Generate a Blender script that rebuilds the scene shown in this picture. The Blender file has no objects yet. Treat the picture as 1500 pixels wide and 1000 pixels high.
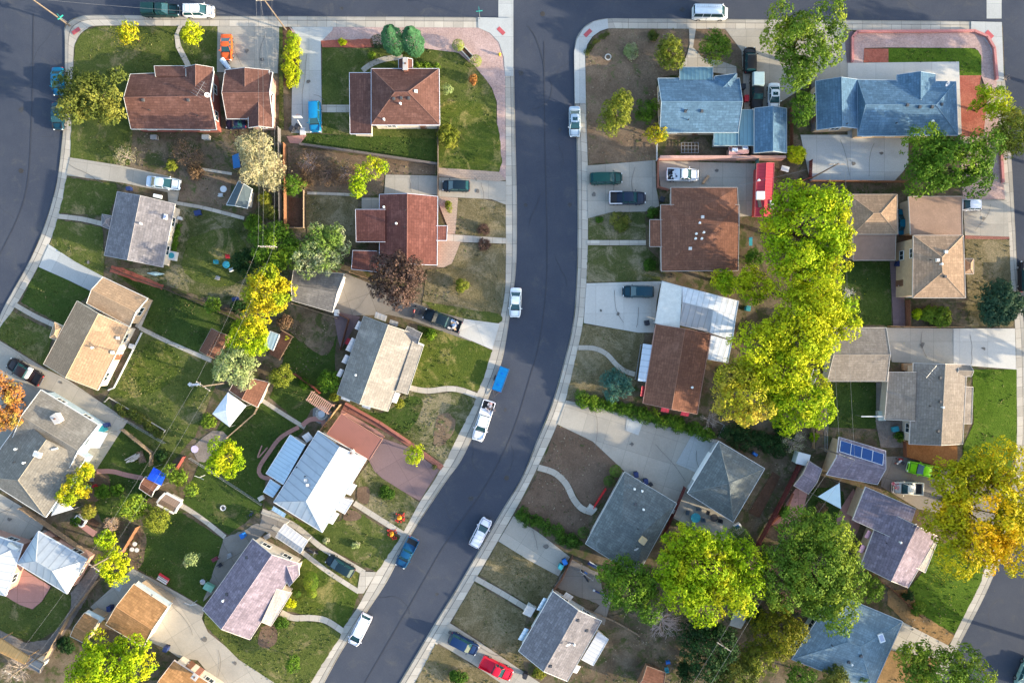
import bpy, bmesh, math, random
import numpy as np
from mathutils import Vector, Matrix
from mathutils.bvhtree import BVHTree
random.seed(7); RNG = np.random.default_rng(11)
SC = bpy.context.scene; COL = SC.collection; R = math.radians
# ---------------------------------------------------------------- camera, sky, sun, exposure
CAM_H = 105.0                       # drone height; one photo pixel (1500 wide) is 0.105 m on the ground
cam = bpy.data.cameras.new('camera'); cam.lens = 24; cam.sensor_width = 36; cam.clip_end = 5000; cam.clip_start = 1
cam_o = bpy.data.objects.new('camera', cam); COL.objects.link(cam_o); cam_o.location = (0, 0, CAM_H); SC.camera = cam_o
SUN_EL, SUN_AZ = 14.5, -17.0        # elevation; direction of the sun measured from +X towards +Y
world = bpy.data.worlds.new('World'); SC.world = world; world.use_nodes = True
nt = world.node_tree; bg = nt.nodes['Background']
sky = nt.nodes.new('ShaderNodeTexSky'); sky.sky_type = 'NISHITA'; sky.sun_disc = False
sky.sun_elevation = R(SUN_EL); sky.sun_rotation = R(90 - SUN_AZ); sky.air_density = 1.0; sky.dust_density = 1.6; sky.ozone_density = 1.0
nt.links.new(sky.outputs[0], bg.inputs[0]); bg.inputs[1].default_value = 0.15
sun = bpy.data.lights.new('sun', 'SUN'); sun.energy = 2.95; sun.angle = R(0.7); sun.color = (1.0, 0.84, 0.60)
sun_o = bpy.data.objects.new('sun', sun); COL.objects.link(sun_o)
sd = Vector((math.cos(R(SUN_EL)) * math.cos(R(SUN_AZ)), math.cos(R(SUN_EL)) * math.sin(R(SUN_AZ)), math.sin(R(SUN_EL))))
sun_o.rotation_euler = sd.to_track_quat('Z', 'Y').to_euler(); sun_o.location = sd * 200
SC.view_settings.view_transform = 'Standard'; SC.view_settings.look = 'None'; SC.view_settings.gamma = 1; SC.view_settings.use_curve_mapping = False
SC.view_settings.exposure = 2.2
SC.cycles.max_bounces = 6; SC.cycles.transparent_max_bounces = 6
# ---------------------------------------------------------------- helpers
S = 0.105
def W(px, py, z=0.0):               # a measured spot of the photo at height z -> metres
    k = S * (CAM_H - z) / CAM_H
    return Vector(((px - 750) * k, (500 - py) * k, z))
def N(m, kind, **kw):
    n = m.node_tree.nodes.new(kind)
    for k, v in kw.items(): setattr(n, k, v)
    return n
def newmat(name, rough=0.8, metal=0.0, spec=0.3, coat=0.0):
    m = bpy.data.materials.new(name); m.use_nodes = True
    p = m.node_tree.nodes['Principled BSDF']
    p.inputs['Roughness'].default_value = rough; p.inputs['Metallic'].default_value = metal
    p.inputs['Specular IOR Level'].default_value = spec; p.inputs['Coat Weight'].default_value = coat
    return m, p
def rgba(c): return (c[0], c[1], c[2], 1)
def mixc(m, fac, a, b, blend='MIX'):
    n = N(m, 'ShaderNodeMix', data_type='RGBA', blend_type=blend); L = m.node_tree.links
    for sock, v in ((0, fac), (6, a), (7, b)):
        if isinstance(v, (int, float)): n.inputs[sock].default_value = v
        elif isinstance(v, (tuple, list)): n.inputs[sock].default_value = rgba(v)
        else: L.new(v, n.inputs[sock])
    return n.outputs[2]
def noise(m, scale, vec=None, detail=4, rough=0.6, dist=0.0):
    n = N(m, 'ShaderNodeTexNoise'); n.inputs['Scale'].default_value = scale
    n.inputs['Detail'].default_value = detail; n.inputs['Roughness'].default_value = rough; n.inputs['Distortion'].default_value = dist
    if vec is not None: m.node_tree.links.new(vec, n.inputs['Vector'])
    return n.outputs[0]
def ramp(m, val, lo, hi):
    n = N(m, 'ShaderNodeMapRange'); n.interpolation_type = 'SMOOTHSTEP'
    n.inputs[1].default_value = lo; n.inputs[2].default_value = hi; m.node_tree.links.new(val, n.inputs[0]); return n.outputs[0]
def bump(m, p, h, strength=0.3, dist=0.05):
    b = N(m, 'ShaderNodeBump'); b.inputs['Strength'].default_value = strength; b.inputs['Distance'].default_value = dist
    m.node_tree.links.new(h, b.inputs['Height']); m.node_tree.links.new(b.outputs[0], p.inputs['Normal'])
def pos(m): return N(m, 'ShaderNodeNewGeometry').outputs['Position']
MC = {}; MATC = {}
def flat(name, c, rough=0.7, metal=0.0, var=0.12, scale=1.5, coat=0.0, spec=0.3):
    """plain stuff with a little real wear in its colour"""
    k = ('f', name)
    if k in MC: return MC[k]
    m, p = newmat(name, rough, metal, spec, coat); v = pos(m)
    f = noise(m, scale, v, 5, .65); g = noise(m, scale * 7, v, 3)
    a = mixc(m, ramp(m, f, .3, .7), tuple(x * (1 - var) for x in c), tuple(min(1, x * (1 + var)) for x in c))
    a = mixc(m, ramp(m, g, .35, .75), a, tuple(x * (1 - var * 1.3) for x in c))
    m.node_tree.links.new(a, p.inputs['Base Color']); MC[k] = m; return m
def lawn(name, g1, g2, dry, amount, fine=5.0):
    """grass: two greens, worn dry patches (amount 0..1) and a fine tufty grain"""
    k = ('l', name)
    if k in MC: return MC[k]
    m, p = newmat(name, 0.95, 0, 0.04); v = pos(m)
    a = mixc(m, ramp(m, noise(m, .13, v, 5, .7, .4), .30, .58), g1, g2)
    d = ramp(m, noise(m, .24, v, 8, .78, .6), .74 - amount * .40, .90 - amount * .40)
    a = mixc(m, d, a, dry)
    t = noise(m, fine, v, 4, .8); a = mixc(m, ramp(m, t, .25, .8), mixc(m, 1.0, a, (.45, .5, .42), 'MULTIPLY'), a)
    s = noise(m, 1.2, v, 6, .75); a = mixc(m, ramp(m, s, .56, .72), a, mixc(m, .5, a, g1))
    s2 = noise(m, .9, v, 8, .8, .3); a = mixc(m, ramp(m, s2, .54, .72), a, mixc(m, .55, a, dry)); s3 = noise(m, 2.6, v, 6, .8); a = mixc(m, ramp(m, s3, .5, .75), a, mixc(m, 1.0, a, (.62, .66, .6), 'MULTIPLY'))
    m.node_tree.links.new(a, p.inputs['Base Color']); bump(m, p, t, .8, .12); MC[k] = m; return m
def dirt(name, c1, c2, grass=None, amt=0.3):
    k = ('d', name)
    if k in MC: return MC[k]
    m, p = newmat(name, 0.95, 0, 0.04); v = pos(m)
    a = mixc(m, ramp(m, noise(m, .3, v, 7, .7, .3), .35, .68), c1, c2)
    t = noise(m, 4, v, 6, .8); a = mixc(m, ramp(m, t, .3, .75), mixc(m, 1.0, a, (.6, .6, .6), 'MULTIPLY'), a)
    if grass: a = mixc(m, ramp(m, noise(m, .5, v, 8, .75, .5), .72 - amt * .4, .82 - amt * .35), a, grass)
    m.node_tree.links.new(a, p.inputs['Base Color']); bump(m, p, t, .6, .08); MC[k] = m; return m
def paving(name, c, joint=2.4, jw=0.05, jd=.55, ratio=1.0, stain=.35, offset=0.0, var=.08):
    """concrete or brick laid in slabs; joints follow the piece's own UV grid in metres"""
    k = ('p', name)
    if k in MC: return MC[k]
    m, p = newmat(name, 0.9, 0, 0.08); v = pos(m); L = m.node_tree.links
    uv = N(m, 'ShaderNodeUVMap'); b = N(m, 'ShaderNodeTexBrick'); L.new(uv.outputs[0], b.inputs['Vector'])
    b.offset = offset; b.inputs['Scale'].default_value = 1; b.inputs['Brick Width'].default_value = joint; b.inputs['Row Height'].default_value = joint * ratio
    b.inputs['Mortar Size'].default_value = jw; b.inputs['Mortar Smooth'].default_value = .3
    b.inputs['Color1'].default_value = rgba([x * (1 - var) for x in c]); b.inputs['Color2'].default_value = rgba([min(1, x * (1 + var)) for x in c])
    b.inputs['Mortar'].default_value = rgba([x * jd for x in c])
    a = mixc(m, mixc(m, ramp(m, noise(m, .25, v, 7, .7, .5), .42, .72), (0, 0, 0), (stain,) * 3), b.outputs[0], tuple(x * .62 for x in c))
    g = noise(m, 6, v, 4, .7); a = mixc(m, ramp(m, g, .35, .8), mixc(m, 1.0, a, (.86, .86, .85), 'MULTIPLY'), a)
    q = noise(m, .8, v, 8, .8, 1.0); a = mixc(m, ramp(m, q, .66, .76), a, mixc(m, 1.0, a, (.6, .58, .55), 'MULTIPLY'))
    L.new(a, p.inputs['Base Color']); bump(m, p, g, .2, .02); MC[k] = m; return m
def shingle(name, c, var=.25, w=.95, h=.36, patch=.25):
    k = ('s', name)
    if k in MC: return MC[k]
    MATC[name] = c
    m, p = newmat(name, 0.95, 0, 0.06); v = pos(m); L = m.node_tree.links
    uv = N(m, 'ShaderNodeUVMap'); b = N(m, 'ShaderNodeTexBrick'); L.new(uv.outputs[0], b.inputs['Vector'])
    b.inputs['Scale'].default_value = 1; b.inputs['Brick Width'].default_value = w; b.inputs['Row Height'].default_value = h; b.inputs['Mortar Size'].default_value = .03
    b.inputs['Mortar Smooth'].default_value = .6
    b.inputs['Color1'].default_value = rgba([x * (1 - var) for x in c]); b.inputs['Color2'].default_value = rgba([min(1, x * (1 + var)) for x in c]); b.inputs['Mortar'].default_value = rgba([x * .55 for x in c])
    mp = N(m, 'ShaderNodeMapping'); mp.inputs['Scale'].default_value = (1.2, .25, 1); L.new(uv.outputs[0], mp.inputs[0])
    a = mixc(m, ramp(m, noise(m, 1.4, mp.outputs[0], 5, .75), .35, .7), b.outputs[0], tuple(x * (1 - patch) for x in c))
    g = noise(m, 3.2, v, 4, .8); a = mixc(m, ramp(m, g, .3, .75), mixc(m, 1.0, a, (.72, .72, .74), 'MULTIPLY'), a)
    a = mixc(m, ramp(m, noise(m, .35, v, 6, .7, .6), .52, .72), a, mixc(m, .35, a, tuple(min(1, x * 1.5 + .02) for x in c)))
    L.new(a, p.inputs['Base Color']); bump(m, p, b.outputs['Fac'], .3, .02); MC[k] = m; return m
def metalroof(name, c, seam=.6, rough=.45, metal=.25, var=.1):
    k = ('m', name)
    if k in MC: return MC[k]
    MATC[name] = c
    m, p = newmat(name, rough, metal, .4); v = pos(m); L = m.node_tree.links
    uv = N(m, 'ShaderNodeUVMap'); w = N(m, 'ShaderNodeTexWave', wave_type='BANDS', bands_direction='X', wave_profile='SIN'); L.new(uv.outputs[0], w.inputs[0])
    w.inputs['Scale'].default_value = .314 / seam; w.inputs['Distortion'].default_value = 0
    a = mixc(m, ramp(m, w.outputs[1], .9, 1.0), c, tuple(x * .72 for x in c))
    a = mixc(m, ramp(m, noise(m, .6, v, 7, .7, .5), .45, .75), a, mixc(m, .6, a, tuple(x * (1 - var * 3) for x in c)))
    L.new(a, p.inputs['Base Color']); bump(m, p, w.outputs[1], .4, .03); MC[k] = m; return m
def glass(name='window_glass', c=(.02, .035, .045)):
    k = ('g', name)
    if k in MC: return MC[k]
    m, p = newmat(name, .08, 0, .6); p.inputs['Base Color'].default_value = rgba(c); MC[k] = m; return m
def paint(c):
    k = ('paint', c)
    if k in MC: return MC[k]
    m, p = newmat('car_paint', .38, .1, .25, .18); v = pos(m); p.inputs['Coat Roughness'].default_value = .08
    a = mixc(m, ramp(m, noise(m, 2.2, v, 5, .7), .35, .8), c, tuple(x * .85 + .003 for x in c)); m.node_tree.links.new(a, p.inputs['Base Color']); MC[k] = m; return m
def leafmat(name, dark, light, alt=None, altamt=.5, scale=.22, trans=.22):
    k = ('leaf', name)
    if k in MC: return MC[k]
    m, p = newmat(name, .7, 0, .1); L = m.node_tree.links; g = N(m, 'ShaderNodeNewGeometry')
    ad = N(m, 'ShaderNodeMath', operation='MULTIPLY_ADD'); ad.inputs[1].default_value = .45; L.new(g.outputs['Random Per Island'], ad.inputs[0]); sc_ = N(m, 'ShaderNodeMath', operation='MULTIPLY'); sc_.inputs[1].default_value = .55; L.new(ramp(m, noise(m, .75, g.outputs['Position'], 3, .6), .35, .65), sc_.inputs[0]); L.new(sc_.outputs[0], ad.inputs[2])
    a = mixc(m, ad.outputs[0], dark, light)
    if alt:
        f = ramp(m, noise(m, scale, g.outputs['Position'], 3, .6), .62 - altamt * .35, .78 - altamt * .35); a = mixc(m, f, a, mixc(m, g.outputs['Random Per Island'], tuple(x * .75 for x in alt), alt))
    a = mixc(m, ramp(m, noise(m, 1.1, g.outputs['Position'], 3, .6), .4, .7), a, mixc(m, 1.0, a, (.72, .78, .7), 'MULTIPLY'))
    L.new(a, p.inputs['Base Color']); t = N(m, 'ShaderNodeBsdfTranslucent'); L.new(a, t.inputs[0])
    mx = N(m, 'ShaderNodeMixShader'); mx.inputs[0].default_value = trans; L.new(p.outputs[0], mx.inputs[1]); L.new(t.outputs[0], mx.inputs[2])
    L.new(mx.outputs[0], m.node_tree.nodes['Material Output'].inputs[0]); MC[k] = m; return m
# ---- objects
def tag(o, label=None, cat=None, group=None, kind=None):
    if label: o['label'] = label
    if cat: o['category'] = cat
    if group: o['group'] = group
    if kind: o['kind'] = kind
    return o
def thing(name, label, cat, loc, group=None, rz=0.0):
    o = bpy.data.objects.new(name, None); COL.objects.link(o); o.location = loc; o.rotation_euler.z = rz; o.empty_display_size = .3
    return tag(o, label, cat, group)
class MB:
    """collects shapes and links them as ONE mesh object"""
    def __init__(s): s.v = []; s.f = []; s.uv = {}
    def poly(s, pts, uvs=None):
        i = len(s.v); s.v += [tuple(p) for p in pts]; s.f.append(list(range(i, i + len(pts))))
        if uvs: s.uv[len(s.f) - 1] = uvs
    def box(s, c, d, rz=0, taper=1.0):
        cx, cy, cz = c; a, b, h = d[0] / 2, d[1] / 2, d[2] / 2; cs, sn = math.cos(rz), math.sin(rz); i = len(s.v)
        for z, k in ((-h, 1), (h, taper)):
            for x, y in ((-a, -b), (a, -b), (a, b), (-a, b)):
                x *= k; y *= k; s.v.append((cx + x * cs - y * sn, cy + x * sn + y * cs, cz + z))
        s.f += [[i + j for j in q] for q in ((3, 2, 1, 0), (4, 5, 6, 7), (0, 1, 5, 4), (1, 2, 6, 5), (2, 3, 7, 6), (3, 0, 4, 7))]; return s
    def prism(s, pts, z0, z1):
        """pts: flat ring of (x,y), counter-clockwise"""
        n = len(pts); i = len(s.v); s.v += [(p[0], p[1], z0) for p in pts] + [(p[0], p[1], z1) for p in pts]
        s.f.append([i + n - 1 - j for j in range(n)]); s.f.append([i + n + j for j in range(n)])
        for j in range(n): k = (j + 1) % n; s.f.append([i + j, i + k, i + n + k, i + n + j])
        return s
    def tube(s, p0, p1, r0, r1=None, n=8, caps=True):
        r1 = r0 if r1 is None else r1; p0 = Vector(p0); p1 = Vector(p1); d = (p1 - p0).normalized()
        a = d.orthogonal().normalized(); b = d.cross(a); i = len(s.v)
        for p, r in ((p0, r0), (p1, r1)):
            for k in range(n): t = 2 * math.pi * k / n; s.v.append(tuple(p + a * (r * math.cos(t)) + b * (r * math.sin(t))))
        for k in range(n): q = (k + 1) % n; s.f.append([i + k, i + q, i + n + q, i + n + k])
        if caps: s.f.append([i + n - 1 - k for k in range(n)]); s.f.append([i + n + k for k in range(n)])
        return s
    def disc(s, c, r, h, n=20, r2=None):
        return s.tube(c, (c[0], c[1], c[2] + h), r, r if r2 is None else r2, n)
    def build(s, name, mat, parent=None, smooth=False, bevel=0, kind=None, origin=None):
        me = bpy.data.meshes.new(name); off = Vector((0, 0, 0))
        if parent is not None:
            off = world_loc(parent)
        if origin is not None: off = Vector(origin)
        me.from_pydata([(x - off.x, y - off.y, z - off.z) for x, y, z in s.v], [], s.f)
        if s.uv:
            ul = me.uv_layers.new(name='UVMap')
            for pi, pl in enumerate(me.polygons):
                if pi in s.uv:
                    for k, li in enumerate(pl.loop_indices): ul.data[li].uv = s.uv[pi][k]
        me.materials.append(mat); o = bpy.data.objects.new(name, me); COL.objects.link(o)
        if smooth: me.polygons.foreach_set('use_smooth', [True] * len(me.polygons))
        if bevel:
            b = o.modifiers.new('bevel', 'BEVEL'); b.width = bevel; b.segments = 2; b.limit_method = 'ANGLE'
        if parent is not None: o.parent = parent
        elif origin is not None: o.location = off
        if kind: o['kind'] = kind
        return o
LOCAL = set()                      # things built in their own frame (cars and other copies)
def world_loc(o):
    v = Vector((0, 0, 0))
    while o is not None:
        if o.name in LOCAL: return Vector((0, 0, 0))
        v += o.location; o = o.parent
    return v
def dup(root, loc, rz=0.0, label=None, group=None):
    r = root.copy(); COL.objects.link(r); r.location = loc; r.rotation_euler.z = rz
    if label: r['label'] = label
    if group: r['group'] = group
    LOCAL.add(r.name)
    def rec(a, b):
        for c in a.children:
            d = c.copy(); COL.objects.link(d); d.parent = b; rec(c, d)
    rec(root, r); return r
def catmull(pts, n=8):
    out = []; P = [pts[0]] + list(pts) + [pts[-1]]
    for i in range(1, len(P) - 2):
        p0, p1, p2, p3 = P[i - 1], P[i], P[i + 1], P[i + 2]
        for k in range(n):
            t = k / n; out.append(tuple(.5 * (2 * p1[j] + (p2[j] - p0[j]) * t + (2 * p0[j] - 5 * p1[j] + 4 * p2[j] - p3[j]) * t * t + (3 * p1[j] - p0[j] - 3 * p2[j] + p3[j]) * t ** 3) for j in (0, 1)))
    out.append(tuple(pts[-1])); return out
def resample(pts, n):
    L = [0]
    for a, b in zip(pts, pts[1:]): L.append(L[-1] + math.dist(a, b))
    out = []; j = 0
    for i in range(n):
        t = L[-1] * i / (n - 1)
        while j < len(L) - 2 and L[j + 1] < t: j += 1
        u = (t - L[j]) / max(1e-9, L[j + 1] - L[j]); out.append((pts[j][0] + (pts[j + 1][0] - pts[j][0]) * u, pts[j][1] + (pts[j + 1][1] - pts[j][1]) * u))
    return out
def inpoly(x, y, P):
    c = False
    for (x1, y1), (x2, y2) in zip(P, P[1:] + P[:1]):
        if (y1 > y) != (y2 > y) and x < (x2 - x1) * (y - y1) / (y2 - y1) + x1: c = not c
    return c
PZ = [0]; LAWNS = []; DIRTS = []
def patch(name, pts, mat, lvl=1, ang=0, smooth=0, wob=0.0):
    """a ground surface, traced on the ground; lvl stacks lawns < beds < paving"""
    PZ[0] += 1; z = .006 + lvl * .03 + (PZ[0] % 60) * .0005
    if smooth: pts = catmull(list(pts) + [pts[0]], smooth)[:-1]
    if wob:
        q = []
        for a, b in zip(pts, pts[1:] + pts[:1]):
            n = max(1, int(math.dist(a, b) / 5))
            for i in range(n): t = i / n; q.append((a[0] + (b[0] - a[0]) * t + random.uniform(-wob, wob), a[1] + (b[1] - a[1]) * t + random.uniform(-wob, wob)))
        pts = q
    P = [W(x, y, 0) for x, y in pts]; c, s_ = math.cos(R(ang)), math.sin(R(ang))
    if name == 'lawn': LAWNS.append(([(p.x, p.y) for p in P], z))
    if name == 'ground': DIRTS.append(([(p.x, p.y) for p in P], z))
    if sum(a.x * b.y - b.x * a.y for a, b in zip(P, P[1:] + P[:1])) < 0: P.reverse()
    m = MB(); m.poly([(p.x, p.y, z) for p in P], [(p.x * c + p.y * s_, -p.x * s_ + p.y * c) for p in P])
    return m.build(name, mat, kind='structure')
def strip(name, line, width, mat, lvl=3, n=10):
    """a path of even width (photo pixels) along a smoothed line"""
    PZ[0] += 1; z = .006 + lvl * .03 + (PZ[0] % 60) * .0005
    c = resample(catmull(line, 8), max(6, n * 2)); m = MB(); u = 0; prev = None
    L_, R_ = [], []
    for i, p in enumerate(c):
        a = c[max(0, i - 1)]; b = c[min(len(c) - 1, i + 1)]; d = math.dist(a, b); nx, ny = -(b[1] - a[1]) / d, (b[0] - a[0]) / d
        L_.append(W(p[0] + nx * width / 2, p[1] + ny * width / 2)); R_.append(W(p[0] - nx * width / 2, p[1] - ny * width / 2))
    us = [0]
    for a, b in zip(c, c[1:]): us.append(us[-1] + math.dist(a, b) * S)
    w = width * S
    for i in range(len(c) - 1):
        m.poly([(L_[i].x, L_[i].y, z), (L_[i + 1].x, L_[i + 1].y, z), (R_[i + 1].x, R_[i + 1].y, z), (R_[i].x, R_[i].y, z)], [(us[i], .1), (us[i + 1], .1), (us[i + 1], .1 + w), (us[i], .1 + w)])
    return m.build(name, mat, kind='structure')
# ---------------------------------------------------------------- buildings
CAMP = Vector((0, 0, CAM_H))
def cen(px, py, z): 
    return W(px, py, z)
def building(name, label, cat, wallmat, blocks, trim=(.62, .62, .60), group=None, windows=True, bits=(), door=True, gdoor=None, wz=0.0):
    """blocks: dicts t=gable/hip/shed/flat, q=[A,B,C,D] eave corners as seen (AB and DC run along the ridge), ze, zr, m, oh, i=(inset start, inset end)"""
    q0 = blocks[0]['q']; c = W(sum(p[0] for p in q0) / 4, sum(p[1] for p in q0) / 4, blocks[0].get('ze', 2.7))
    root = thing(name, label, cat, (c.x, c.y, 0), group)
    tm = flat('trim_%.2f_%.2f' % (trim[0], trim[2]), trim, .5, var=.05)
    tops = []; walls = MB(); fascia = MB(); foot = []; byroof = {}; ridges = {}
    for bi, b in enumerate(blocks):
        ze = b.get('ze', 2.7); zr = b.get('zr', ze + 1.3); t = b.get('t', 'gable'); q = [W(x, y, zr if (t == 'shed' and k < 2) else ze) for k, (x, y) in enumerate(b['q'])]
        if sum(q[k].x * q[(k + 1) % 4].y - q[(k + 1) % 4].x * q[k].y for k in range(4)) < 0: q = [q[3], q[2], q[1], q[0]] if t != 'shed' else q
        cw = sum(q[k].x * q[(k + 1) % 4].y - q[(k + 1) % 4].x * q[k].y for k in range(4)) < 0
        A, B, C, D = q; m1 = (A + D) / 2; m2 = (B + C) / 2
        faces = []          # (pts, eave direction)
        if t in ('gable', 'hip'):
            i0, i1 = b.get('i', (0, 0) if t == 'gable' else None) or (0, 0)
            if t == 'hip' and not b.get('i'):
                hw = (A - D).length / 2; f = min(.5, hw / (m2 - m1).length); i0 = i1 = f
            r1 = m1.lerp(m2, i0); r2 = m1.lerp(m2, 1 - i1); r1.z = r2.z = zr
            faces += [([A, B, r2, r1], B - A), ([C, D, r1, r2], D - C)]
            if i0 > 0: faces.append(([D, A, r1], A - D))
            if i1 > 0: faces.append(([B, C, r2], C - B))
        else:
            faces.append(([A, B, C, D], B - A)); i0 = i1 = 0
            if t == 'flat':
                for p in q: p.z = ze
            r1 = m1; r2 = m2
        if cw: faces = [(list(reversed(p)), e) for p, e in faces]
        mb = byroof.setdefault(id(b['m']), (b['m'], MB()))[1]
        for pts, e in faces:
            e = e.normalized(); up = Vector((0, 0, 1)).cross(e); o = pts[0]
            nrm = (pts[1] - pts[0]).cross(pts[2] - pts[0]).normalized(); sl = nrm.cross(e); rr = random.random() * 9
            mb.poly(pts, [((p - o).dot(e) + rr, (p - o).dot(sl) + rr) for p in pts]); tops.append(pts)
            low = [p - Vector((0, 0, .14)) for p in reversed(pts)]; mb.poly(low, [(p.x, p.y) for p in low])
        if t in ('gable', 'hip') and not b.get('nr'):
            segs_ = [(r1, r2)] + ([(D, r1), (A, r1)] if i0 > 0 else []) + ([(B, r2), (C, r2)] if i1 > 0 else [])
            for s0, s1 in segs_: ridges.setdefault(b['m'].name, MB()).tube(s0 + Vector((0, 0, .0)), s1 + Vector((0, 0, .0)), .07, n=5)
        # edge boards: gutters and rakes
        ring = [A, B, C, D]
        for k in range(4):
            a, c2 = ring[k], ring[(k + 1) % 4]
            segs = [(a, c2)]
            if t == 'shed' and k == 0 and not b.get('open') and len(blocks) > 1: continue
            if t == 'gable' and k == 1: segs = [(a, r2), (r2, c2)]
            if t == 'gable' and k == 3: segs = [(a, r1), (r1, c2)]
            for s0, s1 in segs:
                d = (s1 - s0); dn = d.normalized(); out = dn.cross(Vector((0, 0, 1))).normalized() * (-1 if cw else 1)
                w = b.get('tw', .055); u = Vector((0, 0, .05)); l = Vector((0, 0, .2)); s0 = s0 - dn * .02; s1 = s1 + dn * .02
                i = len(fascia.v); fascia.v += [tuple(x) for x in (s0 + u, s1 + u, s1 + out * w + u, s0 + out * w + u, s0 - l, s1 - l, s1 + out * w - l, s0 + out * w - l)]
                fascia.f += [[i + j for j in f] for f in ((0, 1, 2, 3), (7, 6, 5, 4), (0, 4, 5, 1), (1, 5, 6, 2), (2, 6, 7, 3), (3, 7, 4, 0))]
        if b.get('open'):      # canopy on posts
            for k, p in enumerate(ring):
                x = p.lerp((A + B + C + D) / 4, .05); MB().tube((x.x, x.y, 0), (x.x, x.y, p.z - .12), .06).build('post', tm, root)
            continue
        oh = b.get('oh', .38) + .011 * bi; cc = (A + B + C + D) / 4
        e1 = (B - A); e1.z = 0; e1.normalize(); e2 = (D - A); e2.z = 0; e2.normalize()
        wq = [A + (e1 + e2) * oh, B + (-e1 + e2) * oh, C + (-e1 - e2) * oh, D + (e1 - e2) * oh]
        foot.append([(p.x, p.y) for p in wq])
        half = (A - D).length / 2
        rise = (zr - ze) if t in ('gable', 'hip') else 0
        tops4 = []
        for k, p in enumerate(wq):
            z = (q[k].z if t != 'shed' else (zr if k < 2 else ze)) - .15 + (rise * oh / max(half, .5) * (.9 if t == 'gable' else .4)); tops4.append(z)
        i = len(walls.v); walls.v += [(p.x, p.y, -.1 + wz) for p in wq] + [(p.x, p.y, z) for p, z in zip(wq, tops4)]
        g1 = (wq[0] + wq[3]) / 2; g2 = (wq[1] + wq[2]) / 2
        F = [[0, 1, 5, 4], [2, 3, 7, 6]]
        if t == 'gable': walls.v += [(g1.x, g1.y, zr - .17), (g2.x, g2.y, zr - .17)]; F += [[3, 0, 4, 8, 7], [1, 2, 6, 9, 5]]
        else: F += [[3, 0, 4, 7], [1, 2, 6, 5]]
        walls.f += [[i + j for j in (f[::-1] if cw else f)] for f in F]
        b['_w'] = (wq, tops4, cw)
    wm = None
    if walls.f: wm = walls.build('wall', wallmat, root)
    roofs = []
    for mat, mb in byroof.values(): roofs.append(mb.build('roof', mat, root))
    for mn, mb in ridges.items(): c0 = MATC.get(mn.split('.')[0], MATC.get(mn, (.2, .2, .2))); mb.build('ridge_cap', flat('ridge_%.2f_%.2f_%.2f' % c0, tuple(x * .94 for x in c0)), root)
    fascia.build('gutter_trim', tm, root)
    # windows and doors on the walls
    if windows:
        gl = glass(); fr = flat('window_frame_white', (.7, .7, .68), .5, var=.03); dm = flat('door_brown', (.16, .08, .05), .5)
        nd = 0
        for bi, b in enumerate(blocks):
            if '_w' not in b or b.get('nw'): continue
            wq, tz, cw = b['_w']
            for k in range(4):
                a, c2 = wq[k], wq[(k + 1) % 4]; Lw = (c2 - a).length
                if Lw < 2.2: continue
                d = (c2 - a).normalized(); d.z = 0; out = d.cross(Vector((0, 0, 1))) * (-1 if cw else 1); mid = (a + c2) / 2
                if out.dot(-Vector((mid.x, mid.y, 0))) < 0 and gdoor != (bi, k): continue
                ang = math.atan2(d.y, d.x)
                if gdoor == (bi, k):
                    p = mid + out * .03; g = MB().box((p.x, p.y, 1.15 + wz), (min(4.9, Lw - 1.2), .06, 2.2), ang).build('garage_door', fr, root); continue
                n = max(1, int(Lw / 3.2)); two = min(tz) > 4.2
                for j in range(n):
                    p = a + (c2 - a) * ((j + .5) / n) + out * .02
                    if any(inpoly(p.x + out.x * .3, p.y + out.y * .3, f) for fi, f in enumerate(foot)): continue
                    if door and nd < 1 and j == n // 2 and bi == 0 and n > 1:
                        nd += 1; o = MB().box((p.x, p.y, 1.03), (.95, .07, 2.05), ang).build('door', dm, root)
                        MB().box((p.x + d.x * .35 + out.x * .06, p.y + d.y * .35 + out.y * .06, 1.0), (.12, .05, .05), ang).build('handle', fr, o); continue
                    for zc in ((1.6, 4.3) if two else (1.6,)):
                        ww = 1.3 if Lw > 4 else .8; o = MB().box((p.x, p.y, zc), (ww, .05, 1.0), ang).build('window', gl, root)
                        f = MB(); px_, py_ = p.x + out.x * .01, p.y + out.y * .01
                        for s_ in (-1, 1):
                            f.box((px_ + d.x * s_ * (ww / 2 + .03), py_ + d.y * s_ * (ww / 2 + .03), zc), (.08, .1, 1.14), ang); f.box((px_, py_, zc + s_ * .53), (ww + .02, .1, .08), ang)
                        f.box((px_, py_, zc), (.05, .08, .98), ang); f.build('frame', fr, o)
    # things fixed to the roof, each a part of it
    vs = []; fs = []
    for pts in tops: i = len(vs); vs += [tuple(p) for p in pts]; fs.append(list(range(i, i + len(pts))))
    bv = BVHTree.FromPolygons(vs, fs); main = roofs[0] if roofs else root
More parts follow.
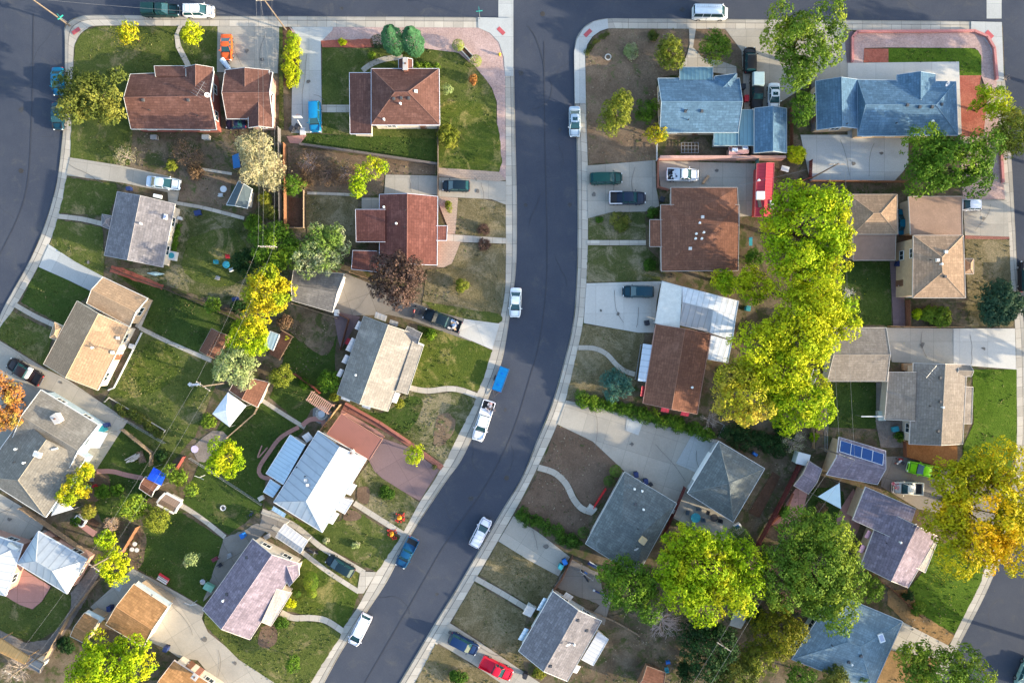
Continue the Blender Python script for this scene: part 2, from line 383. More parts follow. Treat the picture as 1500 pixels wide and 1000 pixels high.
    for bit in bits:
        kind, px, py = bit[:3]; a = bit[3] if len(bit) > 3 else 0
        d = (W(px, py, 0) - CAMP).normalized(); hit = bv.ray_cast(CAMP, d)
        if hit[0] is None: hit = (W(px, py, 3), Vector((0, 0, 1)), 0, 0)
        p = hit[0]; nz = hit[1]; nz = nz if nz.z > 0 else -nz
        if kind == 'pipe': MB().tube(p - Vector((0, 0, .1)), p + Vector((0, 0, .45)), .07, n=8).build('vent_pipe', flat('pipe_dark', (.03, .03, .035)), main)
        elif kind == 'pipe_white':
            o = MB().tube(p - Vector((0, 0, .1)), p + Vector((0, 0, .5)), .11, n=10).build('vent_pipe', flat('pipe_white', (.75, .75, .72), .5), main); MB().tube(p + Vector((0, 0, .5)), p + Vector((0, 0, .62)), .19, .1, n=10).build('cap', flat('pipe_white', (.7,) * 3), o)
        elif kind == 'vent': MB().box(tuple(p + Vector((0, 0, .08))), (.42, .42, .3), R(a), .8).build('roof_vent', flat('vent_grey', (.07, .07, .075), .5), main)
        elif kind == 'vent_pale': MB().box(tuple(p + Vector((0, 0, .1))), (.5, .5, .34), R(a), .8).build('roof_vent', flat('vent_pale', (.6, .58, .55), .5), main)
        elif kind == 'skylight':
            w, l = bit[4:6]; o = MB().box(tuple(p + Vector((0, 0, .12))), (w, l, .35), R(a)).build('skylight', flat('trim_white', (.72, .72, .7), .5), main); MB().box(tuple(p + Vector((0, 0, .31))), (w * .7, l * .7, .03), R(a)).build('pane', glass('skylight_pane', bit[6] if len(bit) > 6 else (.35, .38, .5)), o)
        elif kind == 'chimney':
            w, l, h, cm = bit[4:8]; o = MB().box(tuple(p + Vector((0, 0, h / 2 - .4))), (w, l, h + .8), R(a)).build('chimney', cm, main)
            MB().box(tuple(p + Vector((0, 0, h + .04))), (w + .14, l + .14, .1), R(a)).build('cap', flat('concrete_cap', (.4, .38, .36)), o); MB().tube(p + Vector((0, 0, h)), p + Vector((0, 0, h + .3)), .13, n=10).build('flue', flat('flue_clay', (.12, .06, .04)), o)
        elif kind == 'dish':
            o = MB().tube(p, p + Vector((0, 0, .6)), .03, n=6).build('antenna_mast', flat('metal_grey', (.3, .3, .32), .4, .6), main); e = MB(); c0 = p + Vector((.05, -.1, .65)); ax = Vector((.3, -.6, .6)).normalized(); e.tube(c0, c0 + ax * .12, .12, .38, 14, False); e.build('dish', flat('dish_white', (.65, .65, .66), .5), o)
        elif kind == 'antenna':
            m = MB(); m.tube(p, p + Vector((0, 0, 2.2)), .035, n=6); dr = Vector((math.cos(R(a)), math.sin(R(a)), 0)); pr = Vector((-dr.y, dr.x, 0)); t0 = p + Vector((0, 0, 2.1)); m.tube(t0 - dr * 1.2, t0 + dr * 1.2, .02, n=5)
            for k in range(6): l = 1.0 - .1 * k; x = t0 + dr * (-1.1 + .42 * k); m.tube(x - pr * l, x + pr * l, .012, n=5)
            m.build('antenna', flat('metal_pale', (.34, .34, .34), .4, .5), main)
        elif kind == 'solar':
            # a row of panels lying on the roof between two seen corners, n columns
            (x0, y0), (x1, y1), (x2, y2) = bit[3:6]; n = bit[6]
            P3 = []
            for x, y in ((x0, y0), (x1, y1), (x2, y2)):
                d = (W(x, y, 0) - CAMP).normalized(); h = bv.ray_cast(CAMP, d); P3.append(h[0] if h[0] else W(x, y, 3))
            o0, ux, uy = P3[0], P3[1] - P3[0], P3[2] - P3[0]; nn = ux.cross(uy).normalized(); nn = nn if nn.z > 0 else -nn
            for k in range(n):
                a0 = o0 + ux * (k / n) + nn * .08; a1 = o0 + ux * ((k + 1) / n) + nn * .08; g = ux.normalized() * .06
                pm = MB(); q = [a0 + g, a1 - g, a1 - g + uy, a0 + g + uy]; 
                if (q[1] - q[0]).cross(q[2] - q[0]).z < 0: q.reverse()
                pm.poly([p + nn * .05 for p in q]); pm.poly([p for p in reversed(q)])
                for j in range(4): u_, v_ = q[j], q[(j + 1) % 4]; pm.poly([u_, v_, v_ + nn * .05, u_ + nn * .05])
                pm.build('solar_panel', metalroof('solar_cell', (.006, .045, .16), 1.0, .2, .3), main)
            fm = MB()
            for k in range(n + 1): a0 = o0 + ux * (k / n) + nn * .1; fm.tube(a0, a0 + uy, .045, n=4)
            for s_ in (0, 1): fm.tube(o0 + uy * s_ + nn * .1, o0 + ux + uy * s_ + nn * .1, .045, n=4)
            fm.build('panel_rail', flat('rail_white', (.7, .7, .72), .4, .3), main)
        elif kind == 'awning':
            # sloping awning: centre seen, width along wall, depth, wall direction angle
            w, dp, col = bit[4:7]; z = bit[7] if len(bit) > 7 else 2.3; c0 = W(px, py, z); m = MB(); dr = Vector((math.cos(R(a)), math.sin(R(a)), 0)); pr = Vector((-dr.y, dr.x, 0))
            q = [c0 - dr * w / 2 - pr * dp / 2, c0 + dr * w / 2 - pr * dp / 2, c0 + dr * w / 2 + pr * dp / 2 + Vector((0, 0, .35)), c0 - dr * w / 2 + pr * dp / 2 + Vector((0, 0, .35))]
            m.poly(q, [((p - q[0]).dot(dr), (p - q[0]).dot(pr)) for p in q]); lo = [p - Vector((0, 0, .05)) for p in reversed(q)]; m.poly(lo, [(p.x, p.y) for p in lo])
            for j in range(4): a_, b_ = q[j], q[(j + 1) % 4]; m.poly([b_, a_, a_ - Vector((0, 0, .05)), b_ - Vector((0, 0, .05))])
            m.build('awning', col, root)
        elif kind == 'box': w, l, h, cm = bit[4:8]; MB().box(tuple(p + Vector((0, 0, h / 2))), (w, l, h), R(a)).build('roof_cooler', cm, main, bevel=.04)
    return root
# ---------------------------------------------------------------- plants
def leaf_obj(name, P, Nn, size, mat, parent, jitter=.35):
    n = len(P); size = size * .78; t = RNG.normal(size=(n, 3)); Nn = Nn + RNG.normal(scale=.42, size=(n, 3)); Nn /= np.linalg.norm(Nn, axis=1)[:, None] + 1e-9
    t -= (t * Nn).sum(1)[:, None] * Nn; t /= np.linalg.norm(t, axis=1)[:, None] + 1e-9; b = np.cross(Nn, t)
    s = (size * (1 + RNG.uniform(-jitter, jitter, n)))[:, None] / 2
    V = np.stack([P + t * s, P + b * s * .8, P - t * s, P - b * s * .8], 1).reshape(-1, 3); off = world_loc(parent) if parent is not None else Vector()
    V -= np.array(off)
    me = bpy.data.meshes.new(name); me.vertices.add(4 * n); me.vertices.foreach_set('co', V.astype(np.float32).ravel())
    me.loops.add(4 * n); me.loops.foreach_set('vertex_index', np.arange(4 * n, dtype=np.int32)); me.polygons.add(n); me.polygons.foreach_set('loop_start', np.arange(0, 4 * n, 4, dtype=np.int32))
    me.update(calc_edges=True); me.materials.append(mat); o = bpy.data.objects.new(name, me); COL.objects.link(o)
    if parent is not None: o.parent = parent
    return o
def clumps(lobes, leaf, dens=1.0, cs=.30, cmin=.28, cmax=1.0, fill=1.0):
    """leaf positions: each lobe (x,y,z,rx,ry,rz) carries rounded sprays spread evenly over its shell, each spray thick with leaves"""
    P = []; Q = []; C = []
    for (x, y, z, rx, ry, rz) in lobes:
        r = (rx * ry * rz) ** (1 / 3); r0 = min(cmax, max(cmin, cs * r)); n = max(7, int(3.5 * fill * (math.sqrt(rx * ry) / r0) ** 2)); ph = RNG.random() * 6.3
        for i in range(n + n // 5):
            if i < n: u = 1 - 1.32 * (i + .5) / n; a = ph + i * 2.39996; k = RNG.uniform(.76, 1.12)
            else: u = RNG.uniform(-.2, .8); a = RNG.random() * 6.3; k = RNG.uniform(.3, .7)
            a += RNG.normal(0, .22); u = min(1, max(-1, u + RNG.normal(0, .07))); h = math.sqrt(1 - u * u); d = np.array([h * math.cos(a), h * math.sin(a), u])
            c = np.array([x + d[0] * rx * k, y + d[1] * ry * k, z + d[2] * rz * k]); rc = r0 * RNG.uniform(.45, 1.35); C.append((c, rc))
            m = max(5, int(dens * 15.5 * rc * rc / (leaf * leaf))); v = RNG.normal(size=(m, 3)) + d * .55; v[:, 2] = np.abs(v[:, 2]) - .45 * RNG.random(m); v /= np.linalg.norm(v, axis=1)[:, None]
            rad = rc * RNG.uniform(.72, 1.08, m)[:, None] * (1 + .18 * np.sin(v[:, :1] * 7 + v[:, 1:2] * 6 + i)); P.append(c + v * rad * np.array([1, 1, .8])); Q.append(v * 1.3 + d * .2)
    return np.concatenate(P), np.concatenate(Q), C
def limbs(root, base, C, h, r0, mat, n=9, vis=0):
    m = MB(); top = base + Vector((0, 0, h * .42)); m.tube(base - Vector((0, 0, .15)), top, r0, r0 * .72, 9); idx = RNG.permutation(len(C))[:n]
    for k in idx:
        c = Vector(C[k][0]); a = base + Vector((0, 0, h * random.uniform(.25, .42))); mid = a.lerp(c, .5) + Vector((0, 0, h * .06)); m.tube(a, mid, r0 * .42, r0 * .26, 6, False); m.tube(mid, c, r0 * .26, r0 * .07, 5, False)
    return m.build('trunk', mat, root, smooth=True)
BARK = lambda: flat('bark', (.09, .065, .045), .9, var=.3, scale=4)
BARKP = lambda: flat('bark_pale', (.42, .38, .33), .9, var=.2, scale=4)
def tree(label, px, py, r, h, mat, name='tree', cat='tree', leaf=.34, dens=.75, extra=(), sx=1.0, sy=1.0, group=None, lob=8, gap=0.0, bark=None, fill=1.0, ang=0):
    """r: crown radius in photo pixels as seen; extra: more lobes (px,py,r)"""
    zc = h * .62; k = S * (CAM_H - zc) / CAM_H; c = W(px, py, zc); Rr = r * k * .95; rz = h * .36
    base = W(px, py, zc); base.z = 0; root = thing(name, label, cat, (base.x, base.y, 0), group)
    L = [(c.x, c.y, zc, Rr * .58 * sx, Rr * .58 * sy, rz)]; n = int(lob * 1.5); a0 = random.random() * 6
    for i in range(n):
        a = a0 + 2 * math.pi * i / n + random.uniform(-.25, .25); f = random.uniform(.44, .82) * (1 - gap * random.random()); s_ = random.uniform(.18, .40)
        L.append((c.x + math.cos(a) * Rr * f * sx, c.y + math.sin(a) * Rr * f * sy, zc + rz * random.uniform(-.45, .3), Rr * s_ * (.5 + .5 * sx), Rr * s_ * (.5 + .5 * sy), rz * random.uniform(.4, .62)))
    if ang:
        ca, sa = math.cos(R(ang)), math.sin(R(ang)); L = [(c.x + (l[0] - c.x) * ca - (l[1] - c.y) * sa, c.y + (l[0] - c.x) * sa + (l[1] - c.y) * ca) + l[2:] for l in L]
    for (ex, ey, er) in extra:
        e = W(ex, ey, zc); q = er * k; L.append((e.x, e.y, zc + random.uniform(-.1, .1) * rz, q, q, min(rz * .8, q * .9)))
    P, Q, C = clumps(L, leaf, dens, fill=fill)
    P[:, 2] = np.maximum(P[:, 2], .25); leaf_obj('crown', P, Q, leaf, mat, root)
    limbs(root, base, C, h, max(.1, h * .028), bark or BARK(), n=max(5, int(r / 3)))
    return root
def shrub(label, px, py, r, h, mat, name='shrub', cat='shrub', leaf=.2, sx=1, sy=1, dens=1.0, group=None, ball=False):
    k = S * (CAM_H - h * .6) / CAM_H; c = W(px, py, h * .6); Rr = r * k; root = thing(name, label, cat, (c.x, c.y, 0), group)
    if ball:
        leaf *= .7; n = int(70 * Rr * Rr / (leaf * leaf) * .3) + 60; v = RNG.normal(size=(n, 3)); v[:, 2] = np.abs(v[:, 2]) - .3 * RNG.random(n); v /= np.linalg.norm(v, axis=1)[:, None]
        P = np.array([c.x, c.y, h * .5]) + v * np.array([Rr * sx, Rr * sy, h * .5]) * RNG.uniform(.86, 1.04, n)[:, None]; Q = v * 2
    else:
        L = [(c.x, c.y, h * .5, Rr * .7 * sx, Rr * .7 * sy, h * .42)]
        for i in range(5): a = random.random() * 6.3; L.append((c.x + math.cos(a) * Rr * .55 * sx, c.y + math.sin(a) * Rr * .55 * sy, h * random.uniform(.3, .6), Rr * .42, Rr * .42, h * .32))
        P, Q, _ = clumps(L, leaf, dens, cs=.35, cmin=.18)
    P[:, 2] = np.maximum(P[:, 2], .05); leaf_obj('foliage', P, Q, leaf, mat, root)
    m = MB()
    for i in range(4): a = i * 1.6; m.tube((c.x, c.y, -.03), (c.x + math.cos(a) * Rr * .3, c.y + math.sin(a) * Rr * .3, h * .55), .045, .02, 5)
    m.build('stem', BARK(), root); return root
def conifer(label, px, py, r, h, mat, leaf=.24, round_=False, name='conifer', cat='tree', dens=1.0):
    zc = h * .45; c = W(px, py, zc); root = thing(name, label, cat, (c.x, c.y, 0)); k = S * (CAM_H - zc) / CAM_H; Rr = r * k
    n = int(dens * 60 * Rr * max(h * .7, Rr) / (leaf * leaf) * .45); u = RNG.random(n) ** .8
    a = RNG.uniform(0, 2 * math.pi, n)
    if round_: rad = Rr * np.sin(np.pi * np.clip(.12 + u * .86, 0, 1)) ** .7
    else: rad = Rr * (1 - u) ** .8 * (1 + .16 * np.sin(a * 9 + u * 40))
    rad *= RNG.uniform(.8, 1.06, n) * (1 + .07 * np.sin(a * 5 + u * 17)); z = .2 + u * (h - .2); P = np.stack([c.x + np.cos(a) * rad, c.y + np.sin(a) * rad, z], 1); Q = np.stack([np.cos(a), np.sin(a), np.full(n, 1.3)], 1) * 1.3
    leaf_obj('crown', P, Q, leaf, mat, root); MB().tube((c.x, c.y, -.1), (c.x, c.y, h * .9), h * .03, .02, 8).build('trunk', BARK(), root); return root
def hedge(label, line, width, h, mat, leaf=.22, name='hedge', cat='hedge', dens=1.0, group=None):
    """a row of growth along a line (photo pixels), width in pixels"""
    c = resample(catmull(line, 6) if len(line) > 2 else line, 40); mid = W(*c[20]); root = thing(name, label, cat, (mid.x, mid.y, 0), group); L = []; ln = sum(math.dist(a, b) for a, b in zip(c, c[1:])) * S; w = width * S / 2
    for i in range(max(3, int(ln / (w * .75)))):
        p = c[min(39, int(40 * (i + .5) / max(3, int(ln / (w * .75)))))]; q = W(p[0] + random.uniform(-.2, .2) * width, p[1] + random.uniform(-.2, .2) * width, h * .5); L.append((q.x, q.y, h * .45, w * random.uniform(.65, .95), w * random.uniform(.65, .95), h * random.uniform(.35, .55)))
    P, Q, C = clumps(L, leaf, dens, cs=.4, cmin=.2, cmax=.6); P[:, 2] = np.maximum(P[:, 2], .05); leaf_obj('foliage', P, Q, leaf, mat, root)
    m = MB()
    for l in L: m.tube((l[0], l[1], -.03), (l[0], l[1], h * .5), .05, .02, 5)
    m.build('stem', BARK(), root); return root
def bare(label, px, py, r, h, mat, name='bare_tree', cat='tree', n=26, flow=None, leaf=.16, thick=.07, group=None, ang=None, spread=1.0):
    """a leafless or thin crown: real forking twigs"""
    zc = h * .6; c = W(px, py, zc); root = thing(name, label, cat, (c.x, c.y, 0), group); k = S * (CAM_H - zc) / CAM_H; Rr = r * k; m = MB(); tips = []
    def grow(p, d, l, rad, dep):
        q = p + d * l; m.tube(p, q, rad, rad * .6, 5 if dep < 2 else 4, False)
        if dep >= 3: tips.append(q); return
        for _ in range(3 if dep < 2 else 4):
            e = (d + Vector((random.gauss(0, .55), random.gauss(0, .55), random.gauss(0, .3)))).normalized(); grow(p.lerp(q, random.uniform(.45, 1)), e, l * random.uniform(.55, .8), rad * .55, dep + 1)
    b = Vector((c.x, c.y, 0)); m.tube(b - Vector((0, 0, .1)), b + Vector((0, 0, h * .2)), thick * 1.6, thick * 1.2, 7)
    for i in range(max(4, n // 5)):
        a = 2 * math.pi * i / max(4, n // 5) + random.uniform(-.4, .4) if ang is None else R(ang + random.uniform(-28, 28))
        grow(b + Vector((0, 0, h * .17)), Vector((math.cos(a) * spread, math.sin(a) * spread, random.uniform(.35, 1.2) * h / max(h, Rr * 2) * 1.4)).normalized(), Rr * .42, thick * .8, 0)
    m.build('trunk', mat, root)
    if flow:
        P = []
        for t in tips: P.append(np.array(t) + RNG.normal(scale=Rr * .09, size=(flow[1], 3)))
        P = np.concatenate(P); leaf_obj('crown', P, RNG.normal(size=P.shape) + [0, 0, 1], leaf, flow[0], root)
    return root
# ---------------------------------------------------------------- fences, poles, wires
def fence(label, line, h, mat, kind='board', cat='fence', postm=None, group=None, step=2.4, rail=.05):
    h *= .78 if kind != 'wall' else 1
    P = [W(x, y, 0) for x, y in line]; root = thing('fence', label, cat, tuple(P[0]), group); pm = postm or mat
    m = MB(); posts = []
    for a, b in zip(P, P[1:]):
        L = (b - a).length; d = (b - a).normalized(); ang = math.atan2(d.y, d.x); n = max(1, round(L / step)); out = Vector((-d.y, d.x, 0))
        for i in range(n + 1): posts.append(a.lerp(b, i / n))
        if kind == 'board':
            q = int(L / .16)
            for i in range(q):
                c = a.lerp(b, (i + .5) / q) + out * (.035 if i % 2 else .05); hh = h * random.uniform(.975, 1.01); m.box((c.x, c.y, hh / 2 + .05), (.145, .022, hh), ang)
            for z in (h * .2, h * .8): c = (a + b) / 2; m.box((c.x, c.y, z), (L, .05, .09), ang)
        elif kind == 'chain':
            for z in (h, h * .5, .12): m.tube(a + Vector((0, 0, z)), b + Vector((0, 0, z)), .022, n=5)
            q = int(L / .35)
            for i in range(q): u = a.lerp(b, i / q); v = a.lerp(b, (i + 1) / q); m.tube(u + Vector((0, 0, .1)), v + Vector((0, 0, h)), .006, n=3, caps=False); m.tube(v + Vector((0, 0, .1)), u + Vector((0, 0, h)), .006, n=3, caps=False)
        elif kind == 'wall': c = (a + b) / 2; m.box((c.x, c.y, h / 2), (L, rail, h), ang)
        elif kind == 'rail':
            for z in (h, h * .6, h * .25): c = (a + b) / 2; m.box((c.x, c.y, z), (L, .04, .1), ang)
    m.build('panel' if kind != 'wall' else 'wall_body', mat, root)
    if kind != 'wall':
        seen = None; o0 = None
        for p in posts:
            if seen is not None and (p - seen).length < .3: continue
            seen = p; w = .1 if kind != 'chain' else .05
            if o0 is None: o0 = MB().box((p.x, p.y, (h + .1) / 2), (w, w, h + .1)).build('post', pm, root); p0 = p
            else: o = o0.copy(); COL.objects.link(o); o.parent = root; o.location = (p.x - p0.x, p.y - p0.y, 0)
    else:
        c = MB()
        for a, b in zip(P, P[1:]): d = (b - a); q = (a + b) / 2; c.box((q.x, q.y, h + .03), (d.length + .05, rail + .08, .06), math.atan2(d.y, d.x))
        c.build('coping', pm, root)
    return root
def wire(label, a, b, sag=.5, r=.011, group='overhead wires'):
    a = Vector(a); b = Vector(b); m = MB(); n = 10; pr = None
    for i in range(n + 1):
        t = i / n; p = a.lerp(b, t) - Vector((0, 0, sag * 4 * t * (1 - t)))
        if pr is not None: m.tube(pr, p, r, n=4, caps=False)
        pr = p
    return tag(m.build('overhead_wire', flat('wire_grey', (.2, .2, .2), .5), origin=a), label, 'wire', group)
def pole(label, px, py, h, armdir=0, arms=1):
    b = W(px, py, 0); root = thing('utility_pole', label, 'utility pole', tuple(b), 'utility poles along the back lots'); wd = flat('pole_wood', (.15, .12, .095), .9)
    MB().tube(b - Vector((0, 0, .1)), b + Vector((0, 0, h)), .13, .085, 9).build('pole', wd, root); d = Vector((math.cos(R(armdir)), math.sin(R(armdir)), 0)); ends = []
    for k in range(arms):
        z = h - .35 - .9 * k; c = b + Vector((0, 0, z)); arm = MB().box(tuple(c + Vector((0, .0, .0))), (2.4, .11, .13), R(armdir)).build('crossarm', flat('arm_wood', (.3, .25, .2), .9), root)
        for t in (-1.1, -.45, .45, 1.1):
            q = c + d * t; MB().tube(q + Vector((0, 0, .06)), q + Vector((0, 0, .22)), .05, .03, 7).build('insulator', flat('insulator', (.5, .5, .48), .3), arm); ends.append(q + Vector((0, 0, .22)))
    return ends
# ---------------------------------------------------------------- vehicles
KIND = {  # length, width, height, belt, hood z, trunk z, cabin (rear base, rear top, front top, front base) as share of length from the middle
 'sedan': (4.6, 1.78, 1.42, .93, .80, .92, (-.36, -.2, .06, .25)), 'hatch': (4.1, 1.75, 1.48, .95, .82, .95, (-.47, -.36, .1, .29)),
 'suv': (4.7, 1.86, 1.72, 1.08, .98, 1.08, (-.485, -.42, .10, .26)), 'wagon': (4.8, 1.85, 1.6, 1.0, .88, 1.0, (-.485, -.42, .08, .25)),
 'van': (5.4, 1.98, 2.1, 1.25, 1.1, 1.25, (-.49, -.475, .27, .38)), 'minivan': (5.0, 1.92, 1.75, 1.08, .92, 1.08, (-.485, -.44, .15, .34)),
 'pickup': (5.6, 1.92, 1.78, 1.1, 1.02, .62, (-.10, -.07, .11, .235)), 'crewcab': (6.0, 1.98, 1.85, 1.15, 1.08, .62, (-.14, -.115, .13, .25)), 'coupe': (4.4, 1.75, 1.3, .88, .8, .88, (-.36, -.16, .02, .2))}
def car(name, label, cat, px, py, hx, hy, kind, col, L=None, group='parked vehicles', extra=(), z0=0.0, wid=None, roofc=None, nowin=False):
    """centre px,py; the nose points towards (hx,hy) in the picture"""
    Lk, Wd, H, belt, hood, trunk, (rb, rt, ft, fb) = KIND[kind]; L = L or Lk; Wd = wid or Wd
    c = W(px, py, .8 + z0); a = math.atan2(-(hy - py), hx - px)
    root = thing(name, label, cat, (c.x, c.y, z0), group, a); LOCAL.add(root.name); pm = paint(col); gm = glass('car_glass', (.012, .05, .06)); bk = flat('rubber_black', (.012, .012, .013), .8, var=.05); w = Wd / 2
    bed = kind in ('pickup', 'crewcab'); gap = flat('panel_gap', (.01, .01, .012), .8, var=0)
    st = [(-.5, .80), (-.485, .90), (-.44, .97), (-.3, 1.0), (0, 1.0), (.3, .985), (.40, .95), (.455, .88), (.485, .78), (.5, .64)]
    zs = lambda t: (trunk if t < rb else belt if t < fb else belt - (belt - hood) * .35 - (hood - .12 - (belt - (belt - hood) * .35) + 0) * 0 - ((t - fb) / (.5 - fb)) ** 1.6 * (belt * .25))
    xs = sorted(set([t for t, _ in st] + [rb, rb + .004, fb, fb + .004])); rows = []
    for t in xs:
        f = np.interp(t, [s_[0] for s_ in st], [s_[1] for s_ in st]); y = w * f; zt = zs(t)
        if t <= -.495 or t >= .495: zt -= .08
        zb = .22 if -.47 < t < .47 else .3
        rows.append([(t * L, s_ * yy, z) for s_ in (-1, 1) for yy, z in ((y * .85, zb), (y * .98, zb + .12), (y, .45 + .05), (y * .985, min(zt - .12, .75)), (y * .93, zt - .04), (y * .80, zt), (y * .4, zt + .03))])
    m = MB(); n = 7
    for r in rows: m.v += r[:n][::1] + list(reversed(r[n:]))
    for i in range(len(rows) - 1):
        for j in range(13): p = i * 14 + j; m.f.append([p, p + 14, p + 15, p + 1][::-1])
        m.f.append([i * 14 + 13, i * 14, (i + 1) * 14, (i + 1) * 14 + 13])
    m.f.append(list(range(14))); m.f.append([(len(rows) - 1) * 14 + 13 - j for j in range(14)])
    body = m.build('body', pm, root, smooth=True); b = body.modifiers.new('edge', 'EDGE_SPLIT'); b.split_angle = R(35)
    wb, wt = w * .88, w * .70; zr = H - .04
    B = [(rb * L, wb, belt - .02), (fb * L, wb, belt - .02)]; T = [(rt * L, wt, zr), (ft * L, wt, zr)]
    def q(pts, nm, mat, par=root):
        mm = MB(); mm.poly(pts); return mm.build(nm, mat, par)
    if not nowin:
        q([(B[1][0], -wb * .96, B[1][2]), (B[1][0], wb * .96, B[1][2]), (T[1][0], wt, zr), (T[1][0], -wt, zr)], 'windshield', gm)
        q([(B[0][0], wb * .96, B[0][2]), (B[0][0], -wb * .96, B[0][2]), (T[0][0], -wt, zr), (T[0][0], wt, zr)], 'rear_window', gm)
        for s_ in (1, -1):
            p = [(B[1][0], s_ * wb, B[1][2]), (B[0][0], s_ * wb, B[0][2]), (T[0][0], s_ * wt, zr), (T[1][0], s_ * wt, zr)]; q(p if s_ > 0 else p[::-1], 'side_window', gm)
    r_ = MB(); x0, x1 = T[0][0] - .05, T[1][0] + .04; ys = [-wt - .05, -wt * .6, 0, wt * .6, wt + .05]; zz = [zr - .03, zr + .025, zr + .04, zr + .025, zr - .03]; xx = [x0, x0 + .18, (x0 + x1) / 2, x1 - .18, x1]; zx = [-.035, 0, .012, 0, -.04]
    for i, x in enumerate(xx):
        for j, y in enumerate(ys): r_.v.append((x, y * (1 if 0 < i < 4 else .95), zz[j] + zx[i]))
    for i in range(4):
        for j in range(4): k = i * 5 + j; r_.f.append([k, k + 5, k + 6, k + 1])
    for s_ in (1, -1):
        for u, v in ((B[1], T[1]), (B[0], T[0])): r_.tube((u[0], s_ * u[1] * .98, u[2]), (v[0], s_ * v[1], v[2]), .045, n=5)
        xm = (T[0][0] + T[1][0]) / 2
        for xq in ([xm] if L < 4.9 or bed else [xm - .7, xm + .5]): r_.tube((xq, s_ * wb, belt - .02), (xq, s_ * wt, zr), .05, n=5)
    r_.build('roof_panel', paint(roofc) if roofc else pm, root, smooth=True)
    for sx in (-.31, .30):
        for s_ in (1, -1):
            t = MB().tube((sx * L, s_ * (w - .23), .33), (sx * L, s_ * (w + .005), .33), .335, n=16).build('wheel', bk, root); MB().tube((sx * L, s_ * (w - .05), .33), (sx * L, s_ * (w + .015), .33), .2, n=12).build('rim', flat('rim_metal', (.45, .45, .46), .3, .8), t)
    for s_ in (1, -1):
        MB().box((.478 * L, s_ * w * .62, hood * .74), (.16, .34, .16), -s_ * .35).build('headlight', flat('lamp_clear', (.7, .72, .72), .15, spec=.6), root, bevel=.03)
        MB().box((-.492 * L, s_ * w * .74, (belt if not bed else .9) * .82), (.07, .24, .2), 0).build('tail_light', flat('lamp_red', (.35, .01, .012), .3), root)
        MB().box((fb * L - .22, s_ * (w + .09), belt + .05), (.12, .2, .14), 0).build('mirror', pm, root, bevel=.03)
    for sx, nm in ((.5, 'front_bumper'), (-.5, 'rear_bumper')): MB().box((sx * L * .995, 0, .42), (.12, w * 1.5, .2)).build(nm, flat('bumper_grey', (.05, .05, .055), .5) if not bed else flat('bumper_chrome', (.5, .5, .5), .25, .9), root, bevel=.04)
    pg = MB(); zh = belt - (belt - hood) * .35
    for s_ in (1, -1): pg.box(((fb + .47) / 2 * L, s_ * w * .74, (zh + hood) / 2 + .0), ((.45 - fb) * L, .03, .16)); pg.tube(((rt + ft) / 2 * L, s_ * w * .995, .35), ((rt + ft) / 2 * L, s_ * w * .97, belt - .05), .018, n=4)
    pg.box((.455 * L, 0, hood - .06), (.03, w * 1.4, .1))
    if not bed and rb > -.45: pg.box((rb * L - .04, 0, belt + .02), (.03, w * 1.3, .03))
    pg.build('panel_gap', gap, root)
    MB().box((.497 * L, 0, hood * .72), (.05, w * .8, .16)).build('grille', gap, root)
    MB().box((fb * L + .04, 0, belt + .01), (.1, w * 1.5, .04)).build('wiper_cowl', gap, root)
    if bed:
        x0, x1 = -.495 * L, rb * L - .05; bb = MB(); xm = (x0 + x1) / 2
        for s_ in (1, -1): bb.box((xm, s_ * (w * .93), .86), (x1 - x0, .1, .5))
        bb.box((x0 + .05, 0, .86), (.08, w * 1.82, .48)); bb.box((x1 - .03, 0, .86), (.06, w * 1.8, .5)); bb.build('bed', pm, root, bevel=.02)
        MB().box((xm, 0, .68), (x1 - x0 - .1, w * 1.72, .04)).build('bed_floor', flat('bedliner', (.03, .03, .032), .8) if 'paintbed' not in extra else pm, root)
        if 'rails' in extra:
            for s_ in (1, -1): MB().box((xm, s_ * w * .93, 1.14), (x1 - x0, .11, .05)).build('bed_rail', flat('rail_white', (.7, .7, .72), .4), root)
            MB().box((x0 + .05, 0, 1.14), (.11, w * 1.8, .05)).build('bed_rail', flat('rail_white', (.7, .7, .72), .4), root)
        if 'cap' in extra:
            MB().box((xm, 0, 1.4), (x1 - x0, w * 1.86, .62), 0, .9).build('bed_cap', paint(extra[-1]) if isinstance(extra[-1], tuple) else pm, root, bevel=.07)
        if 'tonneau' in extra: MB().box((xm, 0, 1.12), (x1 - x0, w * 1.86, .05)).build('bed_cover', flat('vinyl_black', (.02, .02, .022), .6), root, bevel=.02)
    if 'rack' in extra:
        k = MB(); 
        for s_ in (1, -1): k.tube((rt * L + .2, s_ * wt * .9, zr + .1), (ft * L - .2, s_ * wt * .9, zr + .1), .025, n=5)
        for t in (.2, .5, .8): x = (rt + (ft - rt) * t) * L; k.tube((x, -wt * .95, zr + .1), (x, wt * .95, zr + .1), .02, n=5)
        k.build('roof_rack', flat('rack_metal', (.4, .4, .42), .4, .5), root)
    if 'ladder' in extra:
        k = MB(); 
        for y in (-.12, .28): k.tube((rt * L + .1, y + .3, zr + .16), (ft * L - .3, y + .3, zr + .16), .03, n=5)
        for i in range(10): x = rt * L + .3 + i * .33; k.tube((x, .18, zr + .16), (x, .58, zr + .16), .02, n=4)
        k.tube((rt * L + .05, -w * .85, zr + .14), (ft * L, -w * .85, zr + .14), .04, n=6); k.build('ladder_rack', flat('rack_grey', (.5, .52, .55), .4, .5), root)
    if 'sunroof' in extra: MB().box(((rt + ft) / 2 * L + .1, 0, zr + .035), (.5, .75, .03)).build('sunroof', gm, root)
    if 'redbed' in extra: pass
    return root
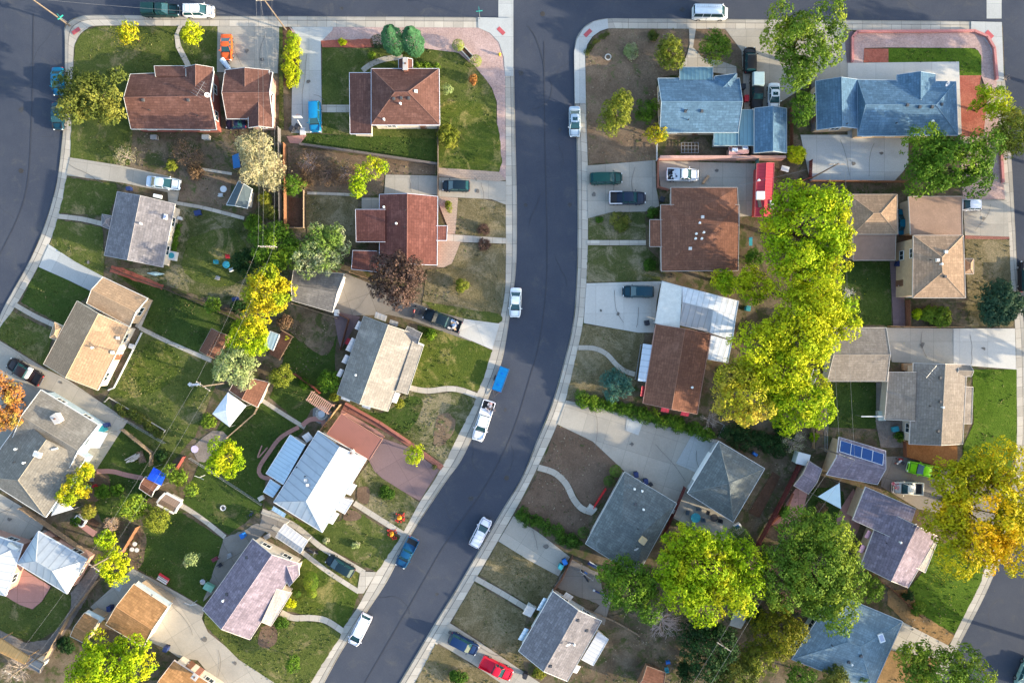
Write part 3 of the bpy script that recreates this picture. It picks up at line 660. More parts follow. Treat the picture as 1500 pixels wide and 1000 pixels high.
def cargo(name, label, px, py, w, l, ang, cols, n=22, z=.75, h=.5, cat='cargo', group=None):
    """a loose pile of boards, sacks and boxes: one mesh per colour"""
    c = W(px, py, z + h / 2); root = thing(name, label, cat, (c.x, c.y, z - .0), group); random.seed(int(px * 7 + py))
    for ci, col in enumerate(cols):
        m = MB()
        for _ in range(max(2, n // len(cols))):
            x, y = random.uniform(-.42, .42) * w, random.uniform(-.42, .42) * l; cs, sn = math.cos(R(ang)), math.sin(R(ang)); s_ = random.uniform(.12, .4)
            m.box((c.x + x * cs - y * sn, c.y + x * sn + y * cs, z + h * random.uniform(.15, .75)), (s_, random.uniform(.1, .5), random.uniform(.08, .3)), random.random() * 3)
        m.build('loose_item', flat('cargo_%d_%d' % (int(col[0] * 100), int(col[2] * 100)) , col), root, bevel=.02)
    return root
# ---------------------------------------------------------------- ground, roads, pavements
CONC = paving('concrete_walk', (.42, .38, .325), 1.5, .04, .6, stain=.35, var=.14); GUT = paving('concrete_gutter', (.35, .325, .285), 3.0, .045, .6, stain=.6, var=.14)
DRIVE = paving('concrete_drive', (.33, .305, .265), 3.6, .035, .72); DRIVEW = paving('concrete_pale', (.48, .46, .425), 4.3, .035, .75, stain=.2)
DRIVEB = paving('concrete_clean', (.38, .39, .385), 5.2, .035, .75, stain=.25); DRIVED = paving('concrete_old', (.21, .19, .17), 3.6, .04, .65, stain=.5); OLDC = paving('patio_grey', (.20, .20, .20), 2.6, .04, .65)
BRICK = paving('brick_red', (.27, .12, .095), .32, .03, .6, .5, .35, .5, .2); PINKP = paving('patio_pink', (.40, .21, .18), 4.0, .04, .6); TANP = paving('patio_tan', (.38, .29, .23), .5, .03, .7, .5, .3, .5)
PURP = paving('patio_plum', (.17, .12, .125), 3.5, .03, .7)
PINK = dirt('pink_gravel', (.40, .28, .25), (.50, .36, .33)); REDG = dirt('red_gravel', (.34, .10, .07), (.42, .16, .11)); MULCH = dirt('brown_mulch', (.085, .05, .032), (.12, .07, .05))
DIRT = dirt('bare_dirt', (.15, .105, .072), (.22, .16, .11), (.07, .09, .03), .45); DIRTD = dirt('brown_dirt', (.13, .088, .062), (.175, .122, .088)); DIRTG = dirt('yard_dirt', (.10, .075, .05), (.19, .15, .105), (.05, .06, .022), .62); GRAV = dirt('grey_gravel', (.19, .16, .14), (.27, .23, .2)); MUL2 = dirt('leaf_litter', (.24, .15, .07), (.33, .2, .09), (.1, .1, .03), .3)
DRYC = (.27, .215, .115)
G1 = lawn('lawn_green', (.060, .085, .022), (.100, .120, .032), DRYC, .56); G2 = lawn('lawn_deep', (.040, .070, .018), (.062, .094, .022), (.16, .14, .07), .50)
G3 = lawn('lawn_worn', (.058, .076, .025), (.10, .107, .04), (.26, .215, .14), .74); G4 = lawn('lawn_dry', (.13, .11, .055), (.175, .14, .08), (.27, .215, .14), .70); G5 = lawn('lawn_bright', (.055, .105, .010), (.09, .15, .018), (.18, .19, .05), .40)
G6 = lawn('lawn_sunny', (.10, .12, .022), (.07, .10, .02), (.28, .235, .09), .62)  # drier lawn; sunlight is also put into its colour
def asphalt():
    m, p = newmat('asphalt', .92, 0, .08); v = pos(m); a = mixc(m, ramp(m, noise(m, .09, v, 6, .65), .35, .7), (.046, .055, .077), (.062, .070, .090))
    a = mixc(m, ramp(m, noise(m, .35, v, 7, .75, .8), .52, .72), a, (.074, .078, .088)); g = noise(m, 9, v, 3, .8); a = mixc(m, ramp(m, g, .3, .8), mixc(m, 1.0, a, (.78,) * 3, 'MULTIPLY'), a)
    w = noise(m, 1.6, v, 5, .7, 2.0); a = mixc(m, ramp(m, w, .70, .76), a, (.038, .038, .042))
    m.node_tree.links.new(a, p.inputs['Base Color']); bump(m, p, g, .4, .02); return m
ASPH = asphalt()
def sheet(name, x0, y0, x1, y1, z, mat):
    m = MB(); a = W(x0, y1); b = W(x1, y0); m.poly([(a.x, a.y, z), (b.x, a.y, z), (b.x, b.y, z), (a.x, b.y, z)]); return m.build(name, mat, kind='structure')
sheet('ground', -20000, -20000, 21500, 21000, -.3, dirt('far_ground', (.07, .08, .035), (.11, .10, .06)))
sheet('road', -900, -900, 2400, 1900, -.14, ASPH)
# kerb lines of the three streets (asphalt side, garden side)
SL_out = [(752, 26), (752, 100), (754, 200), (756, 300), (755, 390), (749, 440), (736, 520), (719, 570), (700, 618), (675, 672), (650, 708), (600, 785), (566, 850), (537, 895), (500, 952), (470, 1006), (400, 1130)]
SL_in = [(740, 110), (741, 200), (741, 300), (741, 390), (738, 440), (721, 512), (700, 573), (677, 626), (640, 697), (615, 735), (590, 780), (552, 837), (525, 887), (503, 919), (455, 1000), (378, 1130)]
def merge(a, b): return a + b
land_W = [(95, 60), (95, 36), (108, 27), (130, 23), (250, 24), (730, 26), (751, 27)] + SL_out[1:] + [(-260, 1130), (-150, 800), (-60, 590), (0, 462), (18, 428), (42, 385), (62, 340), (78, 290), (85, 257), (90, 215), (93, 180), (95, 120)]
SR_out = [(842, 78), (843, 150), (846, 225), (847, 355), (844, 437), (839, 480), (830, 520), (810, 590), (787, 647), (765, 700), (732, 755), (677, 850), (640, 910), (586, 1000), (500, 1140)]
SR_in = [(857, 82), (859, 175), (861, 250), (861, 355), (859, 410), (854, 472), (843, 525), (830, 580), (816, 622), (782, 695), (752, 752), (700, 842), (660, 910), (607, 1000), (524, 1140)]
SE_out = [(1469, 40), (1472, 120), (1481, 230), (1487, 337), (1491, 405), (1500, 480), (1503, 560), (1503, 650), (1490, 745), (1452, 850), (1410, 935), (1375, 1003), (1300, 1140)]
SE_in = [(1457, 120), (1466, 230), (1475, 337), (1480, 405), (1487, 480), (1489, 560), (1489, 650), (1478, 730), (1438, 845), (1398, 930), (1362, 1003), (1288, 1140)]
land_E = list(reversed(SR_out)) + [(845, 58), (855, 42), (870, 32), (890, 28), (1100, 29), (1445, 32), (1467, 33)] + SE_out
def land(name, pts, mat):
    P = [W(x, y) for x, y in pts]
    if sum(a.x * b.y - b.x * a.y for a, b in zip(P, P[1:] + P[:1])) < 0: P.reverse()
    m = MB(); m.prism([(p.x, p.y) for p in P], -.28, 0); return m.build(name, mat, kind='structure')
land('ground', land_W, DIRTG); land('ground', land_E, DIRTG)
land('ground', [(-900, -70), (745, -70), (745, -880), (-900, -880)], G3); land('ground', [(850, -70), (1480, -66), (1480, -880), (850, -880)], G3); land('ground', [(1565, -66), (2380, -66), (2380, 1890), (1360, 1890), (1380, 1190), (1492, 998), (1545, 900), (1590, 740), (1600, 560), (1585, 400), (1568, 120)], G3)
land('ground', [(-8, 60), (-12, 230), (-45, 360), (-120, 480), (-250, 700), (-360, 1000), (-890, 1890), (-890, 60)], G3)
def kerb(name, out, inn, n=160, f0=0.0, f1=1.0, mat=None, z=0.0, sm=True):
    a = resample(catmull(out, 8) if sm else out, n); b = resample(catmull(inn, 8) if sm else inn, n); m = MB(); u = 0
    for i in range(n - 1):
        q = [(a[i], b[i], f0), (a[i + 1], b[i + 1], f0), (a[i + 1], b[i + 1], f1), (a[i], b[i], f1)]; du = math.dist(a[i], a[i + 1]) * S
        P = [W(p[0] + (r[0] - p[0]) * f, p[1] + (r[1] - p[1]) * f) for p, r, f in q]; w = math.dist(a[i], b[i]) * (f1 - f0) * S
        m.poly([(p.x, p.y, z) for p in P], [(u, .15), (u + du, .15), (u + du, .15 + w), (u, .15 + w)]); u += du
    return m.build(name, mat, kind='structure')
def walk(out, inn, n=160):
    kerb('gutter', [(o[0] + (o[0] - i[0]) * .02, o[1] + (o[1] - i[1]) * .02) for o, i in zip(resample(catmull(out, 8), n), resample(catmull(inn, 8), n))], inn, n, -.06, .30, GUT, -.10, True)
    kerb('kerb', out, inn, n, .02, .34, GUT, .004); kerb('pavement', out, inn, n, .39, 1.0, CONC, .012); kerb('kerb', out, inn, n, .34, .39, flat('joint_dark', (.10, .09, .08)), .003)
W_top_out = [(95, 120), (95, 60), (95, 42), (103, 31), (118, 25), (140, 23), (250, 24), (500, 25), (700, 26), (751, 27)]
W_top_in = [(107, 120), (108, 75), (111, 62), (117, 51), (127, 43), (145, 38), (250, 38), (500, 40), (700, 41), (742, 60)]
walk(W_top_out[:7], W_top_in[:7], 60); walk([(250, 24), (500, 25), (702, 26)], [(250, 38), (500, 40), (702, 41)], 100)
patch('pavement', [(700, 26), (752, 27), (752, 112), (740, 112), (738, 85), (731, 63), (718, 49), (700, 41)], DRIVEB, 2.6)
walk([(752, 100)] + SL_out[2:], [(740, 100)] + SL_in[1:], 260)
walk([(95, 118), (93, 180), (90, 215), (85, 257), (78, 290), (62, 340), (42, 385), (18, 428), (0, 462), (-60, 590)], [(107, 118), (105, 180), (104, 215), (98, 257), (90, 300), (76, 347), (56, 390), (32, 433), (10, 472), (-48, 600)], 140)
walk(SR_out, SR_in, 300); walk([(842, 80), (845, 58), (855, 42), (870, 32), (890, 28), (920, 28)], [(857, 80), (860, 65), (868, 54), (879, 46), (892, 42), (920, 42)], 50); patch('pavement', [(842, 152), (841, 76), (845, 58), (855, 42), (870, 32), (890, 28), (891, 42), (879, 46), (868, 54), (860, 66), (857, 80), (858, 152)], DRIVEB, 2.6)
walk([(920.4, 28), (1100, 29), (1425, 32)], [(920.4, 42), (1100, 43), (1425, 46)], 140); patch('pavement', [(1422, 32), (1467, 33), (1470, 120), (1458, 120), (1456, 90), (1448, 66), (1436, 52), (1422, 46)], DRIVEB, 2.6)
walk([(1470, 110)] + SE_out[1:], [(1457, 110)] + SE_in[1:], 220)
for xs in ((730, 752), (1446, 1468)): patch('pavement', [(xs[0], -80), (xs[1], -80), (xs[1], 27), (xs[0], 27)], DRIVEB, -4.2)
RP = flat('tactile_red', (.36, .07, .08)); 
for (x, y, a) in ((112, 46, -35), (734, 46, 45), (861, 49, -45), (1449, 51, 45)):
    c = W(x, y); MB().box((c.x, c.y, .10), (1.35, .62, .02), R(-a)).build('pavement_pad', RP, kind='structure')
# ---- west block gardens
patch('lawn', [(110, 66), (118, 52), (128, 44), (145, 39), (319, 39), (319, 105), (190, 115), (195, 190), (190, 242), (103, 233), (106, 150), (108, 100)], G1, wob=.8)
patch('path', [(262, 38), (268, 38), (262, 50), (266, 68), (282, 99), (274, 101), (258, 70), (256, 52)], CONC, 3)
patch('driveway', [(319, 39), (410, 40), (407, 108), (318, 106)], DRIVE, 2); patch('lawn', [(409, 40), (414, 40), (416, 190), (409, 190)], G1, 2)
patch('garden_bed', [(414, 40), (424, 40), (438, 62), (438, 125), (416, 126)], MULCH, 1); patch('gravel', [(424, 40), (430, 44), (437, 56), (434, 58)], PINK, 3)
patch('driveway', [(427, 40), (488, 40), (487, 45), (470, 62), (472, 195), (427, 195), (428, 126), (439, 121), (439, 60)], DRIVEB, 2)
patch('gravel', [(486, 40), (700, 41), (718, 49), (731, 63), (738, 85), (740, 112), (741, 264), (729, 262), (728, 150), (721, 130), (712, 117), (696, 98), (672, 78), (620, 71), (560, 66), (470, 60)], PINK, 1)
patch('garden_bed', [(470, 60), (545, 57), (548, 70), (472, 70)], REDG, 2, wob=.6)
patch('lawn', [(472, 70), (620, 72), (668, 77), (696, 99), (712, 118), (721, 132), (727, 150), (728, 262), (690, 256), (643, 246), (643, 204), (472, 196)], G1, 1.5, wob=.4)
patch('lawn', [(650, 150), (700, 150), (727, 175), (728, 262), (643, 246), (645, 180)], G6, 1.9, smooth=3, wob=.8)
patch('path', [(470, 154), (512, 154), (512, 165), (472, 165)], CONC, 3); strip('path', [(531, 104), (545, 94), (565, 87), (590, 84)], 8, CONC, 3)
patch('patio', [(420, 200), (450, 198), (440, 211), (425, 210)], PINKP, 3)
patch('lawn', [(440, 196), (640, 202), (641, 240), (440, 215)], G2, 1, wob=.6); patch('ground', [(422, 215), (640, 242), (640, 256), (566, 256), (560, 284), (520, 290), (421, 280)], DIRT, 1, wob=.8)
patch('patio', [(565, 256), (641, 258), (641, 286), (563, 284)], DRIVE, 3); patch('patio', [(530, 290), (558, 290), (558, 306), (530, 306)], DRIVE, 3); patch('path', [(643, 246), (730, 252), (741, 264), (730, 266), (643, 259)], TANP, 3)
patch('driveway', [(643, 260), (741, 266), (741, 300), (733, 297), (720, 292), (643, 288)], DRIVE, 2); patch('path', [(643, 288), (671, 290), (667, 343), (656, 343), (655, 330), (643, 300)], TANP, 3)
patch('lawn', [(671, 291), (705, 291), (735, 298), (741, 301), (741, 349), (667, 344)], G4, 1, wob=.6); patch('path', [(654, 343), (741, 349), (741, 357), (654, 354)], CONC, 3)
patch('patio', [(640, 352), (675, 354), (668, 372), (662, 386), (650, 392), (640, 391)], TANP, 3)
patch('lawn', [(675, 356), (741, 358), (740, 420), (737, 445), (731, 473), (690, 468), (640, 455), (618, 446), (626, 395), (650, 392), (662, 386), (668, 372)], G4, 1, wob=.6); patch('lawn', [(618, 440), (700, 455), (733, 460), (731, 473), (690, 469), (640, 456)], G1, 1.4, smooth=3, wob=.8)
patch('driveway', [(488, 455), (505, 400), (545, 416), (600, 440), (640, 456), (690, 469), (690, 500), (600, 468), (570, 461), (520, 462)], DRIVED, 2, 20); patch('driveway', [(680, 467), (732, 474), (721, 512), (672, 491)], DRIVEW, 3, 20); patch('patio', [(488, 455), (520, 462), (528, 464), (500, 512), (496, 500)], PURP, 3)
patch('lawn', [(612, 476), (640, 482), (672, 491), (721, 513), (711, 548), (700, 573), (665, 564), (630, 569), (600, 566), (610, 530)], G6, 1, wob=.8)
patch('lawn', [(505, 588), (560, 605), (598, 572), (630, 578), (668, 573), (698, 584), (677, 626), (651, 679), (575, 632), (510, 600)], G3, 1, wob=.8); patch('lawn', [(520, 596), (560, 605), (600, 580), (620, 590), (600, 630), (575, 630), (540, 610)], G2, 1.4, smooth=3, wob=.6)
patch('ground', [(640, 610), (655, 604), (668, 620), (655, 645), (640, 655), (634, 640)], DIRT, 1.8, smooth=4, wob=1.2)
strip('path', [(598, 567), (615, 571), (632, 572), (655, 569), (675, 571), (700, 580)], 8, CONC, 3)
strip('path', [(503, 596), (560, 625), (600, 650), (648, 685)], 8, BRICK, 3); strip('path', [(500, 602), (545, 628), (562, 640)], 5, PINKP, 3.4)
patch('driveway', [(557, 640), (600, 655), (643, 688), (615, 733), (587, 717), (560, 700), (549, 690), (541, 675)], PURP, 2, 30)
patch('lawn', [(541, 676), (549, 690), (560, 700), (587, 717), (614, 735), (591, 779), (520, 735), (527, 718), (520, 705), (530, 690)], G3, 1, wob=.8); patch('garden_bed', [(524, 714), (538, 712), (542, 722), (538, 738), (524, 732)], DIRTD, 2, smooth=3); patch('garden_bed', [(508, 744), (522, 748), (530, 756), (520, 762), (503, 760)], DIRTD, 2, smooth=3)
strip('path', [(519, 736), (555, 759), (590, 781)], 8, CONC, 3); patch('lawn', [(512, 742), (586, 787), (552, 837), (500, 812), (470, 795), (440, 770), (470, 765), (500, 762)], G1, 1, wob=.8)
patch('lawn', [(388, 742), (410, 745), (470, 782), (480, 790), (470, 796), (430, 770)], G6, 1.2, wob=.8); strip('path', [(384, 748), (430, 768), (470, 800), (500, 818), (534, 838)], 8, CONC, 3); strip('path', [(400, 770), (440, 805), (480, 836), (526, 866)], 7, CONC, 3)
patch('lawn', [(450, 812), (470, 805), (530, 840), (526, 862), (480, 832)], G6, 1.1); patch('driveway', [(528, 836), (552, 837), (533, 868), (523, 868)], CONC, 3.3)
patch('patio', [(385, 752), (400, 745), (432, 775), (405, 790), (380, 772)], DRIVED, 2)
patch('lawn', [(420, 872), (440, 822), (450, 815), (480, 834), (526, 867), (515, 900), (503, 919), (480, 905), (450, 900), (412, 893)], G6, 1, wob=.8)
strip('path', [(412, 896), (430, 904), (455, 904), (478, 908), (503, 924)], 9, CONC, 3); patch('lawn', [(298, 893), (325, 922), (367, 938), (385, 915), (412, 902), (430, 909), (455, 909), (474, 912), (500, 928), (455, 1000), (420, 1060), (395, 1003), (345, 960), (320, 935), (300, 915)], G1, 1, wob=.8)
patch('garden_bed', [(383, 918), (398, 912), (406, 922), (405, 940), (392, 948), (378, 942)], DIRTD, 2, smooth=3)
patch('driveway', [(195, 832), (230, 850), (262, 868), (300, 890), (296, 905), (305, 925), (330, 945), (350, 965), (410, 1004), (420, 1060), (350, 1060), (310, 990), (290, 966), (262, 962), (245, 950), (215, 937), (150, 905), (133, 888)], DRIVE, 2, 32); patch('patio', [(163, 858), (170, 848), (182, 853), (176, 866)], DRIVEB, 3, 32)
# west block back yards
patch('lawn', [(200, 790), (220, 768), (262, 748), (328, 790), (328, 832), (298, 888), (230, 848), (192, 828)], G2, 1, wob=.6); patch('ground', [(190, 780), (210, 775), (214, 800), (206, 830), (190, 828)], DIRT, 1.3, smooth=3, wob=.8); strip('path', [(256, 738), (270, 742), (300, 762), (330, 786)], 7, CONC, 3)
patch('patio', [(298, 880), (320, 815), (328, 787), (360, 775), (378, 765), (392, 775), (370, 800), (320, 860)], DRIVED, 2, 30, wob=.8)
patch('lawn', [(268, 735), (300, 660), (335, 600), (385, 588), (445, 630), (390, 690), (385, 745), (335, 783)], G2, 1, wob=.6); patch('patio', [(282, 655), (312, 630), (335, 640), (310, 672), (290, 675)], GRAV, 1.6, smooth=2)
strip('path', [(383, 585), (415, 606), (447, 626)], 6, CONC, 3); strip('path', [(443, 623), (455, 614), (472, 615), (475, 625)], 7, PINKP, 3); strip('path', [(438, 625), (412, 640), (396, 660), (380, 685), (384, 698), (400, 700)], 6, PINKP, 3)
strip('path', [(384, 652), (378, 670), (392, 655)], 2, PINKP, 2.5)
patch('lawn', [(430, 460), (498, 462), (490, 520), (494, 578), (455, 600), (445, 622), (395, 582), (412, 540)], G2, 1, wob=.6); patch('ground', [(425, 455), (495, 462), (490, 500), (470, 520), (420, 480)], DIRTG, 1.2, smooth=3, wob=1)
patch('lawn', [(262, 300), (350, 318), (400, 345), (425, 400), (400, 460), (345, 450), (165, 393), (240, 392)], G3, 1, wob=.6); patch('lawn', [(275, 350), (340, 335), (370, 390), (330, 420), (270, 400)], G1, 1.3, smooth=4, wob=1); patch('ground', [(262, 250), (340, 262), (335, 300), (262, 293)], DIRT, 1, wob=.8); strip('path', [(255, 297), (300, 305), (358, 320)], 5, CONC, 3)
patch('ground', [(205, 195), (320, 195), (325, 240), (262, 250), (200, 242)], DIRTG, 1, wob=1); strip('path', [(290, 247), (340, 255)], 4, CONC, 3)
patch('ground', [(350, 190), (408, 190), (412, 330), (350, 320)], DIRTG, 1.1, wob=1); patch('garden_bed', [(424, 290), (446, 290), (446, 334), (421, 333)], MULCH, 2); patch('lawn', [(448, 282), (525, 284), (522, 365), (450, 345)], G4, 1.1, wob=.6); patch('path', [(450, 281), (530, 284), (530, 288), (450, 285)], CONC, 3)
patch('garden_bed', [(164, 389), (180, 392), (240, 418), (238, 424), (200, 412), (160, 398)], REDG, 1.6, wob=.8)
patch('lawn', [(165, 398), (220, 420), (240, 424), (355, 468), (345, 500), (318, 560), (285, 640), (243, 685), (150, 590), (170, 560), (207, 480), (218, 437)], G1, 1.1, wob=.8); patch('lawn', [(195, 535), (220, 500), (262, 520), (250, 560), (205, 580), (170, 575)], G6, 1.5, smooth=4, wob=1.4); patch('lawn', [(170, 400), (300, 445), (350, 480), (310, 520), (215, 480), (220, 440)], G2, 1.4, smooth=3, wob=.6)
strip('path', [(205, 480), (250, 502), (310, 528)], 6, CONC, 3); patch('patio', [(218, 437), (224, 441), (206, 482), (198, 478)], CONC, 3, 60)
patch('lawn', [(98, 260), (170, 270), (172, 285), (158, 316), (86, 312), (92, 290)], G1, 1, wob=.8); strip('path', [(86, 317), (120, 321), (150, 328)], 7, CONC, 3); patch('lawn', [(84, 322), (150, 332), (153, 376), (152, 407), (110, 385), (73, 360)], G1, 1, wob=.8)
patch('driveway', [(103, 231), (180, 243), (267, 263), (259, 300), (247, 296), (246, 282), (180, 268), (97, 257)], DRIVE, 2, -8)
patch('driveway', [(72, 358), (110, 383), (153, 406), (137, 428), (100, 410), (57, 391)], DRIVEB, 2, -28); patch('lawn', [(57, 391), (100, 411), (137, 429), (113, 445), (95, 478), (30, 442)], G2, 1, wob=.8); strip('path', [(22, 446), (50, 462), (84, 478)], 7, CONC, 3); patch('lawn', [(18, 456), (80, 486), (64, 536), (0, 496), (0, 480)], G1, 1, wob=.8)
patch('driveway', [(-30, 480), (67, 540), (100, 556), (162, 598), (188, 616), (172, 640), (140, 690), (-60, 690)], DRIVE, 2, -30)
patch('lawn', [(188, 616), (243, 685), (235, 700), (210, 712), (200, 750), (150, 765), (125, 700), (150, 660), (172, 640)], G2, 1.1, wob=.6); strip('path', [(142, 690), (165, 690), (185, 695), (210, 700)], 7, PINKP, 3); patch('garden_bed', [(130, 690), (160, 695), (162, 720), (140, 735), (118, 725)], DIRTD, 2, wob=1)
patch('ground', [(160, 583), (180, 592), (240, 632), (235, 642), (170, 610)], DIRTG, 1.7, wob=.8)
patch('driveway', [(-60, 700), (0, 722), (67, 762), (62, 775), (30, 800), (-60, 800)], DRIVE, 2, -30); patch('path', [(66, 775), (140, 812), (130, 822), (57, 782)], TANP, 3, -30)
patch('patio', [(33, 832), (75, 858), (62, 880), (48, 891), (30, 885), (8, 872)], PINKP, 3, wob=.3); patch('lawn', [(-30, 860), (8, 872), (48, 892), (62, 880), (78, 858), (104, 872), (104, 890), (88, 920), (50, 940), (10, 928), (-30, 910)], G1, 1, wob=.8)
patch('alley', [(104, 868), (140, 822), (152, 830), (125, 880), (80, 950), (60, 985), (30, 975), (0, 950), (0, 922), (40, 941), (70, 936), (92, 912), (104, 890)], GRAV, 1.6, wob=.8)
# ---- east block gardens
patch('ground', [(858, 76), (868, 55), (892, 43), (1012, 43), (1012, 60), (1003, 85), (990, 110), (962, 115), (962, 236), (862, 240), (859, 175)], DIRT, 1, wob=.8); patch('ground', [(1018, 43), (1062, 43), (1085, 62), (1090, 110), (1050, 92), (1030, 88), (1015, 72)], DIRT, 1)
patch('path', [(1009, 43), (1019, 43), (1015, 70), (1030, 86), (1055, 90), (1078, 98), (1080, 112), (996, 100), (1005, 84), (1010, 66)], CONC, 3)
patch('driveway', [(1062, 43), (1190, 44), (1190, 120), (1128, 160), (1090, 160), (1088, 110), (1086, 75)], DRIVE, 2)
patch('driveway', [(1188, 44), (1238, 45), (1246, 94), (1244, 120), (1188, 120)], DRIVE, 2.2); patch('driveway', [(1236, 46), (1249, 46), (1247, 93), (1240, 93)], PURP, 3)
patch('gravel', [(1250, 48), (1425, 46), (1445, 56), (1456, 82), (1460, 122), (1446, 135), (1437, 112), (1437, 82), (1428, 71), (1301, 70), (1266, 71), (1264, 93), (1247, 93)], PINK, 1.5); patch('garden_bed', [(1265, 72), (1301, 72), (1301, 92), (1265, 92)], REDG, 2)
patch('lawn', [(1301, 71), (1420, 71), (1432, 74), (1437, 84), (1437, 111), (1405, 111), (1404, 92), (1301, 92)], G5, 2); patch('gravel', [(1405, 111), (1437, 111), (1434, 125), (1446, 140), (1440, 200), (1406, 200)], REDG, 2)
patch('gravel', [(1440, 130), (1459, 122), (1466, 230), (1472, 292), (1410, 292), (1406, 200), (1436, 198)], PINK, 1.4); patch('patio', [(1241, 93), (1404, 91), (1408, 198), (1241, 198)], DRIVEW, 3)
patch('patio', [(1172, 198), (1330, 198), (1330, 240), (1322, 252), (1308, 267), (1186, 265)], DRIVEB, 3)
patch('driveway', [(860, 243), (960, 235), (961, 275), (966, 302), (945, 310), (895, 311), (861, 320)], DRIVE, 2); patch('driveway', [(963, 236), (1106, 240), (1106, 316), (1080, 318), (1070, 276), (968, 278)], DRIVE, 2.2)
patch('lawn', [(862, 319), (895, 311), (945, 310), (946, 351), (862, 352)], G3, 1, wob=.8); patch('path', [(860, 352), (946, 352), (946, 359), (860, 359)], CONC, 3); patch('lawn', [(861, 360), (946, 360), (965, 380), (967, 411), (859, 413)], G3, 1, wob=.8)
patch('driveway', [(859, 415), (968, 412), (962, 440), (958, 487), (935, 487), (855, 473)], DRIVEW, 2)
patch('lawn', [(855, 475), (944, 487), (940, 520), (932, 560), (925, 575), (880, 582), (840, 582), (829, 585), (843, 525)], G4, 1, wob=.8); strip('path', [(847, 509), (870, 510), (888, 518), (903, 534), (915, 543), (930, 548)], 7, CONC, 3)
patch('driveway', [(829, 586), (870, 594), (930, 612), (1052, 644), (1005, 722), (992, 737), (915, 690), (868, 646), (816, 621)], DRIVE, 2, -17); patch('driveway', [(918, 612), (942, 618), (935, 637), (916, 630)], DRIVEB, 3, -17); patch('driveway', [(1015, 634), (1050, 645), (1020, 692), (990, 678)], DRIVEB, 3, -17)
patch('patio', [(992, 735), (1005, 722), (1075, 765), (1092, 775), (1060, 803), (1015, 775), (985, 757)], DRIVE, 3, -30)
patch('ground', [(816, 622), (868, 646), (915, 682), (898, 715), (862, 758), (850, 735), (835, 708), (815, 690), (794, 682)], DIRTD, 1); patch('ground', [(790, 690), (815, 697), (832, 720), (845, 745), (862, 760), (862, 790), (757, 746)], DIRTD, 1)
strip('path', [(788, 684), (812, 692), (829, 708), (840, 730), (852, 744), (868, 750)], 9, CONC, 3)
patch('driveway', [(752, 755), (790, 780), (835, 815), (818, 843), (775, 820), (730, 792)], DRIVE, 2, -33); patch('lawn', [(730, 793), (818, 844), (800, 880), (778, 888), (703, 841)], G4, 1, wob=.8); strip('path', [(696, 846), (735, 868), (778, 894)], 8, CONC, 3); patch('lawn', [(694, 853), (772, 898), (762, 950), (770, 985), (700, 935), (661, 911)], G4, 1, wob=.8)
patch('driveway', [(658, 911), (700, 938), (770, 985), (800, 1005), (742, 1005), (690, 970), (640, 940)], DRIVE, 2, -33); patch('lawn', [(638, 942), (690, 972), (745, 1005), (700, 1060), (580, 1050), (608, 1000)], G4, 1, wob=.8)
patch('patio', [(836, 818), (875, 838), (892, 890), (840, 870), (812, 858)], DRIVED, 2.2, wob=.8)
patch('lawn', [(1236, 383), (1304, 383), (1306, 476), (1225, 476)], G2, 1); patch('path', [(1303, 383), (1322, 383), (1326, 478), (1308, 478)], PURP, 3); patch('ground', [(1200, 266), (1300, 266), (1300, 284), (1242, 284), (1242, 380), (1210, 380)], DIRTG, 1)
patch('driveway', [(1410, 292), (1474, 293), (1478, 349), (1413, 346)], DRIVE, 2); patch('lawn', [(1413, 348), (1478, 350), (1484, 478), (1326, 476), (1326, 446), (1417, 440)], G4, 1, wob=.4); patch('path', [(1413, 345), (1478, 347), (1478, 351), (1413, 350)], BRICK, 3); patch('garden_bed', [(1335, 447), (1415, 442), (1420, 476), (1335, 476)], DIRTG, 1.5)
patch('driveway', [(1298, 480), (1398, 481), (1398, 535), (1306, 530)], DRIVE, 2); patch('driveway', [(1396, 481), (1486, 481), (1488, 541), (1425, 536), (1396, 532)], DRIVEW, 3)
patch('lawn', [(1424, 541), (1489, 541), (1489, 660), (1475, 700), (1410, 690), (1410, 655), (1426, 620)], G5, 1); patch('lawn', [(1210, 560), (1283, 560), (1283, 628), (1205, 625)], G2, 1); patch('path', [(1283, 560), (1297, 560), (1295, 612), (1283, 612)], DRIVED, 3)
patch('patio', [(1323, 648), (1402, 652), (1402, 672), (1385, 685), (1322, 668)], dirt('bark_chips', (.22, .10, .04), (.28, .14, .06)), 2); patch('patio', [(1282, 615), (1330, 617), (1325, 655), (1290, 655)], GRAV, 1.5)
patch('driveway', [(1295, 668), (1320, 668), (1390, 688), (1478, 720), (1465, 770), (1345, 745), (1290, 712)], DRIVED, 2, -20)
patch('lawn', [(1331, 862), (1350, 838), (1375, 790), (1440, 830), (1438, 850), (1410, 905), (1398, 927), (1365, 910), (1340, 890)], G5, 1, wob=.4); patch('ground', [(1300, 862), (1335, 864), (1345, 895), (1398, 930), (1388, 945), (1340, 925), (1300, 885)], MUL2, 1.3, wob=.8); patch('driveway', [(1322, 910), (1390, 945), (1375, 965), (1300, 950), (1310, 925)], CONC, 3, -28); patch('ground', [(1300, 950), (1375, 966), (1362, 1003), (1320, 1060), (1280, 1010)], MUL2, 1.2)
patch('garden_bed', [(1132, 690), (1143, 698), (1112, 758), (1096, 750)], MULCH, 2); patch('patio', [(1250, 715), (1262, 760), (1240, 800), (1225, 760)], PINKP, 1.6, smooth=3); patch('lawn', [(1190, 715), (1235, 720), (1228, 790), (1180, 770)], G2, 1.2, smooth=3); patch('patio', [(1165, 715), (1185, 712), (1172, 765), (1130, 768)], PINKP, 1.5)
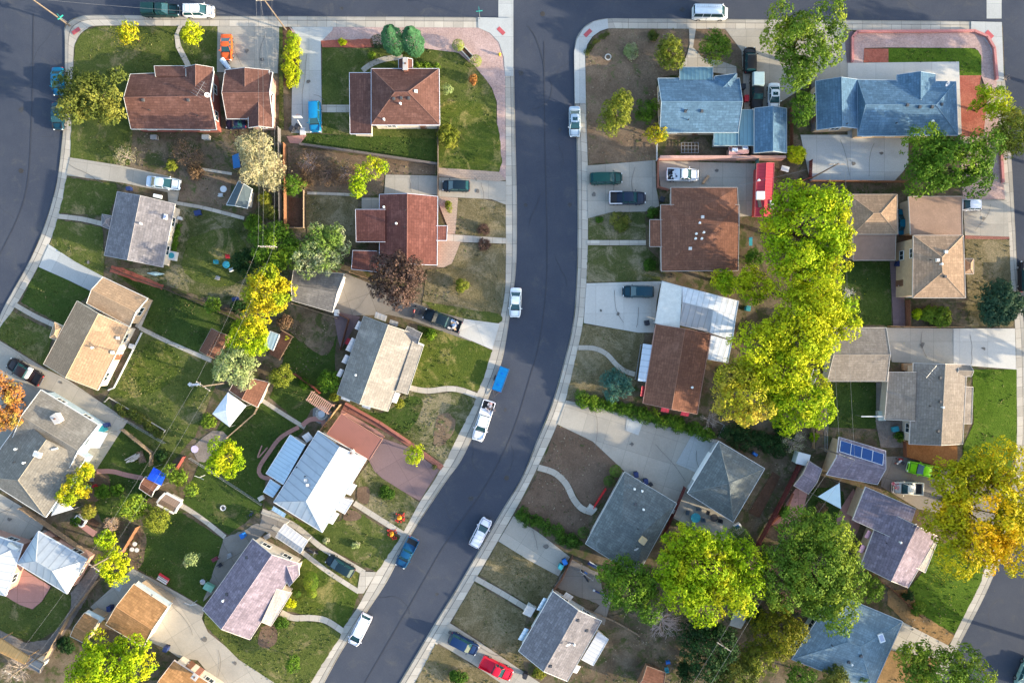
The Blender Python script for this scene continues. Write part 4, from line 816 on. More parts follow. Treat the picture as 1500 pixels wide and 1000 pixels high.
patch('ground', [(880, 905), (960, 900), (1000, 1003), (830, 1003)], DIRTG, 1.2, smooth=3); patch('patio', [(900, 862), (885, 915), (865, 900)], DRIVED, 2)
patch('path', [(1075, 893), (1100, 895), (1085, 920), (1068, 915)], DRIVEB, 3); patch('alley', [(1195, 540), (1212, 540), (1210, 660), (1195, 665)], DIRT, 1.5)
# dead leaves lying on the ground under the big autumn trees
def litter(px, py, r, n, mat):
    c = W(px, py); a = RNG.uniform(0, 6.283, n); d = np.abs(RNG.normal(0, .55, n)) * r * S; P = np.stack([c.x + np.cos(a) * d, c.y + np.sin(a) * d, np.full(n, .16)], 1); o = leaf_obj('fallen_leaves', P, np.tile([0, 0, 4.], (n, 1)), .13, mat, None); o['kind'] = 'stuff'

# tar seams, cracks and stains on the roads
TAR = flat('road_tar', (.032, .037, .048), .7); TAR2 = flat('road_seam_worn', (.034, .039, .052), .9); STAIN = flat('road_stain', (.045, .047, .052), .9, var=.3, scale=3)
strip('road_seam', [(797, 60), (798, 200), (801, 330), (800, 420), (790, 500), (774, 560), (748, 640), (706, 720), (650, 800), (604, 880), (540, 990), (500, 1060)], 1.6, TAR2, -4.78, 30)
strip('road_seam', [(100, -12), (730, -10)], 1.4, TAR2, -4.77, 20); strip('road_seam', [(860, -8), (1440, -6)], 1.4, TAR2, -4.77, 20); strip('road_seam', [(48, 20), (45, 180), (35, 290), (-5, 380)], 1.4, TAR2, -4.78, 20); strip('road_seam', [(773, 38), (782, 50), (790, 70), (796, 92), (797, 110)], 1.2, TAR, -4.76, 12)
random.seed(5)
for i, (x, y, a, l) in enumerate(((780, 160, 10, 60), (820, 250, 95, 40), (775, 330, 80, 70), (830, 420, 100, 50), (700, 690, 120, 60), (745, 690, 30, 40), (600, 900, 120, 60), (560, 960, 60, 40), (40, 100, 85, 80), (60, 200, 10, 40), (20, 320, 120, 60), (600, 8, 5, 60), (300, 6, 170, 50), (950, 12, 10, 60), (1350, 14, 175, 70), (1460, 930, 120, 60), (1490, 200, 90, 60), (660, 760, 125, 50), (810, 110, 60, 45))):
    pts = [(x, y)]; t = R(a)
    for k in range(6): t += random.uniform(-.5, .5); pts.append((pts[-1][0] + math.cos(t) * l / 6, pts[-1][1] - math.sin(t) * l / 6))
    strip('road_crack', pts, .7, TAR, -4.75, 10)
for x, y, r in ((763, 107, 4), (820, 190, 3), (770, 300, 3), (835, 300, 3), (690, 730, 4), (640, 870, 3), (740, 600, 3), (30, 160, 4), (500, 12, 3), (1000, 14, 4)):
    patch('road_stain', [(x + r * random.uniform(.6, 1.2) * math.cos(k * .785), y + r * random.uniform(.6, 1.2) * math.sin(k * .785)) for k in range(8)], STAIN, -4.77, smooth=3)
for x, y in ((795, 20), (742, 700), (30, 250)):
    c = W(x, y); MB().disc((c.x, c.y, -.139), .38, .012, 18).build('manhole_cover', flat('iron_cover', (.05, .045, .042), .6, .4), kind='structure')
# loose stuff that breaks up lawns and dirt: tufts, stones, leaves
def scatter(name, polys, per, size, mat, up=False, lift=0.0):
    P = []
    for poly, z in polys:
        xs = [p[0] for p in poly]; ys = [p[1] for p in poly]; n = int((max(xs) - min(xs)) * (max(ys) - min(ys)) * per); X = RNG.uniform(min(xs), max(xs), n); Y = RNG.uniform(min(ys), max(ys), n)
        ck = (np.sin(X * .9 + Y * .5) + np.sin(Y * 1.3 - X * .4) + np.sin(X * .31) + RNG.normal(0, .8, n)) > .1
        for x, y in zip(X[ck], Y[ck]):
            if inpoly(x, y, poly): P.append((x, y, z + .04 + lift))
    P = np.array(P); Q = RNG.normal(size=P.shape) * (1, 1, .3) if up else np.tile([0, 0, 2.2], (len(P), 1)); o = leaf_obj(name, P, Q * 1.0, size, mat, None, .6); o['kind'] = 'stuff'

OIL = flat('oil_stain', (.13, .12, .11), .8, var=.3, scale=3); CRK = flat('slab_crack', (.12, .11, .1), .9)
for x, y, r in ((362, 75, 3), (384, 88, 3), (452, 120, 3), (700, 280, 3), (870, 285, 3), (905, 460, 3), (880, 455, 2), (1050, 250, 3), (925, 650, 3), (800, 800, 4), (660, 925, 3), (130, 385, 3), (300, 935, 4), (345, 970, 3), (1440, 510, 3), (1350, 505, 4), (1440, 320, 3), (90, 560, 3), (560, 440, 4), (1250, 240, 4), (1290, 225, 3), (15, 760, 3)):
    patch('oil_stain', [(x + r * random.uniform(.5, 1.3) * math.cos(k * .785), y + r * random.uniform(.5, 1.3) * math.sin(k * .785)) for k in range(8)], OIL, 4.4, smooth=3)
for x, y, a, l in ((340, 60, 80, 40), (390, 50, 100, 50), (450, 80, 95, 90), (460, 140, 10, 18), (600, 262, 90, 20), (705, 268, 95, 26), (900, 250, 85, 50), (930, 245, 95, 55), (900, 425, 100, 50), (935, 450, 95, 30), (870, 600, 60, 60), (960, 650, 40, 70), (1020, 660, 100, 50), (780, 775, 60, 30), (250, 880, 50, 60), (320, 950, 60, 40), (1420, 490, 90, 45), (1350, 485, 95, 40), (1450, 300, 95, 45), (1230, 205, 80, 55), (1280, 210, 100, 50), (100, 240, 20, 60), (30, 520, 60, 50), (540, 430, 130, 40), (20, 740, 150, 30), (690, 940, 40, 50)):
    pts = [(x, y)]; t = R(a)
    for k in range(5): t += random.uniform(-.3, .3); pts.append((pts[-1][0] + math.cos(t) * l / 5, pts[-1][1] + math.sin(t) * l / 5))
    strip('slab_crack', pts, .5, CRK, 4.5, 8)
# ---------------------------------------------------------------- houses
BRN = shingle('shingle_brown', (.148, .075, .060)); RED = shingle('shingle_red', (.175, .072, .058)); GRY = shingle('shingle_grey', (.20, .19, .20)); TAN = shingle('shingle_tan', (.40, .27, .165), .12, patch=.15); BGE = shingle('shingle_beige', (.235, .215, .18), .15); DGR = shingle('shingle_slate', (.155, .155, .165))
PRP = shingle('shingle_violet', (.245, .205, .245), .28, patch=.35); BLU = shingle('shingle_blue', (.10, .18, .26), .25, patch=.2); CAR = shingle('shingle_caramel', (.36, .195, .085), .3); RBR = shingle('shingle_rust', (.20, .095, .062), .2); TNB = shingle('shingle_sand', (.34, .235, .155), .18); GRT = shingle('shingle_greige', (.255, .22, .185), .15); SLG = shingle('shingle_green_grey', (.145, .165, .165), .18, patch=.3)
MWH = metalroof('metal_white', (.40, .405, .42)); MWP = metalroof('metal_weathered', (.62, .63, .64), .9, .6, .0, .16); MBL = metalroof('metal_pale_blue', (.33, .45, .55)); MTL = metalroof('metal_teal', (.10, .20, .25)); MWB = metalroof('metal_bluewhite', (.32, .355, .395), 1.2); MRD = metalroof('metal_red', (.40, .03, .045), .5); PGO = metalroof('polycarb_red', (.24, .095, .07), .22, .6, 0); PBR = metalroof('panel_brown', (.25, .17, .12), .35); PYL = metalroof('slat_ochre', (.42, .24, .08), .5, .7, 0)
WBR = flat('brick_wall', (.22, .07, .055), .9, var=.2, scale=6); WCR = flat('stucco_cream', (.52, .46, .38), .9); WWH = flat('siding_white', (.5, .49, .47), .8); WTN = flat('stucco_tan', (.45, .33, .22), .9); WBL = flat('siding_blue', (.36, .46, .52), .8); WRD = flat('siding_red', (.32, .05, .045), .8); WPK = flat('brick_pink', (.42, .25, .2), .9, var=.2, scale=5); WGY = flat('siding_grey', (.35, .36, .36), .8); WDD = flat('plank_brown', (.20, .11, .065), .9, var=.25, scale=4); CHB = flat('chimney_brick', (.24, .10, .07), .9, var=.25, scale=8); CHT = flat('chimney_tan', (.38, .29, .2), .9)
CRE = (.55, .50, .43); WHT = (.5, .5, .5); DRK = (.14, .13, .12)
def g(q, m, ze=2.7, zr=4.1, **k): return dict(t='gable', q=q, m=m, ze=ze, zr=zr, **k)
def hp(q, m, ze=2.7, zr=4.3, **k): return dict(t='hip', q=q, m=m, ze=ze, zr=zr, **k)
def sh(q, m, zr=2.9, ze=2.5, **k): return dict(t='shed', q=q, m=m, ze=ze, zr=zr, **k)
def fl(q, m, ze=2.4, **k): return dict(t='flat', q=q, m=m, ze=ze, zr=ze, **k)
building('house', 'long brown shingled house with red brick walls beside the olive tree', 'house', WBR, [
    g([(191, 109), (313, 104), (317, 190), (192, 189)], BRN, zr=4.5), g([(270, 99), (270, 150), (312, 148), (312, 99)], BRN, ze=2.72, zr=3.75), sh([(228, 112), (272, 112), (272, 97), (226, 97)], BRN, zr=3.15, ze=2.68)], trim=(.45, .47, .46),
    bits=[('vent', 210, 147), ('vent', 276, 147), ('pipe', 220, 162), ('pipe', 290, 170), ('antenna', 303, 138, 60), ('dish', 306, 140)])
building('garage', 'brown shingled garage with a pink brick gable wall, right of the long brown house', 'garage', WPK, [
    g([(329, 107), (399, 106), (399, 174), (332, 174)], BRN, ze=2.6, zr=3.9), g([(330, 103), (330, 140), (394, 140), (394, 103)], BRN, ze=2.62, zr=3.5), g([(364, 140), (364, 187), (399, 187), (399, 140)], BRN, ze=2.63, zr=3.4)], trim=(.5, .5, .5), gdoor=(1, 3))
building('house', 'brown hip roofed house with a lower side roof, left of the pink gravel corner', 'house', WCR, [
    hp([(544, 101), (643, 101), (644, 183), (544, 183)], BRN, ze=3.2, zr=5.2, i=(.38, .43)), sh([(544, 107), (544, 196), (513, 196), (512, 107)], BRN, zr=2.9, ze=2.4, nw=1), g([(584, 87), (584, 104), (604, 104), (604, 87)], BRN, ze=2.9, zr=3.5, nw=1)], trim=(.6, .6, .66),
    bits=[('chimney', 595, 97, 0, .6, 1.7, .8, CHB), ('vent', 577, 145), ('vent', 588, 144), ('vent', 599, 144), ('vent_pale', 609, 134), ('pipe_white', 587, 153), ('pipe_white', 563, 176), ('pipe', 573, 136)])
building('house', 'brick red cross shaped roof house behind the dark purple tree', 'house', WRD, [
    g([(556, 285), (556, 388), (640, 388), (641, 288)], RED, zr=4.0), sh([(564, 307), (564, 354), (522, 354), (521, 307)], RED, zr=3.35, ze=2.55, nw=1), sh([(639, 331), (639, 352), (654, 352), (655, 331)], RED, zr=2.74, ze=2.5, nw=1), sh([(552, 368), (552, 398), (515, 394), (517, 367)], RED, zr=2.5, ze=2.2, nw=1)], trim=(.5, .52, .6),
    bits=[('pipe_white', 581, 328), ('pipe_white', 563, 304), ('pipe', 593, 333), ('pipe', 576, 329), ('pipe', 594, 308)])
building('garage', 'low grey shingled garage with a white rake board, below the pale and green tree', 'garage', WGY, [g([(430, 396), (504, 401), (487, 457), (428, 440)], shingle('shingle_ash', (.19, .175, .16), .15), zr=3.4)], trim=(.6, .56, .5), gdoor=(0, 1))
building('house', 'grey ridged house with a cream rear wall, left side beside the curving west street', 'house', WCR, [
    g([(172, 281), (153, 374), (238, 391), (256, 299)], GRY, zr=4.3), hp([(149, 331), (150, 314), (166, 317), (164, 337)], GRY, ze=2.4, zr=2.9, nw=1)], trim=(.35, .34, .34), bits=[('pipe_white', 208, 328), ('skylight', 243, 318, -12, .45, .8), ('box', 232, 288, -12, 1.2, .5, .4, flat('trim_w2', (.6, .62, .62)))])
building('garage', 'tan gable garage with white boards attached above the tan house at far left', 'garage', WTN, [g([(151, 406), (216, 437), (190, 478), (127, 444)], TAN, zr=3.5)], trim=(.66, .64, .6), gdoor=(0, 3))
building('house', 'tan ridged house with a small square porch roof, at the left edge', 'house', WCR, [
    g([(113, 441), (64, 533), (143, 571), (189, 479)], TAN, ze=2.75, zr=3.9), hp([(73, 494), (80, 472), (95, 479), (88, 500)], TAN, ze=2.5, zr=3.0, nw=1)], trim=(.6, .52, .4), bits=[('pipe_white', 137, 509), ('vent_pale', 173, 495), ('vent_pale', 165, 516)])
building('house', 'large beige grey house with skylights at the left edge by the black truck', 'house', WBL, [
    g([(60, 571), (144, 622), (97, 694), (17, 645)], BGE, ze=2.9, zr=3.9), hp([(125, 671), (67, 757), (-28, 697), (33, 612)], BGE, ze=2.91, zr=4.6, i=(.0, .32))], trim=(.6, .62, .62),
    bits=[('chimney', 87, 612, 33, .9, 1.3, .9, flat('chimney_white', (.7, .68, .66))), ('skylight', 56, 665, -22, 1.1, .8), ('pipe_white', 25, 657), ('pipe_white', 37, 677), ('pipe', 22, 676), ('box', 81, 657, 10, .9, .3, .3, WWH)])
building('house', 'pale blue and white hipped metal roof house near the bottom left corner', 'house', WPK, [hp([(56, 778), (127, 819), (98, 869), (26, 825)], MWB, ze=2.9, zr=4.7)], trim=(.62, .66, .7))
building('house', 'white metal roofed house cut by the left edge beside the pink patio', 'house', WPK, [hp([(-50, 770), (33, 797), (8, 872), (-75, 850)], MWB, ze=2.95, zr=4.6)], trim=(.66, .68, .7), bits=[('box', 22, 800, -30, 1.8, .6, .5, flat('grey_unit', (.25, .3, .34)))])
building('garage', 'caramel brown garage at the top of the wide driveway', 'garage', WTN, [g([(196, 855), (246, 888), (210, 947), (155, 914)], CAR, zr=3.7), sh([(203, 851), (252, 883), (246, 889), (198, 856)], flat('felt_pale', (.42, .45, .42)), zr=2.55, ze=2.5, nw=1)], trim=(.55, .5, .42), gdoor=(0, 1), bits=[('vent', 222, 872)])
building('shed', 'small tan gable shed with a pale lean-to, left of the caramel garage', 'shed', WTN, [g([(124, 897), (145, 908), (127, 943), (103, 931)], CAR, ze=2.1, zr=2.8), sh([(130, 893), (153, 905), (146, 912), (124, 898)], flat('felt_pale', (.42, .45, .42)), zr=2.2, ze=2.05, nw=1)], trim=(.5, .45, .38), windows=False)
building('house', 'violet and cream ridged house beside the wide driveway, bottom left', 'house', WCR, [
    g([(370, 789), (297, 892), (366, 936), (438, 825)], PRP, zr=4.4), g([(407, 829), (424, 858), (438, 842), (437, 826)], PRP, ze=2.72, zr=3.3, nw=1), sh([(405, 862), (383, 910), (397, 916), (427, 868)], shingle('shingle_cream', (.42, .38, .35), .15), zr=3.05, ze=2.5, nw=1)], trim=(.55, .5, .44), bits=[('pipe_white', 328, 878), ('vent', 332, 870), ('vent', 361, 816)])
building('carport', 'white gable carport beside the parked dark hatchback, lower left', 'carport', WWH, [g([(417, 767), (451, 792), (440, 810), (404, 786)], MWH, ze=2.2, zr=2.8, open=1)], trim=WHT, windows=False)
building('house', 'bright white and pale blue metal roofed house beside the red patio cover', 'house', WWH, [
    dict(t='hip', q=[(466, 631), (401, 735), (472, 779), (537, 672)], m=MWB, ze=2.8, zr=4.5, i=(0, .26)),
    sh([(447, 652), (415, 709), (390, 693), (425, 637)], MBL, zr=2.95, ze=2.4, nw=1), sh([(495, 728), (487, 742), (505, 752), (517, 733)], MWH, zr=2.85, ze=2.5, nw=1), sh([(411, 712), (400, 728), (386, 720), (396, 702)], MBL, zr=2.3, ze=2.1, nw=1)], trim=(.66, .67, .68),
    bits=[('chimney', 516, 662, 30, .6, .6, .7, flat('flue_box', (.5, .45, .42))), ('vent_pale', 448, 703), ('vent_pale', 451, 710), ('pipe', 447, 697), ('pipe', 435, 684), ('awning', 451, 640, 33, 1.2, 1.2, MWH), ('awning', 515, 716, 58, 1.8, .8, MWH), ('awning', 489, 758, 58, 1.9, .8, MWH), ('awning', 409, 749, -32, 2.2, .8, MBL)])
building('patio_cover', 'brick red corrugated patio cover beside the white metal roofed house', 'patio cover', WDD, [sh([(500, 606), (560, 643), (541, 673), (479, 635)], PGO, zr=2.6, ze=2.5, open=1)], trim=(.4, .2, .14), windows=False)
building('house', 'dark and beige ridged house with white window awnings, left of the main street', 'house', WCR, [
    g([(533, 463), (494, 577), (568, 602), (611, 490)], shingle('shingle_beige_pale', (.29, .265, .23), .15), zr=4.6), sh([(604, 500), (580, 572), (597, 577), (620, 507)], shingle('shingle_beige_pale', (.29, .265, .23), .15), zr=2.95, ze=2.5, nw=1), g([(590, 495), (612, 504), (618, 488), (597, 478)], DGR, ze=2.85, zr=3.5, nw=1)], trim=(.4, .38, .34),
    bits=[('pipe_white', 522, 549), ('awning', 558, 464, -20, 1.8, .9, MWH), ('awning', 577, 473, -20, 1.3, .7, MWH), ('awning', 601, 483, -20, 1.2, .8, MWH), ('awning', 614, 511, 65, 1.8, .9, MWH), ('awning', 580, 582, 68, 1.6, .8, MWH), ('awning', 507, 583, -20, 1.4, .7, MWH), ('awning', 537, 595, -20, 1.3, .6, MWH), ('awning', 526, 477, 62, 1.3, .7, MWH), ('awning', 515, 505, 62, 2.1, .8, MWH), ('awning', 507, 526, 62, 1.3, .7, MWH), ('awning', 499, 546, 62, 1.2, .6, MWH)])
building('shed', 'peaked brown shed beside the long concrete path, left of the lime tree', 'shed', WDD, [g([(310, 481), (292, 514), (318, 526), (335, 492)], RBR, ze=2.2, zr=2.7)], trim=(.3, .22, .16), windows=False)
building('shed', 'rust brown shed beside the white star shaped canopy', 'shed', WCR, [g([(350, 548), (336, 572), (377, 596), (394, 560)], RBR, ze=2.3, zr=2.9)], trim=(.6, .5, .42), windows=False)
building('shed', 'pale blue roofed shed by the red brown deck, under the lime tree', 'shed', WWH, [sh([(396, 485), (409, 490), (400, 513), (388, 506)], MBL, zr=2.3, ze=2.1)], trim=WHT, windows=False)
building('shed', 'dark slate blue shed with a grey slope, beside the round white table', 'shed', WWH, [g([(350, 265), (332, 300), (362, 305), (369, 277)], flat('felt_slate', (.06, .085, .10), .8), ze=2.3, zr=3.0)], trim=(.55, .6, .62), windows=False)
building('house', 'tan roofed house with a white and brick front, cut by the bottom edge at left', 'house', WCR, [g([(255, 967), (322, 1010), (290, 1060), (222, 1015)], CAR, zr=4.0)], trim=(.6, .5, .45), bits=[('chimney', 291, 985, -35, .8, .8, 1.2, CHB)])
building('shed', 'little brown ribbed shed with a wide white border, by the long garden path', 'shed', WWH, [g([(243, 723), (265, 735), (255, 750), (231, 737)], PBR, ze=2.1, zr=2.4, tw=.3)], trim=(.62, .6, .56), windows=False)
building('shed', 'small tan shed with a blue tarp on its upper half', 'shed', WWH, [g([(213, 698), (232, 710), (222, 727), (204, 715)], RBR, ze=2.1, zr=2.5)], trim=WHT, windows=False)
building('pergola', 'ochre slatted lean-to roof in the bottom left corner', 'pergola', WDD, [sh([(0, 935), (42, 962), (36, 972), (-4, 953)], PYL, zr=2.5, ze=2.3, open=1)], trim=(.35, .22, .1), windows=False)
building('shed', 'dark blue grey shed beside the ochre lean-to, bottom left', 'shed', WGY, [g([(47, 963), (64, 972), (58, 985), (42, 975)], flat('felt_slate2', (.07, .09, .12), .8), ze=2.0, zr=2.4)], trim=DRK, windows=False)
# ---- east block
building('house', 'blue shingled house behind the brown dirt corner garden', 'house', WTN, [
    g([(964, 115), (1083, 115), (1081, 194), (967, 194)], BLU, zr=4.4), sh([(996, 117), (1044, 117), (1044, 99), (996, 99)], MTL, zr=2.9, ze=2.5, nw=1), hp([(1047, 112), (1047, 140), (1079, 140), (1079, 108)], BLU, ze=2.75, zr=3.6, nw=1)], trim=(.35, .42, .46),
    bits=[('vent', 1004, 163), ('vent', 1028, 163), ('pipe', 1008, 176), ('pipe', 1006, 162)])
building('carport', 'flat teal connecting roof between the blue house and its garage', 'carport', WGY, [fl([(1082, 161), (1104, 161), (1104, 213), (1082, 213)], MTL, ze=2.45, nw=1), fl([(1046, 195), (1083, 195), (1083, 213), (1046, 213)], MTL, ze=2.4, nw=1)], trim=(.3, .38, .4), windows=False)
building('garage', 'blue ridged garage beside the narrow strip of trees', 'garage', WGY, [g([(1105, 159), (1105, 224), (1152, 224), (1152, 159)], BLU, zr=3.7)], trim=(.35, .4, .42), windows=False)
building('house', 'long blue shingled house with hips, in front of the bright lawn corner', 'house', WTN, [
    g([(1195, 119), (1197, 190), (1259, 188), (1258, 117)], BLU, ze=2.68, zr=3.9), hp([(1256, 117), (1400, 120), (1403, 198), (1257, 199)], BLU, ze=2.75, zr=4.2, i=(.03, .27)), g([(1314, 110), (1314, 150), (1370, 150), (1370, 109)], BLU, ze=2.77, zr=3.9, nw=1)], trim=(.3, .38, .45),
    bits=[('vent', 1329, 154), ('vent', 1347, 157), ('vent', 1365, 157), ('vent', 1379, 153), ('pipe_white', 1364, 179), ('dish', 1383, 124), ('pipe', 1240, 182), ('pipe', 1312, 181)])
building('house', 'broad low rust brown roof house above the striped white carport', 'house', WCR, [
    hp([(968, 300), (1083, 300), (1081, 396), (969, 397)], RBR, ze=2.75, zr=3.6, nr=1), hp([(983, 275), (983, 330), (1082, 330), (1080, 275)], RBR, ze=2.73, zr=3.5, nw=1, nr=1), sh([(970, 322), (970, 361), (952, 361), (952, 322)], RBR, zr=2.74, ze=2.45, nw=1)], trim=(.4, .35, .32),
    bits=[('vent_pale', 1029, 318), ('pipe_white', 1024, 327), ('pipe_white', 1019, 343), ('pipe_white', 1018, 350), ('pipe_white', 1030, 341), ('pipe_white', 1027, 350), ('vent_pale', 1011, 364)])
building('house', 'rust brown house with red window awnings, below the striped white carport', 'house', WPK, [g([(961, 475), (942, 590), (1021, 606), (1041, 489)], RBR, zr=3.7)], trim=(.35, .2, .16),
    bits=[('awning', 950, 532, 82, 5.6, 2.6, metalroof('metal_sky', (.38, .45, .52), .9), 2.5), ('awning', 942, 573, 82, 1.5, .7, MRD), ('awning', 974, 600, -10, 1.2, .7, MRD), ('awning', 1003, 606, -10, 1.2, .6, MRD), ('pipe_white', 1013, 567)])
building('carport', 'patched white metal carport roof with a see-through grid, between two rust brown roofs', 'carport', WWH, [
    sh([(970, 412), (999, 420), (995, 482), (960, 473)], flat('panel_cream', (.60, .59, .54), .6), zr=2.7, ze=2.65, open=1), sh([(1000, 420), (1082, 441), (1078, 462), (1000, 442)], MWP, zr=2.7, ze=2.66, open=1), sh([(1000, 443), (1044, 455), (1040, 486), (997, 476)], metalroof('grid_panel', (.36, .34, .33), .9, .4, .1), zr=2.6, ze=2.56, open=1), sh([(1045, 455), (1078, 462), (1073, 498), (1040, 487)], MWP, zr=2.68, ze=2.6, open=1), sh([(1042, 491), (1072, 500), (1066, 531), (1037, 526)], MWP, zr=2.6, ze=2.5, open=1)], trim=WHT, windows=False)
building('garage', 'green grey hip roofed garage with a white edge beside the broad concrete driveway', 'garage', WGY, [hp([(1053, 646), (1120, 686), (1074, 764), (1007, 722)], SLG, ze=2.8, zr=4.3)], trim=(.6, .62, .62), gdoor=(0, 3))
building('house', 'dark green grey low roofed house with a red front rail, beside the round clipped bushes', 'house', WWH, [hp([(915, 691), (991, 737), (933, 843), (858, 796)], SLG, ze=2.8, zr=3.9, i=(.3, .3), nr=1)], trim=(.4, .42, .42),
    bits=[('box', 941, 790, -35, .9, 1.0, .8, flat('cooler_tan', (.5, .36, .2))), ('pipe_white', 942, 745), ('pipe_white', 940, 718), ('pipe_white', 929, 715), ('pipe', 934, 774), ('dish', 930, 800), ('vent', 931, 738)])
building('house', 'pale grey and cream ridged house at the bottom edge, right of the main street', 'house', WWH, [g([(810, 866), (760, 953), (831, 997), (881, 909)], GRY, zr=4.3), sh([(876, 925), (852, 965), (869, 974), (891, 936)], MWH, zr=2.6, ze=2.4, nw=1)], trim=(.6, .6, .58),
    bits=[('vent', 847, 908), ('vent', 860, 923), ('vent', 807, 975), ('pipe_white', 841, 942), ('dish', 831, 939), ('awning', 775, 894, 60, 1.5, 1.4, flat('felt_grey', (.3, .33, .35))), ('awning', 794, 884, 60, 2.1, .7, MBL), ('awning', 767, 928, 60, 2.0, .8, MBL), ('awning', 832, 873, -32, 1.3, 1.0, MWH), ('awning', 845, 979, 60, 1.2, .7, MWH)])
building('garage', 'sand coloured hip roofed garage with a flat brown extension, right of the giant lime tree', 'garage', WTN, [hp([(1243, 285), (1314, 285), (1315, 343), (1250, 343)], TNB, ze=2.8, zr=3.7), sh([(1250, 342), (1312, 343), (1311, 381), (1250, 381)], flat('felt_brown', (.22, .14, .105), .9), zr=2.6, ze=2.4)], trim=(.4, .35, .3), windows=False)
building('house', 'two storey sand coloured hipped house with a flat brown wing', 'house', WTN, [
    hp([(1338, 345), (1337, 436), (1414, 436), (1411, 345)], TNB, ze=5.2, zr=6.0, i=(.36, .4)), sh([(1334, 344), (1410, 344), (1409, 288), (1331, 288)], flat('felt_brown2', (.27, .175, .125), .9, scale=.6), zr=3.4, ze=3.1, nw=1), hp([(1411, 379), (1411, 401), (1426, 401), (1426, 379)], TNB, ze=3.0, zr=3.5, nw=1)], trim=(.42, .38, .34), bits=[('vent_pale', 1385, 369), ('vent_pale', 1373, 381), ('pipe_white', 1377, 387), ('pipe', 1362, 381), ('vent', 1384, 405)])
building('garage', 'greige ridged garage above the dark green lawn, right of the yellow tree', 'garage', WCR, [g([(1222, 480), (1298, 480), (1299, 558), (1212, 558)], GRT, zr=3.7)], trim=(.5, .46, .42), windows=False)
building('house', 'grey and beige T shaped house beside the bright right hand lawn', 'house', WCR, [
    g([(1338, 532), (1332, 650), (1410, 650), (1416, 534)], GRT, ze=2.8, zr=4.0), sh([(1342, 545), (1340, 616), (1296, 614), (1302, 545)], GRT, zr=3.3, ze=2.5, nw=1), sh([(1412, 566), (1411, 620), (1423, 620), (1425, 567)], GRT, zr=2.84, ze=2.6, nw=1), g([(1400, 551), (1423, 551), (1421, 535), (1402, 533)], GRT, ze=2.9, zr=3.5, nw=1)], trim=(.5, .46, .42),
    bits=[('vent', 1377, 553), ('vent', 1377, 588), ('vent', 1374, 631), ('pipe_white', 1379, 596), ('pipe', 1361, 594), ('antenna', 1352, 543, 50)])
building('garage', 'violet shingled garage carrying a row of blue solar panels', 'garage', WTN, [g([(1229, 640), (1297, 660), (1285, 709), (1211, 695)], PRP, ze=2.7, zr=3.9)], trim=(.55, .52, .54), windows=False, bits=[('solar', 1260, 660, (1231, 645), (1294, 665), (1229, 661), 4)])
building('shed', 'small violet shingled shed left of the solar panelled garage', 'shed', WTN, [g([(1185, 675), (1204, 687), (1184, 723), (1163, 711)], PRP, ze=2.2, zr=2.8)], trim=(.4, .3, .3), windows=False)
building('house', 'violet and cream house with striped awnings, beside the big orange tree', 'house', WTN, [
    g([(1292, 745), (1261, 828), (1330, 860), (1373, 785)], PRP, ze=2.8, zr=4.6), sh([(1342, 745), (1325, 795), (1249, 761), (1268, 713)], PRP, zr=3.9, ze=3.0, nw=1), sh([(1352, 800), (1340, 830), (1355, 838), (1374, 790)], shingle('shingle_cream2', (.42, .38, .33), .12), zr=3.0, ze=2.6, nw=1)], trim=(.6, .55, .5),
    bits=[('pipe_white', 1317, 793), ('pipe', 1297, 794), ('pipe', 1293, 782), ('dish', 1335, 765), ('awning', 1271, 782, 62, 1.2, .9, metalroof('stripe_red', (.55, .3, .34), .25, .8, 0), 2.4), ('awning', 1262, 803, 62, 1.2, .9, metalroof('stripe_red', (.55, .3, .34), .25, .8, 0), 2.4)])
building('house', 'blue roofed house half hidden by trees at the bottom edge, right side', 'house', WBL, [hp([(1222, 868), (1322, 910), (1278, 1010), (1160, 965)], shingle('shingle_pale_blue', (.16, .235, .285), .2, patch=.3), ze=2.8, zr=4.0, i=(.42, .42))], trim=(.35, .42, .48), bits=[('skylight', 1290, 933, 20, .8, 1.3), ('vent', 1261, 960), ('pipe', 1218, 944), ('vent', 1243, 969), ('pipe_white', 1246, 971)])
building('shed', 'brown round ended shed at the bottom edge beside the blue garden chairs', 'shed', WDD, [g([(948, 975), (975, 985), (965, 1020), (932, 1008)], RBR, ze=2.2, zr=3.0)], trim=(.3, .2, .14), windows=False)
building('trailer', 'long red roofed trailer beside the teal fence, right of the rust brown roof', 'trailer', WRD, [g([(1109, 240), (1106, 317), (1130, 317), (1134, 239)], MRD, ze=2.6, zr=2.85)], trim=(.4, .1, .1), windows=False, bits=[('box', 1113, 287, 0, 1.2, 1.2, .5, flat('cooler_white', (.7, .72, .72))), ('pipe_white', 1110, 265), ('box', 1112, 298, 10, .5, 1.2, .2, flat('dark_unit', (.04, .04, .045))), ('box', 1130, 300, 5, .5, 1.3, .25, WWH)])
building('playhouse', 'little pink playhouse with two square windows, behind the blue house', 'playhouse', WPK, [g([(1068, 216), (1095, 214), (1096, 224), (1068, 227)], flat('playhouse_pink', (.30, .17, .18)), ze=1.5, zr=1.8, oh=.1)], trim=(.5, .32, .32), windows=False, bits=[('skylight', 1076, 220, 0, .8, .5, (.02, .02, .02)), ('skylight', 1091, 217, 0, .8, .5, (.02, .02, .02))])
